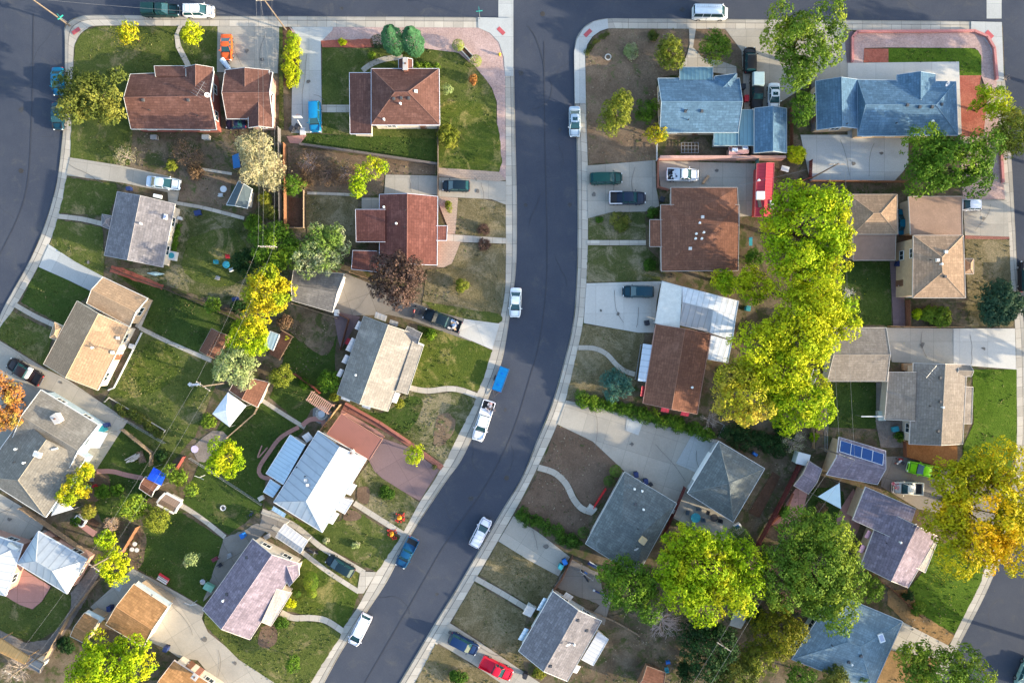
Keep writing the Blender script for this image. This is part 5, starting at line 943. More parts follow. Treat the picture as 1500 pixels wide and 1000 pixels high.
# ---------------------------------------------------------------- trees and plants
LIME = leafmat('leaf_lime', (.13, .25, .006), (.38, .47, .010), (.52, .50, .015), .35); LIMEY = leafmat('leaf_lime_yellow', (.27, .33, .008), (.54, .54, .014), (.24, .38, .01), .35); YEL = leafmat('leaf_yellow', (.38, .30, .012), (.62, .50, .02), (.26, .34, .015), .5, .35)
GRN = leafmat('leaf_green', (.04, .10, .010), (.12, .22, .018), (.20, .30, .02), .25); GRNM = leafmat('leaf_midgreen', (.06, .12, .014), (.17, .26, .025), (.28, .34, .03), .35); DGN = leafmat('leaf_dark', (.012, .035, .012), (.03, .075, .02)); OLV = leafmat('leaf_olive', (.045, .065, .014), (.13, .16, .03), (.24, .24, .045), .35); OLVG = leafmat('leaf_olive_gold', (.10, .13, .015), (.26, .28, .035), (.35, .32, .05), .3)
ORG = leafmat('leaf_orange', (.22, .24, .008), (.56, .46, .010), (.72, .44, .008), .35, .12); RDO = leafmat('leaf_red_orange', (.26, .09, .03), (.45, .2, .06), (.35, .3, .05), .4); PUR = leafmat('leaf_purple', (.035, .02, .018), (.16, .10, .08)); PAL = leafmat('leaf_cream', (.24, .22, .11), (.48, .43, .26), (.36, .25, .16), .3); PGR = leafmat('leaf_pale_green', (.18, .24, .08), (.36, .42, .18), (.45, .42, .28), .3)
TEA = leafmat('needle_teal', (.02, .075, .03), (.06, .16, .07), trans=.08); SPR = leafmat('needle_blue', (.03, .09, .07), (.08, .19, .15), trans=.08); JUN = leafmat('needle_dark', (.018, .05, .028), (.045, .095, .05), trans=.08); BSH = leafmat('leaf_bush', (.03, .075, .01), (.08, .16, .018)); BRW = leafmat('leaf_brown', (.14, .08, .045), (.27, .17, .10), (.4, .3, .05), .25); PCH = leafmat('leaf_peach', (.4, .26, .17), (.55, .40, .28)); TWG = flat('twig_grey', (.30, .25, .21), .9); TWP = flat('twig_pink', (.48, .38, .36), .9); TWD = flat('twig_brown', (.20, .13, .10), .9)
tree('broad olive green tree beside the west street, over two parked teal cars', 136, 143, 47, 9.5, OLV, lob=9, leaf=.34, extra=[(172, 112, 12), (106, 163, 18), (105, 125, 18), (165, 165, 16)])
tree('small yellow tree in the top left corner lawn', 190, 49, 18, 4.5, YEL, leaf=.26, lob=6, sy=1.05); tree('small lime tree beside the curved front path, top left', 281, 50, 18, 4.5, LIMEY, leaf=.26, lob=7)
hedge('yellow green hedge between two driveways at the top', [(427, 57), (427, 120)], 21, 2.4, LIMEY)
conifer('left one of the two tall egg shaped blue green conifers', 576, 60, 15.5, 8, TEA, round_=True); conifer('right one of the two tall egg shaped blue green conifers', 605, 62, 15.5, 8, TEA, round_=True)
shrub('dark round shrub touching the left tall conifer', 553, 61, 11, 2.0, DGN, ball=True); hedge('low green planting under the front wall of the hip roofed house', [(606, 96), (640, 97)], 9, 1.0, GRNM); shrub('yellow green bush by the front garden post', 543, 81, 6, 1.1, GRNM); shrub('small yellowish bush in the red gravel strip', 501, 62, 6, .9, LIMEY)
shrub('clipped green ball left of the planter in the pink gravel corner', 671, 66, 9, 1.6, GRNM, ball=True); shrub('clipped green ball right of the planter in the pink gravel corner', 697, 89, 9, 1.6, GRNM, ball=True)
tree('tiny pale mint green sapling on the lawn right of the hip roofed house', 655, 131, 8, 2.2, PGR, leaf=.2, lob=5, gap=.3); shrub('small orange leaved sapling in the corner lawn', 693, 116, 6, 1.4, RDO, sy=1.6); shrub('hazy olive shrub at the lower wall corner of the hip roofed house', 656, 200, 17, 2.2, OLVG, leaf=.18)
bare('tall cream coloured tree thin in leaf, beside the wire line', 377, 240, 40, 9, TWG, flow=(PAL, 9), n=55, leaf=.34, name='pale_tree', spread=.8, thick=.09); tree('low cream foliage of the second stem beside the pale tree', 378, 235, 36, 9, PAL, leaf=.24, dens=.55, sx=.8, sy=1.25, lob=9, extra=[(378, 200, 10)])
bare('thin brown autumn shrub below the long brown house', 270, 225, 26, 3.5, TWD, name='bare_shrub', cat='shrub', flow=(BRW, 5), n=40, leaf=.2); bare('pale twiggy shrub at the driveway edge, left of the thin brown shrub', 180, 228, 20, 3, TWG, name='bare_shrub', cat='shrub', flow=(PAL, 2), n=40, leaf=.16); shrub('yellow brown bush above the light blue sedan', 285, 252, 12, 1.6, BRW); shrub('yellow tinted bush above the driveway end', 250, 243, 9, 1.4, OLVG)
tree('round bright green bush tree against the brown fence and wires', 429, 272, 17, 4, GRN, leaf=.24, lob=6); tree('narrow lime young tree leaning over the dry back yard', 528, 262, 20, 4.5, LIME, leaf=.26, extra=[(545, 246, 14), (524, 278, 11), (560, 245, 9)], lob=3, sx=.7, dens=.8)
for i, (x, y, r) in enumerate(((452, 238, 22), (478, 250, 25), (508, 252, 20), (443, 262, 15))): bare('leafless brown shrub in the dry back yard, %s in the row' % ('first', 'second', 'third', 'lowest')[i], x, y, r, 2.6, TWD if i % 2 else TWP, name='bare_shrub', cat='shrub', n=60, flow=(BRW, 5), leaf=.16)
tree('dark purple leaved tree over the red roofed house corner', 583, 408, 44, 9, PUR, leaf=.36, lob=9, dens=.8)
tree('grey green tree with a silvery top above the grey garage', 470, 365, 38, 8, leafmat('leaf_grey_green', (.07, .13, .02), (.22, .32, .06), (.38, .40, .24), .35), leaf=.3, extra=[(487, 350, 18), (450, 385, 18), (478, 382, 18)], lob=6, dens=.65); bare('silvery twigs rising through the grey green tree', 458, 352, 20, 8.2, TWG, n=40, flow=(PAL, 3), leaf=.18)
tree('dark green tree around the wooden pole, left of the grey green tree', 405, 360, 36, 7, GRN, leaf=.28, dens=.8, lob=9, extra=[(433, 375, 16), (380, 345, 14)]); tree('dark round shrub tree right of the round garden table', 362, 382, 25, 4, DGN, leaf=.24); shrub('small dark green bush by the slate blue shed corner', 371, 328, 14, 2.6, GRN); tree('small bright green tree on the garden boundary, right of the tan house yard', 311, 447, 15, 3.8, GRNM, leaf=.24, lob=6)
tree('golden yellow tree at the centre left between back yards', 394, 428, 38, 9, YEL, leaf=.34, lob=9, extra=[(378, 462, 16), (418, 425, 14), (394, 400, 12)]); tree('lime green tree directly below the golden yellow tree', 366, 495, 33, 7.5, LIME, leaf=.28, lob=8); tree('pale grey green tree over the rust brown shed', 345, 538, 34, 8, PGR, leaf=.26, lob=8, dens=.75, sx=1.05); tree('small yellow green tree right of the rust brown shed', 413, 552, 22, 4.5, OLVG, leaf=.24, lob=7, gap=.4)
tree('leafy green bush tree against the left wall of the awninged house', 482, 558, 20, 3.6, GRN, leaf=.26, lob=6, gap=.3); tree('round lime green tree alone on the back lawn, centre left', 334, 668, 30, 6.5, LIME, leaf=.28, lob=8, sy=1.1); shrub('light green leafy patch beside the white canopy', 304, 616, 12, 1.3, GRNM)
tree('small round lime tree on the plum coloured driveway', 607, 666, 16, 3.5, LIMEY, leaf=.22, lob=6); shrub('tiny round bush on the brick border by the pavement', 636, 684, 4, .7, OLV, ball=True); shrub('young bush with yellow flowers by the white awning at the beige roof', 584, 590, 8, 1.0, OLVG)
shrub('large clipped oval bush in front of the violet and cream house', 455, 852, 13, 1.6, GRNM, ball=True, sx=.85, sy=1.2); shrub('small clipped bush left of the oval bush', 435, 869, 6, 1.0, BSH, ball=True); shrub('small clipped bush just below the oval bush', 457, 869, 7.5, 1.1, GRNM, ball=True); shrub('yellow flowering bush beside the front step of the violet and cream house', 426, 883, 8, 1.0, LIMEY); shrub('round green bush at the bend of the curved front path', 411, 912, 10, 1.5, BSH); tree('little green tree on the lawn near the bottom edge', 430, 970, 12, 3, GRN, leaf=.22, lob=5, sy=1.2)
tree('red and orange tree at the left edge by the black truck', 2, 588, 32, 7, RDO, leaf=.32, lob=8, sy=1.4); tree('golden orange tree beside the beige grey house', 110, 716, 24, 5.5, YEL, leaf=.28, lob=7, extra=[(126, 690, 11), (98, 728, 12), (92, 726, 9)]); shrub('yellow green bush top of the golden orange tree', 127, 688, 10, 2.6, LIMEY); shrub('round green bush right of the blue garden seats', 149, 720, 12, 1.8, GRN); shrub('yellowish bush on the square white planter', 128, 750, 11, 1.6, OLVG); shrub('dark green bush beside the small back lawn path', 171, 717, 10, 1.5, GRN)
tree('feathery light green tree beside the overhead wire, lower left', 197, 742, 24, 5.5, GRNM, leaf=.32, lob=8, gap=.3); tree('brownish green tree left of the ribbed brown shed', 231, 760, 22, 5, OLVG, leaf=.26, lob=7, gap=.35); tree('lime tree in the lower left alley', 156, 790, 16, 5, LIME, leaf=.26, lob=6); tree('lime and yellow tree leaning over the grey patio, lower left', 166, 828, 25, 5.5, LIMEY, leaf=.28, lob=8, sy=1.2); bare('dry peach coloured shrub by the pink paved planter', 162, 766, 13, 1.8, TWP, name='dry_shrub', cat='shrub', n=40, flow=(PCH, 5), leaf=.14); tree('green leafed bush tree beside the garden poles', 262, 700, 17, 3.6, GRNM, leaf=.26, lob=5, gap=.4, extra=[(250, 690, 10), (280, 716, 9)])
tree('small young tree standing in the lower left lawn', 281, 818, 14, 3, PGR, leaf=.24, lob=6, gap=.6, dens=.5); tree('large lime tree cut by the bottom edge, lower left', 158, 972, 50, 9, LIME, leaf=.34, lob=10, sx=1.1, extra=[(205, 975, 18), (120, 990, 20)]); bare('silvery bare shrub in the bottom left corner', 18, 985, 30, 3.5, TWG, n=60, name='bare_shrub', cat='shrub'); shrub('dark green ivy clump beside the small tan shed', 95, 945, 14, 1.4, DGN); shrub('green bush on the lawn path by the garden statue', 110, 765, 8, 1.2, BSH); hedge('low green border along the white framed lawn edge', [(170, 597), (200, 612), (235, 636)], 13, 1.0, OLV)
for x, y in ((708, 336), (709, 358)): bare('low dark brown shrub %s the short front path' % ('above' if y < 340 else 'below'), x, y, 11, 1.2, flat('twig_dark', (.07, .04, .035), .9), name='dry_shrub', cat='shrub', n=50, flow=(PUR, 6), leaf=.13)
shrub('small yellow green tree on the dry front lawn', 677, 418, 11, 1.8, OLVG, leaf=.18); shrub('narrow yellow bush beside the red porch roof', 657, 303, 6, 1.1, OLVG, sy=1.8)
shrub('green bush at the top corner of the sunny front lawn', 630, 490, 9, .9, GRN); shrub('sprawling green bush on the worn lawn below the front path', 566, 722, 12, .7, BSH); shrub('pale flowering plant on the lawn beside the two wheel tracks', 521, 798, 6, .6, PGR); shrub('low green plant beside the rear of the awninged beige house', 490, 582, 7, .8, OLVG)
# east block
tree('tall green tree leaning over the top street and driveway', 1172, 62, 48, 10.5, GRNM, leaf=.36, lob=9, extra=[(1215, 22, 20), (1140, 25, 18), (1215, 85, 15), (1162, 118, 16), (1172, 105, 20), (1130, 60, 16), (1225, 50, 15)], dens=.7)
tree('yellow green tree left of the front path of the blue house', 982, 78, 25, 5, OLVG, leaf=.26, lob=7, sy=1.2, gap=.3); tree('green tree right of the front path of the blue house', 1049, 69, 25, 5, GRNM, leaf=.26, lob=7); tree('olive tree alone in the brown dirt corner garden', 905, 165, 30, 6, OLVG, leaf=.26, lob=8, sy=1.45, sx=.85, dens=.65, gap=.2, ang=-20); tree('small yellow tree at the lower corner of the blue house', 962, 196, 16, 3.6, YEL, leaf=.24, lob=6); tree('dark green bush tree at the left wall of the blue house', 947, 163, 19, 3.2, GRN, leaf=.22, lob=6); shrub('pale green ground hugging bush in the dirt corner garden', 926, 76, 13, .7, PGR, leaf=.14, dens=.5); shrub('low olive bush by the kerb near the corner', 957, 52, 8, 1, OLV); hedge('thin weedy strip inside the corner pavement', [(860, 78), (870, 62), (890, 50)], 7, .3, OLV, leaf=.14, dens=.5)
tree('green tree in the shaded strip beside the blue garage', 1172, 160, 20, 6, GRN, leaf=.3, lob=6, sy=1.6); shrub('lime sapling at the end of the pink wall', 1165, 226, 15, 2.6, LIMEY)
tree('full green tree covering the garden right of the pale blue patio', 1388, 240, 56, 9.5, GRN, leaf=.36, lob=10, sx=1.2, sy=.85, extra=[(1440, 215, 22), (1352, 215, 26), (1430, 265, 20), (1350, 262, 22)]); tree('yellow green tree beside the red gravel at the right edge', 1452, 150, 27, 6, LIMEY, leaf=.28, lob=8, dens=.7); tree('olive tree on the pavement at the right edge, top', 1483, 192, 34, 7, OLVG, leaf=.3, lob=8, sy=1.3, dens=.6, gap=.2)
tree('giant lime tree, the topmost crown of the big yellow green row', 1180, 335, 62, 14, LIME, leaf=.42, lob=11, sy=1.05, extra=[(1150, 375, 26), (1215, 375, 26), (1222, 300, 22), (1170, 282, 16), (1230, 345, 18), (1195, 400, 24)]); tree('bright yellow crown in the middle of the big yellow green row', 1197, 432, 43, 13, LIMEY, leaf=.38, lob=9, sy=1.25, extra=[(1150, 415, 24), (1225, 450, 22), (1170, 455, 30)])
tree('broad lime yellow crown below the bright yellow one', 1165, 497, 58, 13, LIMEY, leaf=.4, lob=10, sx=1.1, sy=.9, extra=[(1240, 478, 20), (1105, 505, 30), (1150, 550, 30), (1120, 540, 28)]); tree('golden tipped crown at the lower left of the big yellow green row', 1090, 572, 50, 11.5, leafmat('leaf_gold_lime', (.22, .26, .012), (.48, .42, .03), (.56, .44, .06), .4), leaf=.36, lob=9); tree('greener crown at the lower right of the big yellow green row', 1172, 585, 50, 11, LIME, leaf=.38, lob=9, extra=[(1135, 560, 26), (1200, 605, 20)])
tree('yellow green crown between the rust brown roof and the giant lime tree', 1104, 420, 30, 8, LIMEY, leaf=.32, lob=7); tree('low lime bush tree under the rust brown roof corner', 1060, 412, 21, 5, LIME, leaf=.28, lob=6); shrub('dark green bush right of the rust brown roof', 1106, 378, 14, 3, GRN)
hedge('thick green hedge along the broad concrete driveway', [(848, 582), (900, 596), (960, 612), (1040, 635)], 22, 1.3, GRN, dens=.8); hedge('dark leafy growth along the fence behind the green grey garage', [(1065, 633), (1100, 645), (1150, 650)], 30, 1.8, DGN); tree('round blue green spruce in the dry front garden', 903, 562, 25, 3.6, SPR, name='spruce', leaf=.2, lob=9)
bare('bare grey shrub below the golden tipped crown', 1040, 616, 20, 2, TWG, n=50, name='bare_shrub', cat='shrub'); bare('bare grey tree beside the pale square roof', 1165, 650, 24, 4, TWG, n=60, flow=(PGR, 1), leaf=.14); bare('white leafless branch lying over the dark lawn', 1240, 438, 24, 2.5, flat('branch_white', (.55, .5, .45), .9), name='dead_tree', n=20, ang=52, thick=.10)
tree('dark spreading juniper at the right edge', 1464, 446, 38, 4.5, JUN, name='juniper', leaf=.26, lob=10, sy=.85, dens=1.1); shrub('bright leafy bush below the two storey house', 1372, 464, 18, 1.6, GRNM, sx=1.5); shrub('lime leafy bush left below the two storey house', 1343, 460, 8, 1.4, LIME)
tree('huge orange and gold tree over the right hand street', 1438, 752, 78, 14, ORG, leaf=.42, lob=12, sy=1.12, extra=[(1472, 680, 34), (1405, 690, 14), (1480, 800, 40), (1402, 818, 24), (1388, 750, 18)], dens=.7)
tree('lime green tree with a bright crown, centre bottom', 1035, 832, 62, 11.5, LIME, leaf=.38, lob=11, sx=1.18, extra=[(1010, 790, 24), (1000, 865, 30), (1080, 860, 32), (1095, 820, 24), (985, 835, 22), (1030, 885, 26), (1060, 800, 20)]); tree('darker green tree left of the bright centre bottom tree', 922, 858, 42, 9, GRN, leaf=.34, lob=9, extra=[(895, 840, 18), (950, 890, 20)]); tree('broad green tree beside the violet and cream house', 1192, 835, 66, 12, GRNM, leaf=.36, lob=11, sy=1.15, dens=.8, extra=[(1230, 860, 26), (1225, 900, 24), (1165, 780, 26), (1138, 830, 28), (1142, 862, 26), (1175, 765, 22), (1245, 835, 20)]); tree('leafy green bush tree right of the broad green tree', 1278, 862, 22, 5, GRNM, leaf=.28, lob=6, gap=.3)
tree('dark evergreen mass at the bottom, right of the bare pinkish tree', 1040, 945, 42, 8, DGN, leaf=.34, lob=9, sy=1.2); tree('dusky green tree at the bottom edge under the wires', 1078, 995, 44, 6, OLV, leaf=.3, lob=7); tree('yellow tinged tree by the blue hipped house', 1142, 925, 38, 6.5, leafmat('leaf_gold_green', (.10, .11, .01), (.24, .23, .015)), leaf=.3, lob=7, sy=1.2); tree('small yellow tree at the bottom, left of the blue hipped house', 1110, 965, 32, 5, OLVG, leaf=.28, lob=6); bare('bare brown tree above the blue hipped house', 1165, 885, 28, 6, TWD, n=60, flow=(BRW, 1), leaf=.14); bare('bare pinkish tree below the lime tree, centre bottom', 975, 918, 34, 6, TWP, n=95, name='bare_tree')
tree('green tree cut by the bottom edge near the right hand street', 1375, 985, 60, 8, GRNM, leaf=.34, lob=9, sy=.85, extra=[(1425, 985, 22), (1335, 955, 16)]); tree('small yellow green tree at the bottom edge over the blue roof', 1222, 990, 22, 5, OLV, leaf=.28, lob=6); tree('small dark green tree at the bottom edge, left of the blue roof', 1172, 992, 24, 5, GRN, leaf=.28, lob=6); shrub('round small bush overhanging the blue roof', 1259, 990, 9, 3.6, GRNM)
shrub('upper one of the two round clipped bushes at the green grey house', 902, 690, 9.5, 1.5, GRN, ball=True); shrub('lower one of the two round clipped bushes at the green grey house', 893, 705, 9, 1.4, BSH, ball=True); shrub('round clipped bush at the lower wall of the green grey house', 855, 780, 9, 1.4, BSH, ball=True); hedge('green hedge beside the narrow driveway, lower centre', [(762, 750), (790, 768), (825, 785), (848, 800)], 20, 1.2, BSH); shrub('round dark green shrub below the green grey garage', 1082, 787, 17, 2.4, BSH, ball=True)
shrub('yellow green bush on the small front lawn beside the rust brown house', 907, 323, 17, 1.2, OLV, leaf=.16, dens=.8); shrub('small dark bush left of the yellow green lawn bush', 878, 322, 6, .7, BSH); shrub('dark bush against the porch, below the navy pickup', 957, 312, 9, 1.5, BSH); shrub('dark bush at the left wall of the rust brown house', 952, 388, 10, .8, BSH); shrub('dark round bush right of the solar panels', 1267, 669, 12, 1.4, BSH); shrub('bright bush at the corner of the violet and cream house', 1345, 890, 12, 1.3, GRNM); shrub('dark shrub beside the red gravel under the violet and cream house', 1330, 872, 9, 1.3, DGN); shrub('rounded bush in the red pink terraces, lower centre right', 1150, 748, 10, 1.2, BSH); shrub('orange brown bush beside the shade sail', 1203, 742, 9, 1.1, BRW); bare('thin brown shrub at the lower corner of the violet house', 1262, 848, 12, 2, TWD, name='bare_shrub', cat='shrub', n=30); shrub('bush at the bottom edge beside the red pickup driveway', 672, 992, 14, 1.4, BSH); shrub('yellow striped plants at the lower corner of the pale grey house', 789, 985, 10, .7, OLVG); bare('white thin shrub on the far right lawn corner', 1480, 112, 10, 2.5, TWG, name='bare_shrub', cat='shrub', n=20)
shrub('grey lavender bush in the corner beside the bicycles', 478, 792, 5, .6, PGR); hedge('planting strip along the cream wall of the grey ridged house', [(262, 330), (254, 372)], 7, .8, GRN, leaf=.16)
# unseen trees added across the streets to cast shade on the roads
for i, (x, y, r, h) in enumerate(((1640, 120, 55, 11), (1660, 330, 60, 12), (1690, 560, 60, 12), (1640, 760, 50, 11), (1600, 980, 60, 12), (1610, 240, 45, 10), (1180, -100, 50, 11), (960, -110, 45, 10), (400, -100, 50, 10), (1420, -90, 40, 9))): tree('unseen tree added across the road for its shade', x, y, r, h, (GRN, OLV, GRNM)[i % 3], leaf=.6, lob=7, group='unseen trees added for shade')
litter(1385, 830, 45, 500, ORG); litter(1170, 520, 90, 1600, YEL); litter(585, 410, 45, 250, PUR); litter(190, 52, 24, 500, YEL); litter(394, 430, 45, 500, YEL)

scatter('lawn_tufts', LAWNS, 5.0, .30, leafmat('tuft_green', (.035, .06, .014), (.11, .13, .035), (.22, .19, .10), .3, .3, 0.1), True)
DG = [d for d in DIRTS]; DG += [([tuple(W(x, y))[:2] for x, y in q], .02) for q in ([(415, 215), (540, 230), (540, 285), (422, 400)], [(1085, 380), (1120, 380), (1120, 620), (1080, 600)], [(1040, 615), (1200, 640), (1160, 780), (1080, 760)], [(880, 900), (1100, 880), (1150, 1000), (860, 1000)], [(200, 192), (408, 192), (408, 320), (262, 300)], [(140, 690), (260, 700), (200, 800), (150, 780)], [(380, 460), (500, 470), (470, 540), (400, 560)])]
scatter('yard_debris', DG, 2.6, .26, leafmat('debris', (.07, .05, .035), (.30, .24, .17), (.05, .08, .02), .35, .35, 0.0), False); scatter('yard_weeds', DG, 1.6, .34, leafmat('weeds', (.04, .06, .02), (.13, .13, .05), (.24, .19, .11), .4, .3, 0.1), True)

shrub('dark bush filling the alley beside the ribbed brown shed', 216, 722, 10, 1.5, GRN); shrub('small green bush at the foot of the wooden pole, upper alley', 396, 312, 12, 1.6, OLV); shrub('yellowish bush below the cream coloured tree', 388, 292, 11, 1.4, OLVG); shrub('green bush behind the garden statue, left of the blue tarp', 236, 668, 9, 1.2, DGN); shrub('dark bush between the golden tree and the red brown deck', 417, 473, 12, 1.4, BRW); shrub('dark green bush on the boundary fence, centre left', 350, 452, 13, 1.5, DGN); shrub('ivy patch against the maroon fence', 446, 562, 9, 1.1, GRN)
shrub('round dark bush in the dark yard below the round patio', 1110, 905, 16, 2.0, DGN); shrub('dark bush beside the bark patio fence', 1318, 640, 8, 1.0, BSH); shrub('dark shrub at the foot of the bare brown tree', 1140, 880, 14, 1.8, GRN); shrub('low dark bush near the bottom edge, right of the round ended shed', 1010, 985, 18, 2.0, DGN); shrub('green bush against the maroon fence, lower centre right', 1125, 820, 14, 1.8, GRN)
shrub('bushy growth under the greener lime crown', 1150, 632, 18, 1.8, DGN); shrub('bright patch of growth between the fences, right of the pale square cover', 1193, 640, 7, .9, LIME)
# ---------------------------------------------------------------- vehicles
ST = -.135; DV = .08
car('parked_pickup', 'dark green pickup with a matching bed cap parked on the top street', 'pickup', 235, 15, 300, 15, 'pickup', (.004, .03, .032), extra=('cap',), z0=ST); car('parked_car', 'white station wagon parked on the top street behind the dark green pickup', 'car', 291, 16, 350, 16, 'suv', (.72, .73, .75), z0=ST, extra=('rack',))
car('parked_car', 'bright teal sedan under the edge of the olive tree, upper of two', 'car', 84, 119, 84, 200, 'sedan', (.0, .09, .19), L=4.2, z0=ST); car('parked_car', 'dark teal car under the olive tree, lower of two', 'car', 84, 170, 84, 240, 'sedan', (.003, .035, .06), L=4.1, z0=ST)
car('parked_car', 'orange coupe on the driveway beside the front lawn', 'car', 331, 69, 331, 140, 'coupe', (.62, .10, .02), L=3.9, z0=DV); car('parked_car', 'bright blue estate car on the long driveway by the basketball hoop', 'car', 461, 171, 463, 260, 'suv', (.005, .17, .36), L=4.7, z0=DV)
car('parked_car', 'silver sedan with a sunroof on the main street near the top corner', 'car', 842, 178, 843, 300, 'sedan', (.42, .50, .56), extra=('sunroof',), z0=ST); car('parked_van', 'white work van with a ladder on its roof on the top street', 'van', 1040, 19, 1100, 20, 'van', (.68, .73, .78), extra=('ladder',), z0=ST)
car('parked_car', 'black car on the driveway in the shade of the tall green tree', 'car', 1099, 88, 1099, 10, 'suv', (.012, .014, .018), L=3.9, z0=DV); car('parked_pickup', 'black pickup with a pale blue bed cap beside the blue house', 'pickup', 1109, 134, 1109, 200, 'pickup', (.012, .014, .016), extra=('cap', (.35, .48, .52)), z0=.02); car('parked_car', 'white sedan with a dark sunroof between the black pickup and the trees', 'car', 1134, 141, 1134, 220, 'sedan', (.62, .68, .72), L=4.0, extra=('sunroof',), z0=.02)
car('parked_car', 'light blue sedan at the end of the driveway above the grey house', 'car', 239, 268, 300, 275, 'sedan', (.50, .60, .70), L=5.1, z0=DV); car('parked_car', 'black hatchback on the driveway beside the tan brick strip', 'car', 668, 272, 600, 271, 'hatch', (.006, .018, .03), z0=DV); car('parked_car', 'dark green off roader on the driveway, above the navy pickup', 'car', 888, 261, 960, 259, 'suv', (.004, .05, .042), z0=DV, L=4.9)
car('parked_pickup', 'dark navy pickup with white bed rails below the dark green off roader', 'pickup', 919, 290, 980, 290, 'crewcab', (.008, .018, .04), extra=('rails',), L=5.6, z0=DV); car('parked_pickup', 'white pickup with sacks in its bed behind the pink wall', 'pickup', 1000, 256, 1060, 257, 'pickup', (.68, .70, .74), L=4.9, z0=DV); car('parked_car', 'dark teal off roader on the pale concrete driveway', 'car', 935, 427, 860, 426, 'suv', (.004, .035, .055), z0=DV)
car('parked_car', 'white sedan on the main street at the foot of the dry lawn', 'car', 755, 443, 752, 520, 'sedan', (.66, .72, .76), z0=ST, L=4.5); car('parked_pickup', 'long black pickup with a bed full of scrap on the curved driveway', 'pickup', 648, 469, 590, 446, 'crewcab', (.006, .016, .024), z0=DV); car('parked_pickup', 'white crew cab pickup towing the bright blue trailer', 'pickup', 708, 616, 690, 672, 'crewcab', (.70, .72, .78), L=6.4, z0=ST)
car('parked_car', 'white station wagon on the right side of the main street', 'car', 704, 780, 735, 720, 'wagon', (.70, .71, .80), L=4.7, extra=('rack',), z0=ST); car('parked_pickup', 'bright blue pickup with a covered bed at the left kerb, lower centre', 'pickup', 596, 809, 565, 870, 'pickup', (.004, .06, .15), L=4.9, z0=ST); car('parked_car', 'black car on the two wheel tracks beside the white carport', 'car', 498, 829, 440, 795, 'hatch', (.006, .02, .03), L=4.6, z0=DV); car('parked_van', 'white minivan at the left kerb near the bottom edge', 'van', 527, 922, 498, 980, 'minivan', (.66, .68, .78), z0=ST, L=5.1)
car('parked_car', 'dark blue off roader on the driveway above the red pickup', 'car', 679, 943, 740, 975, 'suv', (.004, .022, .08), z0=DV); car('parked_pickup', 'bright red pickup on the driveway at the bottom edge', 'pickup', 727, 979, 790, 1010, 'pickup', (.60, .006, .03), L=5.2, extra=('paintbed',), z0=DV); car('parked_car', 'white car whose front is under the full green tree', 'car', 1421, 300, 1340, 300, 'hatch', (.7, .71, .73), L=3.4, z0=DV); car('parked_car', 'black car cut by the right edge of the picture', 'car', 1503, 405, 1503, 300, 'suv', (.015, .017, .022), z0=ST)
car('parked_pickup', 'lime green small pickup beside the bark covered patio', 'pickup', 1353, 688, 1280, 672, 'pickup', (.22, .62, .008), L=4.9, z0=DV); car('parked_pickup', 'old white pickup with a red tarp front under the orange tree', 'pickup', 1330, 715, 1270, 713, 'pickup', (.62, .62, .56), L=4.6, z0=DV); car('parked_pickup', 'black pickup with a white tool box and red tail at the left edge', 'pickup', 36, 544, -30, 505, 'crewcab', (.014, .008, .010), L=5.7, z0=DV); car('parked_car', 'pale green car cut by the bottom right corner', 'car', 1503, 985, 1530, 920, 'sedan', (.2, .33, .3), z0=ST)
car('parked_car', 'teal car in the gap between the sand coloured garage and house', 'car', 1322, 325, 1322, 260, 'sedan', (.0, .12, .19), L=3.9, z0=.02); car('parked_car', 'dark blue small car under the brown garage porch', 'car', 345, 180, 300, 182, 'coupe', (.01, .015, .05), L=3.0, z0=DV)
WH = flat('painted_white', (.5, .51, .52), .6, var=.05); BK = flat('plastic_black', (.02, .022, .03), .6); BLP = flat('plastic_blue', (.01, .12, .42), .5); NVY = flat('plastic_navy', (.015, .03, .11), .5); TLP = flat('plastic_teal', (.03, .24, .30), .5); RDP = flat('plastic_red', (.4, .02, .03), .5); GYM = flat('metal_grey2', (.3, .3, .31), .4, .5); GNP = flat('plastic_green', (.03, .2, .09), .6); PKP = flat('plastic_magenta', (.5, .03, .25), .5); ORP = flat('pumpkin_orange', (.65, .25, .01), .6); RSF = flat('flower_red', (.45, .04, .03), .8); WOD = flat('wood_tan', (.36, .23, .13), .8, var=.25, scale=5); FNB = flat('fence_brown', (.17, .075, .045), .9, var=.3, scale=4); FNO = flat('fence_orange', (.24, .11, .055), .9, var=.25, scale=4); FNT = flat('fence_tan', (.30, .22, .15), .9, var=.25, scale=4); FNR = flat('fence_maroon', (.13, .03, .028), .9, var=.25, scale=4); CLK = flat('chain_link', (.34, .35, .35), .4, .6); STN = flat('stone_pale', (.42, .40, .36), .9)
def simple(name, label, cat, px, py, parts, z=0.0, rz=0, group=None):
    """parts: (part name, material, function drawing into an MB in local metres)"""
    c = W(px, py, z + .3); root = thing(name, label, cat, (c.x, c.y, z), group, R(rz)); LOCAL.add(root.name)
    for nm, mat, fn in parts:
        m = MB(); fn(m); m.build(nm, mat, root)
    return root
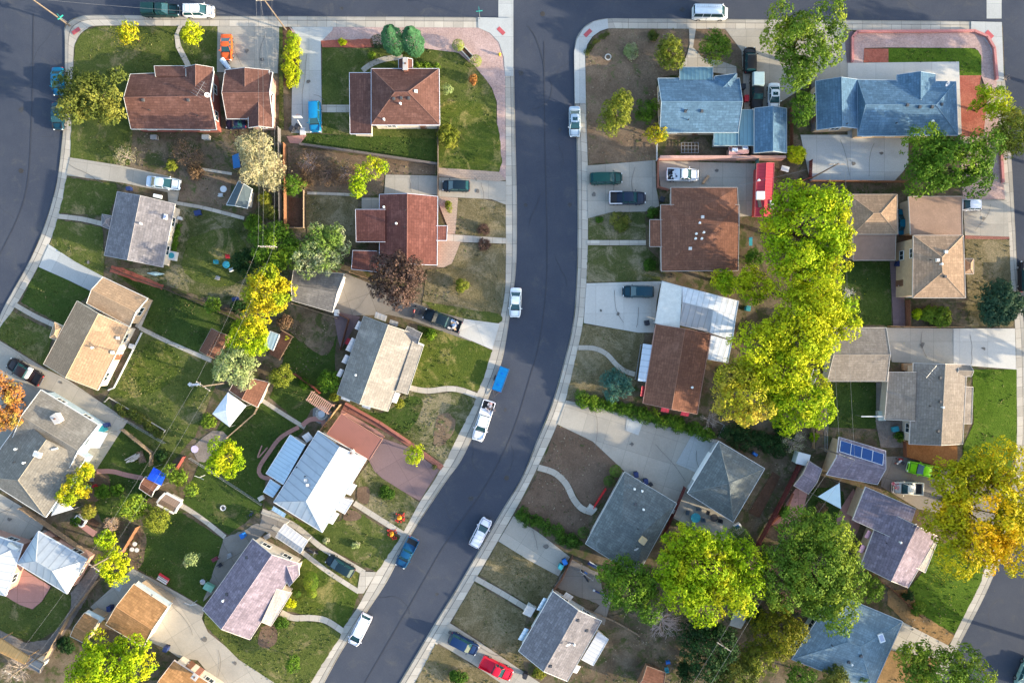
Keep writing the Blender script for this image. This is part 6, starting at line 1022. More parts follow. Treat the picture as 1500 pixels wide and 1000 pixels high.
simple('tool_box', 'white tool box lying across the black pickup at the left edge', 'tool box', 41, 546, [('body', WH, lambda m: m.box((0, 0, .2), (.55, 1.75, .4))), ('lid', WH, lambda m: m.box((0, 0, .42), (.6, 1.8, .05)))], 1.1, -33); cargo('scrap_load', 'mixed scrap in the bed of the long black pickup', 665, 476, 1.4, 1.6, -20, [(.45, .42, .4), (.12, .2, .35), (.5, .3, .15)], 30); cargo('cargo_load', 'pink and grey junk in the bed of the white towing pickup', 717, 597, 1.3, 1.6, 20, [(.5, .3, .3), (.3, .3, .33), (.12, .1, .1)], 26); cargo('sack_load', 'white sacks in the bed of the white pickup', 985, 255, 1.5, 1.2, 0, [(.6, .62, .66), (.05, .06, .09)], 12); cargo('tarp_load', 'red tarp pieces on the old white pickup', 1312, 712, 1.3, 1.2, 0, [(.5, .08, .1), (.55, .3, .3)], 14, z=1.0, h=.3); cargo('red_cargo', 'dark red machine beside the tail of the lime pickup', 1318, 676, 1.6, 1.0, -10, [(.3, .02, .03), (.05, .05, .06), (.6, .6, .6)], 10, z=.1, h=.8)
def trailer():
    c = W(733, 555, .6); root = thing('cargo_trailer', 'bright blue low trailer hitched to the white crew cab pickup', 'trailer', (c.x, c.y, ST), None, R(70)); LOCAL.add(root.name)
    b = MB().box((0, 0, .75), (3.8, 1.6, .6)).build('body', paint((.0, .10, .30)), root, bevel=.08); MB().box((0, 0, 1.08), (3.6, 1.45, .08)).build('lid', paint((.0, .13, .36)), root, bevel=.05)
    for s_ in (1, -1): MB().box((-1.92, s_ * .6, .7), (.06, .25, .16)).build('tail_light', flat('lamp_red', (.35, .01, .012), .3), root); MB().box((0, s_ * .74, 1.1), (3.6, .05, .08)).build('rail', flat('metal_dark', (.05, .05, .06)), root)
    for x in (-1.3, -.45, .45, 1.3): MB().box((x, 0, 1.125), (.04, 1.4, .03)).build('rib', paint((.0, .1, .3)), root)
    for x in (-.9, .9): MB().box((x, 0, 1.14), (.3, .3, .05)).build('hatch', paint((.0, .1, .4)), root)
    for s_ in (1, -1): MB().tube((-.1, s_ * .78, .33), (-.1, s_ * .98, .33), .32, n=14).build('wheel', flat('rubber_black', (.012,) * 3), root); MB().box((-.1, s_ * .88, .7), (.85, .24, .05)).build('mudguard', flat('dark_unit', (.04, .04, .045)), root)
    m = MB(); m.tube((-1.85, .5, .45), (-2.9, 0, .48), .05); m.tube((-1.85, -.5, .45), (-2.9, 0, .48), .05); m.build('drawbar', flat('metal_dark', (.05, .05, .06)), root)
trailer()
# ---------------------------------------------------------------- garden and street things
def wheelie(label, px, py, mat, rz=0):
    return simple('wheelie_bin', label, 'bin', px, py, [('body', mat, lambda m: m.box((0, 0, .5), (.58, .62, .95), 0, 1.12)), ('lid', mat, lambda m: (m.box((0, .02, 1.02), (.7, .78, .07), 0, .9), m.box((0, -.38, 1.0), (.5, .06, .06)))), ('wheel', BK, lambda m: m.tube((-.3, .3, .1), (.3, .3, .1), .1, n=10))], .06, rz, 'wheelie bins')
for a in (('black bin left of the other one beside the basketball hoop', 429, 190, BK), ('black bin nearest the basketball hoop', 437, 187, BK), ('black bin beside the navy pickup', 969, 293, BK), ('black bin at the corner of the rust brown house with awnings', 947, 473, BK), ('navy bin, left of two at the green grey house wall', 931, 694, NVY), ('navy bin, right of two at the green grey house wall', 945, 704, NVY), ('blue bin at the end of the narrow driveway', 827, 821, BLP), ('teal bin beside the blue bin at the end of the narrow driveway', 821, 828, TLP), ('dark bin behind the sand coloured garage', 1314, 387, NVY), ('black bin at the lower corner of the pale grey house', 769, 987, BK), ('black bin in front of the long black pickup', 615, 457, BK), ('teal bin behind the striped carport', 1094, 452, TLP), ('black bin at the foot of the caramel garage drive', 245, 948, NVY), ('dark bin on the hipped metal house patio', 24, 791, BK), ('blue bin at the end of the violet house wall', 357, 783, BLP), ('dark bin beside the small tan shed lean-to', 163, 889, NVY)): wheelie(a[0], a[1], a[2], a[3], random.uniform(-30, 30))
def chair_parts(mat): return [('seat', mat, lambda m: m.box((0, 0, .42), (.56, .54, .07))), ('backrest', mat, lambda m: m.box((0, .27, .7), (.54, .07, .55))), ('leg', mat, lambda m: [m.tube((x, y, 0), (x, y, .42), .025, n=5) for x in (-.24, .24) for y in (-.22, .22)]), ('armrest', mat, lambda m: [m.box((x, .02, .62), (.06, .5, .04)) for x in (-.29, .29)])]
def chair(label, px, py, mat, rz, group='garden chairs'): return simple('garden_chair', label, 'chair', px, py, chair_parts(mat), .03, rz, group)
def table(label, px, py, r, mat, rz=0, top=None): return simple('garden_table', label, 'table', px, py, [('tabletop', top or mat, lambda m: m.disc((0, 0, .7), r, .05, 20)), ('leg', mat, lambda m: [m.tube((.5 * r * math.cos(k), .5 * r * math.sin(k), 0), (.3 * r * math.cos(k), .3 * r * math.sin(k), .7), .03, n=5) for k in (0, 2.1, 4.2)])], .03, rz)
table('round teal garden table in the middle of the back lawn', 333, 388, .55, TLP); chair('dark framed chair above the round teal garden table', 334, 376, RDP, 0); chair('teal and white chair left of the round teal garden table', 318, 384, TLP, 90); chair('white chair right below the round teal garden table', 340, 395, WH, 200); chair('grey chair farthest below the round teal garden table', 320, 407, GYM, 160)
table('round white garden table beside the slate blue shed', 329, 278, .5, WH); chair('pale blue chair below the round white garden table', 324, 286, WH, 180); table('lilac round table top on the gravel pad', 287, 657, .55, flat('plastic_lilac', (.5, .42, .62), .5)); table('teal garden table on the concrete patio by the green grey garage', 1018, 757, .75, TLP)
for i, (x, y, r_) in enumerate(((1007, 750, 80), (1022, 745, 0), (1029, 761, -90), (1014, 769, 170))): chair('dark chair at the teal patio table, %s side' % ('left', 'upper', 'right', 'lower')[i], x, y, flat('plastic_slate', (.06, .09, .12), .5), r_)
table('dark round patio table right of the teal one', 1045, 757, .6, BK); chair('dark chair left of the dark patio table', 1037, 750, BK, 70); chair('dark chair right of the dark patio table', 1054, 762, BK, -100)
for i, (x, y) in enumerate(((198, 796), (194, 804), (201, 805))): simple('round_stool', 'white round stool by the worn lawn edge, %s of three' % ('top', 'lower left', 'lower right')[i], 'stool', x, y, [('seat', WH, lambda m: m.disc((0, 0, .4), .33, .06, 14)), ('leg', WH, lambda m: [m.tube((.2 * math.cos(k), .2 * math.sin(k), 0), (.15 * math.cos(k), .15 * math.sin(k), .4), .02, n=5) for k in (0, 2.1, 4.2)])], .03, group='white stools on the lawn edge')
simple('garden_bench', 'red and white striped bench beside the lower left lawn', 'bench', 239, 848, [('seat', WH, lambda m: [m.box((0, -.3 + k * .3, .45), (1.7, .2, .05)) for k in range(3)]), ('backrest', RDP, lambda m: m.box((0, .62, .7), (1.7, .4, .08))), ('leg', RDP, lambda m: [m.box((x, 0, .22), (.1, .9, .44)) for x in (-.75, .75)])], .03, -32)
simple('garden_planter', 'slatted planter bench between the two clipped balls in pink gravel', 'planter', 684, 78, [('frame', STN, lambda m: [m.box((0, s_ * .35, .25), (2.1, .12, .5)) for s_ in (1, -1)] + [m.box((s_ * 1.0, 0, .25), (.12, .6, .5)) for s_ in (1, -1)]), ('soil', MULCH, lambda m: m.box((0, 0, .2), (1.9, .6, .3)))], .03, -47)
simple('basketball_hoop', 'white basketball hoop on the driveway beside the blue estate car', 'basketball hoop', 443, 189, [('pole', WH, lambda m: m.tube((0, 0, 0), (.1, .5, 3.0), .07)), ('backboard', WH, lambda m: m.box((.1, .9, 3.1), (1.3, .08, .9))), ('hoop', flat('hoop_orange', (.5, .15, .03)), lambda m: [m.tube((.1 + .23 * math.cos(k * .52), 1.2 + .23 * math.sin(k * .52), 2.8), (.1 + .23 * math.cos((k + 1) * .52), 1.2 + .23 * math.sin((k + 1) * .52), 2.8), .02, n=4) for k in range(12)]), ('base', WH, lambda m: m.box((0, -.3, .12), (.8, 1.1, .24)))], .08)
simple('covered_boat', 'pale blue covered small boat on its trailer behind the orange coupe', 'boat', 333, 97, [('cover', flat('cover_pale_blue', (.45, .55, .66), .7, var=.2), lambda m: (m.tube((-1.1, 0, .65), (.5, 0, .65), .42, .36, 10), m.tube((.5, 0, .65), (1.3, 0, .7), .36, .05, 10))), ('wheel', BK, lambda m: m.tube((-.3, -.5, .25), (-.3, .5, .25), .25, n=10)), ('drawbar', GYM, lambda m: m.tube((1.0, 0, .35), (1.7, 0, .3), .04))], .08, -52)
simple('fire_hydrant', 'yellow fire hydrant in the pink gravel near the top corner', 'hydrant', 732, 80, [('barrel', flat('hydrant_yellow', (.6, .38, .02), .5), lambda m: (m.tube((0, 0, 0), (0, 0, .65), .15, .14, 10), m.tube((0, 0, .65), (0, 0, .82), .17, .04, 10))), ('nozzle', flat('hydrant_yellow', (.6, .38, .02), .5), lambda m: (m.tube((-.26, 0, .5), (.26, 0, .5), .07, n=8), m.tube((0, 0, .45), (0, -.27, .45), .08, n=8)))], .03)
def streetsign(label, px, py, a): simple('street_sign', label, 'street sign', px, py, [('post', GYM, lambda m: m.tube((0, 0, 0), (0, 0, 2.7), .035, n=7)), ('name_plate', flat('sign_teal', (.02, .30, .26), .4), lambda m: m.box((0, 0, 2.6), (1.0, .05, .22))), ('name_plate', flat('sign_teal', (.02, .30, .26), .4), lambda m: m.box((0, 0, 2.83), (.05, 1.0, .22)))], .03, a, 'street name signs')
streetsign('teal street name sign at the kerb of the top centre corner', 703, 27, 5); streetsign('pale street name sign beside the pole in the top left corner', 103, 36, 40)
simple('fire_pit', 'round metal fire pit on the round stone patio by the wooden pergola', 'fire pit', 471, 606, [('bowl', flat('steel_bright', (.5, .5, .5), .3, .7), lambda m: m.tube((0, 0, .15), (0, 0, .5), .35, .62, 20, False)), ('stone_ring', STN, lambda m: [m.box((.8 * math.cos(k * .524), .8 * math.sin(k * .524), .12), (.3, .38, .24), k * .524) for k in range(12)]), ('rim', flat('steel_bright', (.5, .5, .5), .3, .7), lambda m: m.disc((0, 0, .44), .56, .03, 20))], .1)
patch('patio', [(459, 598), (470, 594), (482, 598), (486, 608), (480, 618), (468, 620), (459, 612)], OLDC, 2.8, smooth=3)
simple('tree_ring', 'white stone ring in the dirt corner garden', 'stone ring', 891, 83, [('ring', STN, lambda m: [m.box((.42 * math.cos(k * .6), .42 * math.sin(k * .6), .08), (.16, .26, .16), k * .6) for k in range(10)])], .03); simple('lawn_basket', 'white round basket on the back lawn below the lime tree', 'basket', 326, 744, [('ring', WH, lambda m: [m.box((.36 * math.cos(k * .628), .36 * math.sin(k * .628), .1), (.12, .24, .2), k * .628) for k in range(10)]), ('base', GRAV, lambda m: m.disc((0, 0, 0), .34, .06))], .03)
simple('lawn_chair', 'white reclining chair lying open on the back lawn near the wires', 'chair', 286, 563, [('seat', WH, lambda m: (m.box((.1, 0, .35), (1.3, .32, .05)), m.box((-.75, .1, .45), (.5, .5, .05), .7))), ('leg', WH, lambda m: [m.tube((x, -.35, 0), (x + .2, .35, .35), .035, n=5) for x in (-.7, .1, .6)])], .03, 5)
simple('hot_tub', 'white square tub with a round teal top against the grey house wall', 'hot tub', 254, 375, [('cabinet', WH, lambda m: m.box((0, 0, .45), (1.15, 1.35, .9))), ('lid', TLP, lambda m: m.disc((0, 0, .9), .45, .06, 18))], .03, -12); simple('covered_kayak', 'pale crumpled kayak cover behind the grey house', 'kayak', 228, 401, [('hull', flat('kayak_pale', (.45, .58, .55), .6, var=.3), lambda m: (m.tube((-1.3, 0, .25), (0, 0, .3), .05, .34, 9), m.tube((0, 0, .3), (1.3, .1, .25), .34, .05, 9)))], .03, -5)
def canopy(name, label, cat, pts, z, mat, zp=None, px=None):
    P = [W(x, y, z) for x, y in pts]; c = sum(P, Vector()) / len(P); root = thing(name, label, cat, (c.x, c.y, 0)); m = MB()
    if zp: 
        a = Vector((c.x, c.y, zp))
        for i in range(len(P)): m.poly([P[i], P[(i + 1) % len(P)], a])
    else: m.poly(P); m.poly([p - Vector((0, 0, .02)) for p in reversed(P)])
    m.build('canopy', mat, root)
    for p in P: MB().tube((p.x, p.y, 0), (p.x, p.y, p.z), .04, n=6).build('post', GYM, root)
canopy('canopy_tent', 'white pointed canopy tent beside the rust brown shed', 'canopy', [(334, 574), (361, 594), (336, 625), (311, 606)], 2.3, flat('canvas_white', (.66, .68, .72), .8), 3.3); canopy('shade_sail', 'pale blue triangular shade sail behind the violet house', 'shade sail', [(1198, 727), (1230, 707), (1232, 745)], 2.6, flat('sail_blue', (.45, .58, .63), .8, var=.04)); canopy('tarp', 'bright blue tarp stretched beside the small tan shed', 'tarp', [(225, 684), (244, 694), (236, 711), (215, 701)], 2.55, flat('tarp_blue', (.01, .08, .62), .5, var=.3, scale=3), 2.75)
canopy('tarp', 'blue tarp behind the pale cream tree', 'tarp', [(340, 228), (350, 224), (352, 245), (342, 247)], 1.4, flat('tarp_blue2', (.02, .12, .3), .5)); canopy('awning_roof', 'white curved canvas awning below the beige grey house', 'awning', [(80, 733), (88, 726), (108, 745), (75, 755)], 2.2, WH, 2.5); canopy('awning_roof', 'white slanting awning on the rear wall of the beige grey house', 'awning', [(137, 630), (158, 634), (146, 656), (124, 656)], 2.4, WH)
simple('square_cover', 'pale mint square tank top with a white rim near the solar panels', 'tank', 1171, 670, [('body', flat('mint_pale', (.45, .52, .46), .7), lambda m: m.box((0, 0, .8), (1.8, 1.7, 1.6))), ('lid', WH, lambda m: m.box((0, 0, 1.63), (1.9, 1.8, .06)))], .03, -15); simple('paddling_pool', 'dark teal round pool behind the violet house', 'pool', 1229, 785, [('wall', flat('pool_dark', (.01, .06, .09), .4), lambda m: m.tube((0, 0, 0), (0, 0, .6), 1.5, n=24, caps=False)), ('pool_water', flat('pool_water', (.01, .07, .10), .1), lambda m: m.disc((0, 0, .45), 1.46, .02, 24))], .05)
simple('lumber_pile', 'heap of pale boards and brush on the small back lawn, lower left', 'wood pile', 200, 671, [('board', flat('board_pale', (.52, .45, .38), .9, var=.25, scale=5), lambda m: [m.box((random.uniform(-.9, .4), random.uniform(-.3, .5), .15 + .05 * k), (random.uniform(.9, 2.0), .16, .06), random.uniform(-.3, .5)) for k in range(12)]), ('brush', flat('brush_tan', (.30, .2, .14), .9), lambda m: [m.tube((random.uniform(.2, 1.2), random.uniform(-1, 1), .1), (random.uniform(.2, 1.4), random.uniform(-1, 1), .6), .025, .01, 4) for k in range(90)])], .03, 15)
simple('wooden_beam', 'short tan wooden beam on the concrete behind the white pickup', 'beam', 1034, 263, [('beam', WOD, lambda m: m.box((0, 0, .15), (1.5, .35, .3)))], .09, 52); simple('garden_log', 'pale log lying beside the yellow crown', 'log', 1104, 487, [('log', STN, lambda m: m.tube((-.6, 0, .15), (.6, .1, .15), .16, .14, 10))], .03, -15)
simple('storage_rack', 'white tube rack lying in the shaded yard of the blue house', 'rack', 1010, 217, [('frame', GYM, lambda m: [m.tube((-1.3 + .52 * k, -.8, .5), (-1.3 + .52 * k, .8, .5), .035, n=5) for k in range(6)] + [m.tube((-1.3, y, .5), (1.3, y, .5), .035, n=5) for y in (-.8, -.25, .3, .8)]), ('leg', GYM, lambda m: [m.tube((x, y, 0), (x, y, .5), .03, n=5) for x in (-1.3, 1.3) for y in (-.8, .8)])], .03)
simple('clothes_post', 'white forked clothes post beside the wide driveway', 'clothes post', 287, 880, [('post', WH, lambda m: m.tube((0, 0, 0), (0, 0, 2.0), .04)), ('arm', WH, lambda m: (m.tube((0, 0, 1.9), (-.9, .3, 2.2), .035), m.tube((0, 0, 1.9), (.9, .4, 2.2), .035)))], .03, -10); simple('clothes_post', 'white forked clothes post above the long garden path', 'clothes post', 299, 696, [('post', WH, lambda m: m.tube((0, 0, 0), (0, 0, 2.0), .04)), ('arm', WH, lambda m: (m.tube((0, 0, 1.9), (-.5, .5, 2.1), .035), m.tube((0, 0, 1.9), (.6, -.5, 2.1), .035)))], .03, 20)
simple('green_box', 'pale green storage box by the violet house rear corner', 'storage box', 307, 859, [('body', flat('box_green', (.18, .38, .28), .6), lambda m: m.box((0, 0, .35), (1.4, .9, .7))), ('lid', flat('box_green', (.18, .38, .28), .6), lambda m: m.box((0, 0, .73), (1.46, .96, .07)))], .08, -28); simple('kettle_grill', 'round white grill on the patio behind the violet house', 'grill', 299, 850, [('bowl', WH, lambda m: m.tube((0, 0, .6), (0, 0, .85), .25, .42, 16)), ('lid', GYM, lambda m: m.tube((0, 0, .85), (0, 0, 1.0), .42, .12, 16)), ('leg', GYM, lambda m: [m.tube((.3 * math.cos(k), .3 * math.sin(k), 0), (.15 * math.cos(k), .15 * math.sin(k), .6), .02, n=5) for k in (0, 2.1, 4.2)])], .08)
simple('garden_grill', 'dark red grill on the patio behind the violet house', 'grill', 317, 817, [('body', flat('grill_maroon', (.10, .015, .025), .4), lambda m: m.box((0, 0, .8), (.9, .55, .35))), ('leg', BK, lambda m: [m.tube((x, y, 0), (x, y, .65), .025, n=5) for x in (-.4, .4) for y in (-.2, .2)])], .08, 30); chair('black lounge chair on the patio behind the violet house', 323, 827, BK, 40); chair('grey chair on the patio under the wall of the violet house', 337, 812, GYM, 200)
simple('bicycle', 'dark bicycle lying at the end of the garden path near the carport', 'bicycle', 368, 754, [('wheel', BK, lambda m: [m.tube((x + .33 * math.cos(k * .52), .33 * math.sin(k * .52), .1), (x + .33 * math.cos((k + 1) * .52), .33 * math.sin((k + 1) * .52), .1), .03, n=4) for x in (-.5, .5) for k in range(12)]), ('frame', NVY, lambda m: (m.tube((-.5, 0, .15), (0, .3, .15), .03), m.tube((0, .3, .15), (.5, 0, .15), .03), m.tube((-.1, -.1, .15), (0, .3, .15), .03), m.tube((-.1, -.1, .15), (.45, .35, .15), .03))), ('handlebar', GYM, lambda m: m.tube((.45, .35, .2), (.2, .6, .2), .025))], .05, 40)
def moto(label, px, py, mat, rz): simple('motorcycle', label, 'motorcycle', px, py, [('tank', mat, lambda m: m.tube((-.1, 0, .85), (.35, 0, .9), .15, .17, 10)), ('seat', BK, lambda m: m.box((-.45, 0, .82), (.6, .26, .12))), ('wheel', BK, lambda m: [m.tube((x, -.07, .32), (x, .07, .32), .32, n=14) for x in (-.75, .75)]), ('frame', GYM, lambda m: (m.tube((-.75, 0, .35), (.1, 0, .5), .05), m.tube((.1, 0, .5), (.6, 0, .95), .05), m.tube((.6, 0, .95), (.75, 0, .32), .04))), ('handlebar', GYM, lambda m: m.tube((.55, -.38, 1.05), (.55, .38, 1.05), .025))], .08, rz)
moto('black motorcycle under the edge of the white carport', 457, 806, BK, -25); moto('dark red motorcycle in front of the long black pickup', 607, 457, flat('moto_red', (.2, .01, .015), .4), 78)
simple('kids_toy', 'magenta plastic toy on the patio edge by the lime tree', 'toy', 1045, 795, [('body', PKP, lambda m: m.box((0, 0, .25), (.6, .3, .3), 0, .7)), ('handle', PKP, lambda m: m.tube((.2, 0, .4), (.2, 0, .8), .04, n=6)), ('wheel', BK, lambda m: m.tube((-.2, -.22, .12), (-.2, .22, .12), .12, n=10))], .1, 20); chair('bright blue garden chair, upper of two by the round ended shed', 978, 969, BLP, 10); chair('sky blue garden chair, lower of two by the round ended shed', 976, 979, TLP, 190)
simple('water_heater', 'white and blue box at the lower corner of the green grey garage', 'box', 1080, 770, [('body', WH, lambda m: m.box((0, 0, .4), (1.0, .7, .8))), ('lid', BLP, lambda m: m.box((-.1, .1, .83), (.6, .5, .07)))], .1, 30); simple('yard_table', 'small white table in the yard right of the red roofed trailer', 'table', 1149, 248, [('tabletop', WH, lambda m: m.box((0, 0, .6), (1.2, .8, .06))), ('leg', WH, lambda m: [m.tube((x, y, 0), (x, y, .6), .03, n=5) for x in (-.5, .5) for y in (-.3, .3)])], .03, -15)
simple('blue_toy_car', 'bright blue ride on toy in the yard behind the green grey garage', 'toy', 1106, 665, [('body', BLP, lambda m: m.box((0, 0, .35), (.9, .5, .35), 0, .75)), ('wheel', BK, lambda m: [m.tube((x, -.28, .14), (x, .28, .14), .14, n=10) for x in (-.3, .3)])], .03, -35); simple('blue_slide', 'small sky blue slide beside the rust brown roof', 'slide', 1099, 354, [('chute', TLP, lambda m: m.box((0, 0, .5), (.5, 1.3, .08))), ('leg', BLP, lambda m: [m.tube((x, .5, 0), (x, .5, .9), .03, n=5) for x in (-.22, .22)])], .03)
for i, (x, y, mm) in enumerate(((586, 759, 'upper'), (574, 783, 'lower'))): simple('pumpkin_planter', 'pumpkin heap with red flowers at the front path end, %s one' % mm, 'planter', x, y, [('pumpkin', ORP, lambda m: [m.tube((random.uniform(-.25, .25), random.uniform(-.25, .25), .1), (random.uniform(-.25, .25), random.uniform(-.25, .25), .42), .3, .2, 10) for _ in range(3)]), ('flower', RSF, lambda m: [m.box((random.uniform(-.7, .7), random.uniform(-.75, .75), .15), (.18, .18, .14), k) for k in range(26)])], .03, group='pumpkin heaps by the path')
simple('garden_ornament', 'three bright yellow flower pots on the deck corner by the pale blue shed', 'flower pot', 419, 497, [('pot', flat('pot_yellow', (.55, .45, .02), .6), lambda m: [m.tube((x, y, 0), (x, y, .4), .12, .17, 10) for x, y in ((0, 0), (.35, .2), (.1, .45))])], .35)
simple('deck', 'red brown wooden deck with a rail beside the pale blue shed', 'deck', 412, 505, [('floor', FNB, lambda m: [m.box((-.9 + .2 * k, 0, .3), (.18, 4.2, .06)) for k in range(10)]), ('railing', WOD, lambda m: (m.box((1.1, 0, 1.0), (.08, 4.2, .1)), m.box((0, 2.1, 1.0), (2.1, .08, .1)), [m.box((1.1, y, .65), (.08, .08, .7)) for y in (-2, -1, 0, 1, 2)]))], 0, -30)
simple('wooden_pergola', 'salmon slatted pergola beside the fire pit', 'pergola', 474, 588, [('beam', flat('pergola_salmon', (.45, .26, .19), .8), lambda m: [m.box((-1.9 + .3 * k, 0, 2.3), (.12, 1.7, .08)) for k in range(13)] + [m.box((0, y, 2.22), (4.2, .12, .1)) for y in (-.7, .7)]), ('post', flat('pergola_salmon', (.45, .26, .19), .8), lambda m: [m.box((x, y, 1.1), (.12, .12, 2.2)) for x in (-1.8, 1.8) for y in (-.7, .7)])], 0, -33)
simple('white_shed_box', 'white open frame planter beside the pink paved strip, lower left', 'planter', 118, 762, [('frame', WH, lambda m: [m.box((0, s_ * .55, .35), (1.6, .12, .7)) for s_ in (1, -1)] + [m.box((s_ * .8, 0, .35), (.12, 1.1, .7)) for s_ in (1, -1)]), ('soil', MULCH, lambda m: m.box((0, 0, .3), (1.5, 1.0, .4)))], .05, -35); patch('patio', [(104, 762), (112, 758), (143, 778), (137, 786)], PINKP, 3.2); patch('garden_bed', [(127, 764), (135, 757), (147, 766), (140, 774)], MULCH, 3.4)
simple('white_door_frame', 'long white beam on a pale pad behind the T shaped house', 'beam', 1270, 608, [('beam', WH, lambda m: m.box((0, 0, 1.9), (3.4, .16, .12))), ('post', GYM, lambda m: [m.tube((x, 0, 0), (x, 0, 1.9), .04, n=6) for x in (-1.6, 1.6)])], .05, 0); simple('pad_cover', 'pale square cover at the rear wall of the T shaped house', 'cover', 1289, 608, [('lid', flat('cover_mint', (.45, .5, .46), .7), lambda m: m.box((0, 0, .9), (1.1, 1.5, .1))), ('body', WGY, lambda m: m.box((0, 0, .45), (1.0, 1.4, .85)))], .05)
simple('red_porch_rail', 'bright red porch railing on the green grey house front', 'railing', 878, 729, [('rail', flat('rail_red', (.45, .015, .02), .5), lambda m: (m.box((0, 0, .9), (3.6, .1, .1)), m.box((0, 0, .35), (3.6, .08, .5)))), ('post', flat('rail_red', (.45, .015, .02), .5), lambda m: [m.box((x, 0, .45), (.1, .1, .9)) for x in (-1.7, 0, 1.7)])], .03, 57); simple('porch_steps', 'pale steps beside the red porch railing', 'steps', 866, 746, [('step', STN, lambda m: [m.box((0, -.3 + k * .35, .1 + k * .12), (1.3, .5, .2 + k * .24)) for k in range(3)])], .0, -32)
simple('front_steps', 'pale grey steps and landing at the pale grey house door', 'steps', 777, 892, [('step', STN, lambda m: [m.box((-.5 + .4 * k, 0, .08 + .08 * k), (.6, 1.5, .16 + k * .16)) for k in range(3)])], .0, -32)
simple('ladder_frame', 'white ladder frame leaning under the yellow crowns', 'ladder', 1184, 553, [('rail', WH, lambda m: [m.tube((x, -1.4, 1.0), (x, 1.4, 3.0), .05, n=6) for x in (-.4, .4)]), ('rung', WH, lambda m: [m.tube((-.4, -1.2 + .35 * k, 1.15 + .25 * k), (.4, -1.2 + .35 * k, 1.15 + .25 * k), .03, n=5) for k in range(8)])], .0, 0)
for i, (x, y) in enumerate(((135, 702), (141, 712), (132, 713))): chair('%s garden seat beside the golden orange tree' % ('grey', 'dark red', 'bright blue')[i], x, y, (GYM, RDP, TLP)[i], 40 * i)
simple('swing_set', 'grey swing frame on the patio beside the narrow driveway', 'swing set', 858, 838, [('frame', GYM, lambda m: (m.tube((-1.2, 0, 1.9), (1.2, 0, 1.9), .05), [m.tube((x, s_ * .8, 0), (x, 0, 1.9), .04) for x in (-1.2, 1.2) for s_ in (1, -1)])), ('seat', BLP, lambda m: m.box((0, 0, .5), (.5, .2, .05)))], .05, -35); moto('dark scooter on the patio beside the narrow driveway', 857, 843, BK, 120)
simple('toy_bench', 'blue and white toy bench beside the swing frame', 'toy', 868, 827, [('seat', NVY, lambda m: m.box((0, 0, .35), (1.5, .5, .1))), ('backrest', WH, lambda m: m.box((0, .28, .6), (1.5, .08, .4))), ('leg', GYM, lambda m: [m.box((x, 0, .15), (.08, .4, .3)) for x in (-.6, .6)])], .06, -30); simple('toy_bench', 'blue and white long board on the concrete below the scooter', 'toy', 878, 868, [('board', NVY, lambda m: m.box((0, 0, .25), (2.0, .25, .08))), ('end_cap', WH, lambda m: [m.box((x, 0, .25), (.3, .3, .12)) for x in (-.9, .9)]), ('leg', GYM, lambda m: [m.box((x, 0, .1), (.08, .25, .22)) for x in (-.6, .6)])], .06, -25)
def crate(label, px, py, w, l, h, mat, rz): return simple('garden_box', label, 'box', px, py, [('body', mat, lambda m: m.box((0, 0, h / 2), (w, l, h))), ('lid', mat, lambda m: m.box((0, 0, h + .03), (w + .08, l + .08, .06))), ('handle', BK, lambda m: m.box((0, -l / 2 - .04, h * .7), (.2, .05, .05)))], .08, rz)
for a in (('grey metal box against the south wall of the long brown house', 227, 202, .9, .6, .7, GYM, 0), ('pale cooling unit at the corner of the long brown house', 303, 202, 1.0, .6, .8, STN, 0), ('dark box at the north corner of the grey ridged house', 190, 277, .6, .5, .7, NVY, 10), ('white meter box on the cream wall of the grey ridged house', 264, 320, .5, .4, .6, WH, -12), ('dark blue crate on the worn lawn below the path', 290, 312, .9, .7, .5, NVY, 15), ('pale blue box by the rear corner of the big beige house', 152, 628, .9, .8, .9, TLP, 30), ('navy box on the rear terrace of the big beige house', 157, 622, .7, .6, .8, NVY, 10), ('white box beside the rear wall of the tan house', 194, 507, .7, .6, .6, WH, -20), ('white tank on the concrete by the grey garage', 494, 458, .6, .9, .8, WH, 0), ('maroon box on the plum patio', 510, 500, .9, .5, .5, RDP, 60), ('grey box at the white carport corner', 392, 785, .8, .6, .6, GYM, 30), ('blue bucket crate behind the white carport', 393, 784, .4, .4, .5, BLP, 0), ('pale chest under the side window of the white metal roofed house', 383, 729, .8, .6, .5, STN, 30), ('dark chest beside the two navy bins', 953, 709, .5, .4, .6, BK, 30), ('grey chest at the fence corner beside the green grey house', 986, 748, .6, .5, .7, STN, 60), ('orange wooden crate beside the grey and beige house wing', 1328, 537, 1.2, 1.0, .6, WOD, 0), ('teal crate on the gravel pad of the T shaped house', 1311, 628, .9, .7, .5, TLP, 10), ('dark blue chest near the lower garage fence', 345, 438, .9, .5, .4, NVY, 10), ('dark crate behind the blue house beside the black cap pickup', 1087, 128, .8, .7, .7, BK, 0), ('maroon crate beside the black cap pickup', 1093, 145, .6, .9, .6, RDP, 0)): crate(*a)
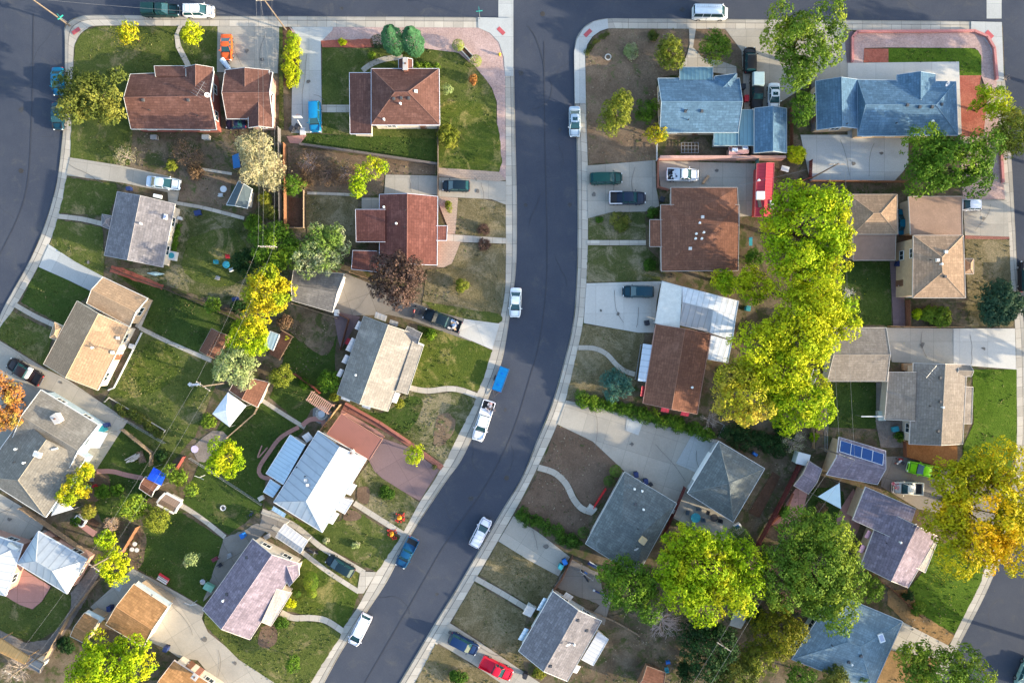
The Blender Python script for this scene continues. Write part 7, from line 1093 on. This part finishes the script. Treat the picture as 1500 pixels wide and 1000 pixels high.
# ---------------------------------------------------------------- fences and walls
fence('brown board fence behind the grey garage and red roofed house', [(515, 400), (548, 412)], 1.8, WOD, group='garden fences'); fence('orange brown board fence beside the garden plot and wires', [(419, 213), (420, 335)], 1.8, FNO, group='garden fences'); fence('grey board fence along the alley below the wires, upper left', [(411, 190), (413, 335)], 1.8, flat('fence_grey', (.16, .15, .15), .9, var=.2), group='garden fences'); fence('tan board fence around the garden plot', [(446, 280), (446, 334), (425, 334)], 1.0, FNT, group='garden fences')
fence('low grey wall along the dark strip below the hip roofed house', [(441, 213), (520, 224), (641, 242)], .9, flat('wall_dark', (.12, .10, .09), .9), 'wall', 'wall', rail=.25); fence('dark thin fence between the driveway and the dry back yard', [(642, 185), (642, 288)], 1.6, flat('fence_dark', (.10, .08, .07), .9, var=.2)); fence('dark fence below the tan house yard boundary', [(240, 422), (300, 447), (352, 470)], 1.3, flat('fence_dark2', (.09, .07, .05), .9), 'board'); fence('dark fence along the red gravel bed behind the grey house', [(160, 392), (240, 422)], 1.1, flat('fence_dark2', (.09, .07, .05), .9), 'chain')
fence('white low edging around the violet flower bed of the tan house', [(209, 487), (168, 568), (160, 571)], .3, WH, 'wall', 'edging', rail=.08); fence('white rail fence corner in the lawn below the tan house', [(155, 588), (161, 582), (243, 630), (239, 637)], .45, STN, 'rail'); fence('grey chain fence from the lawn corner to the alley', [(160, 600), (185, 614), (243, 648)], 1.2, CLK, 'chain'); fence('tan board fence right of the small back lawn', [(182, 628), (225, 662), (224, 680)], 1.5, FNT)
fence('wooden fence along the lower left drive below the beige grey house', [(35, 742), (68, 764), (137, 812)], 1.6, FNT); fence('chain fence across the lower left lawn beside the grey patio', [(192, 830), (232, 855), (262, 873), (298, 898)], 1.1, CLK, 'chain'); fence('brown fence beside the alley under the wires, lower left', [(205, 770), (183, 807)], 1.7, FNO); fence('tan fence along the alley left of the grey patio', [(146, 848), (105, 900), (72, 960)], 1.6, FNT); fence('red brown fence by the blue tarp shed', [(272, 668), (259, 690)], 1.5, flat('fence_red', (.28, .06, .05), .9))
fence('chain fence running down from the round lime tree', [(280, 670), (330, 702), (385, 738)], 1.1, CLK, 'chain'); fence('chain fence behind the rust brown shed', [(395, 565), (375, 605), (335, 640)], 1.2, FNT, 'rail'); fence('maroon board fence below the small yellow green tree', [(433, 547), (460, 566), (470, 575)], 1.6, flat('fence_red2', (.22, .06, .045), .9, var=.2)); fence('golden board fence beside the red patio cover', [(500, 592), (470, 630)], 1.8, WOD); fence('red low wall beside the front lawn of the awninged house', [(507, 590), (557, 618), (602, 648)], .5, flat('wall_red', (.30, .11, .08), .9), 'wall', 'wall', rail=.3)
fence('dark fence above the white rooted back yard left of the awninged house', [(430, 445), (495, 466)], 1.2, FNT, 'rail'); fence('brown fence from the grey garage to the plum patio', [(497, 460), (512, 468), (500, 512)], 1.4, FNB)
fence('pink block wall behind the blue house', [(964, 234), (1145, 234)], 1.6, flat('wall_pink', (.48, .28, .23), .9), 'wall', 'wall', rail=.32); fence('rust red board fence at the head of the pink wall', [(962, 236), (962, 276), (977, 280)], 1.7, flat('fence_rust', (.33, .13, .09), .9, var=.2)); fence('teal board fence left of the red roofed trailer', [(1106, 236), (1106, 316)], 1.9, flat('fence_teal', (.05, .15, .14), .8, var=.2)); fence('red board fence right of the red roofed trailer', [(1185, 237), (1184, 262), (1160, 270)], 1.5, FNR); fence('tan board fence below the pale blue patio', [(1185, 267), (1305, 268), (1332, 268)], 1.6, FNO)
fence('grey board fence left of the long blue shingled house', [(1188, 120), (1188, 192)], 1.7, flat('fence_grey', (.16, .15, .15), .9, var=.2)); fence('brown fence beside the blue garage', [(1156, 160), (1157, 225)], 1.6, FNB); fence('thin brown fence behind the olive tree garden', [(961, 214), (961, 236)], 1.2, WH, 'rail'); fence('red brick border round the pink gravel at the right top corner', [(1247, 92), (1247, 56), (1254, 48), (1425, 47), (1444, 55), (1454, 72), (1458, 118)], .45, flat('brick_border', (.42, .17, .16), .9, var=.25, scale=6), 'wall', 'wall', rail=.28); fence('red brick border right of the full green tree', [(1464, 213), (1467, 268)], .4, flat('brick_border', (.42, .17, .16), .9), 'wall', 'wall', rail=.3)
fence('tan fence above the wide pale driveway at right', [(1300, 478), (1336, 479), (1406, 479)], 1.3, WOD); fence('brown board fence between the two storey house and the plum path', [(1325, 440), (1326, 477)], 1.8, FNB); fence('brown fence across the rusty bark patio', [(1322, 646), (1323, 668), (1400, 690)], 1.2, FNB); fence('long maroon board fence right of the green grey garage', [(1172, 670), (1140, 735), (1098, 812)], 2.0, FNR); fence('maroon board fence between the green grey house and its garage', [(1001, 712), (990, 738), (978, 765), (967, 785)], 1.8, FNR); fence('brown fence along the patio below the garage', [(1015, 775), (1057, 803)], 1.2, FNB)
fence('brown fence below the violet house', [(1270, 838), (1300, 858), (1345, 900)], 1.4, flat('fence_umber', (.2, .08, .04), .9)); fence('dark fence at the end of the narrow driveway', [(838, 812), (822, 845), (808, 865)], 1.6, FNB); fence('grey path edge fence between the pale grey house and the darker green tree', [(845, 885), (900, 908), (935, 928)], .9, FNT, 'rail'); fence('thin dark fence along the broad driveway hedge', [(1040, 612), (1060, 622), (1052, 640)], 1.2, CLK, 'chain'); fence('white post line left of the T shaped house yard', [(1207, 545), (1208, 615), (1207, 660)], 1.4, CLK, 'chain'); fence('tan fence left of the greige garage', [(1188, 620), (1189, 655)], 1.3, WOD)
fence('dark thin fence at the front porch of the rust brown house with awnings', [(938, 505), (930, 555)], .9, CLK, 'rail'); fence('brown fence above the mulch bed beside the terraces', [(1160, 722), (1150, 748), (1128, 766), (1148, 778)], .8, flat('fence_umber', (.2, .08, .04), .9), 'rail')
# ---------------------------------------------------------------- poles and wires
def leanpole(label, px, py, h, arm, n=1): return pole(label, px, py, h, arm, n)
e1 = leanpole('wooden pole with a crossarm at the top street above the two driveways', 419, 44, 9.5, 3); e2 = leanpole('wooden pole standing in the dark green tree, centre left', 420, 372, 9, 0, 2); e3 = leanpole('wooden pole beside the pale grey green tree and canopy', 335, 560, 9, -35); e4 = leanpole('wooden pole by the lower left alley', 186, 802, 9, -35)
e5 = leanpole('wooden pole at the bottom left beside the dark blue shed', 78, 948, 9, -35); e6 = leanpole('wooden pole with a crossarm between the pale blue patio and the giant lime tree', 1187, 262, 9, 0); e7 = leanpole('wooden pole beside the pale square roof and solar panels', 1200, 655, 9, -20); e8 = leanpole('wooden pole in the dark trees at the bottom', 1035, 910, 9, -33); e9 = leanpole('wooden pole at the top left corner beside the pavement', 102, 38, 10.5, 45)
cnt = 0
def span(A, B, idx, nm):
    for i, k in enumerate(idx): wire('%s, %s strand' % (nm, ('first', 'second', 'third', 'fourth')[i]), A[k], B[k], .7)
up = [tuple(Vector(e) + Vector((0, 32, 0))) for e in e1]; span(e1, up, (0, 3), 'wire crossing the top street'); span(e1, e2[:4], (0, 1, 3), 'wire running down from the top street pole'); span(e2, e3, (0, 3), 'wire between the dark green tree and the white canopy'); span(e3, e4, (0, 3), 'wire over the back lawns, lower left'); span(e4, e5, (0, 3), 'wire over the lower left alley'); dn = [tuple(Vector(e) + Vector((-14, -26, 0))) for e in e5]; span(e5, dn, (0, 3), 'wire leaving the bottom left corner')
span(e6, e7, (0, 3), 'wire hidden over the giant lime tree'); span(e7, e8, (0, 3), 'wire over the red maroon fence and green tree'); span(e8, [tuple(Vector(e) + Vector((-10, -18, 0))) for e in e8], (0, 3), 'wire leaving the bottom edge'); wire('thin service wire to the rust brown roof', e6[0], W(1070, 275, 4), .4, .015); wire('thin service wire to the brown garage', e1[1], W(395, 110, 4.0), .3, .015); wire('thin service wire crossing the top left street', e9[0], W(330, 20, 9), .4, .015)
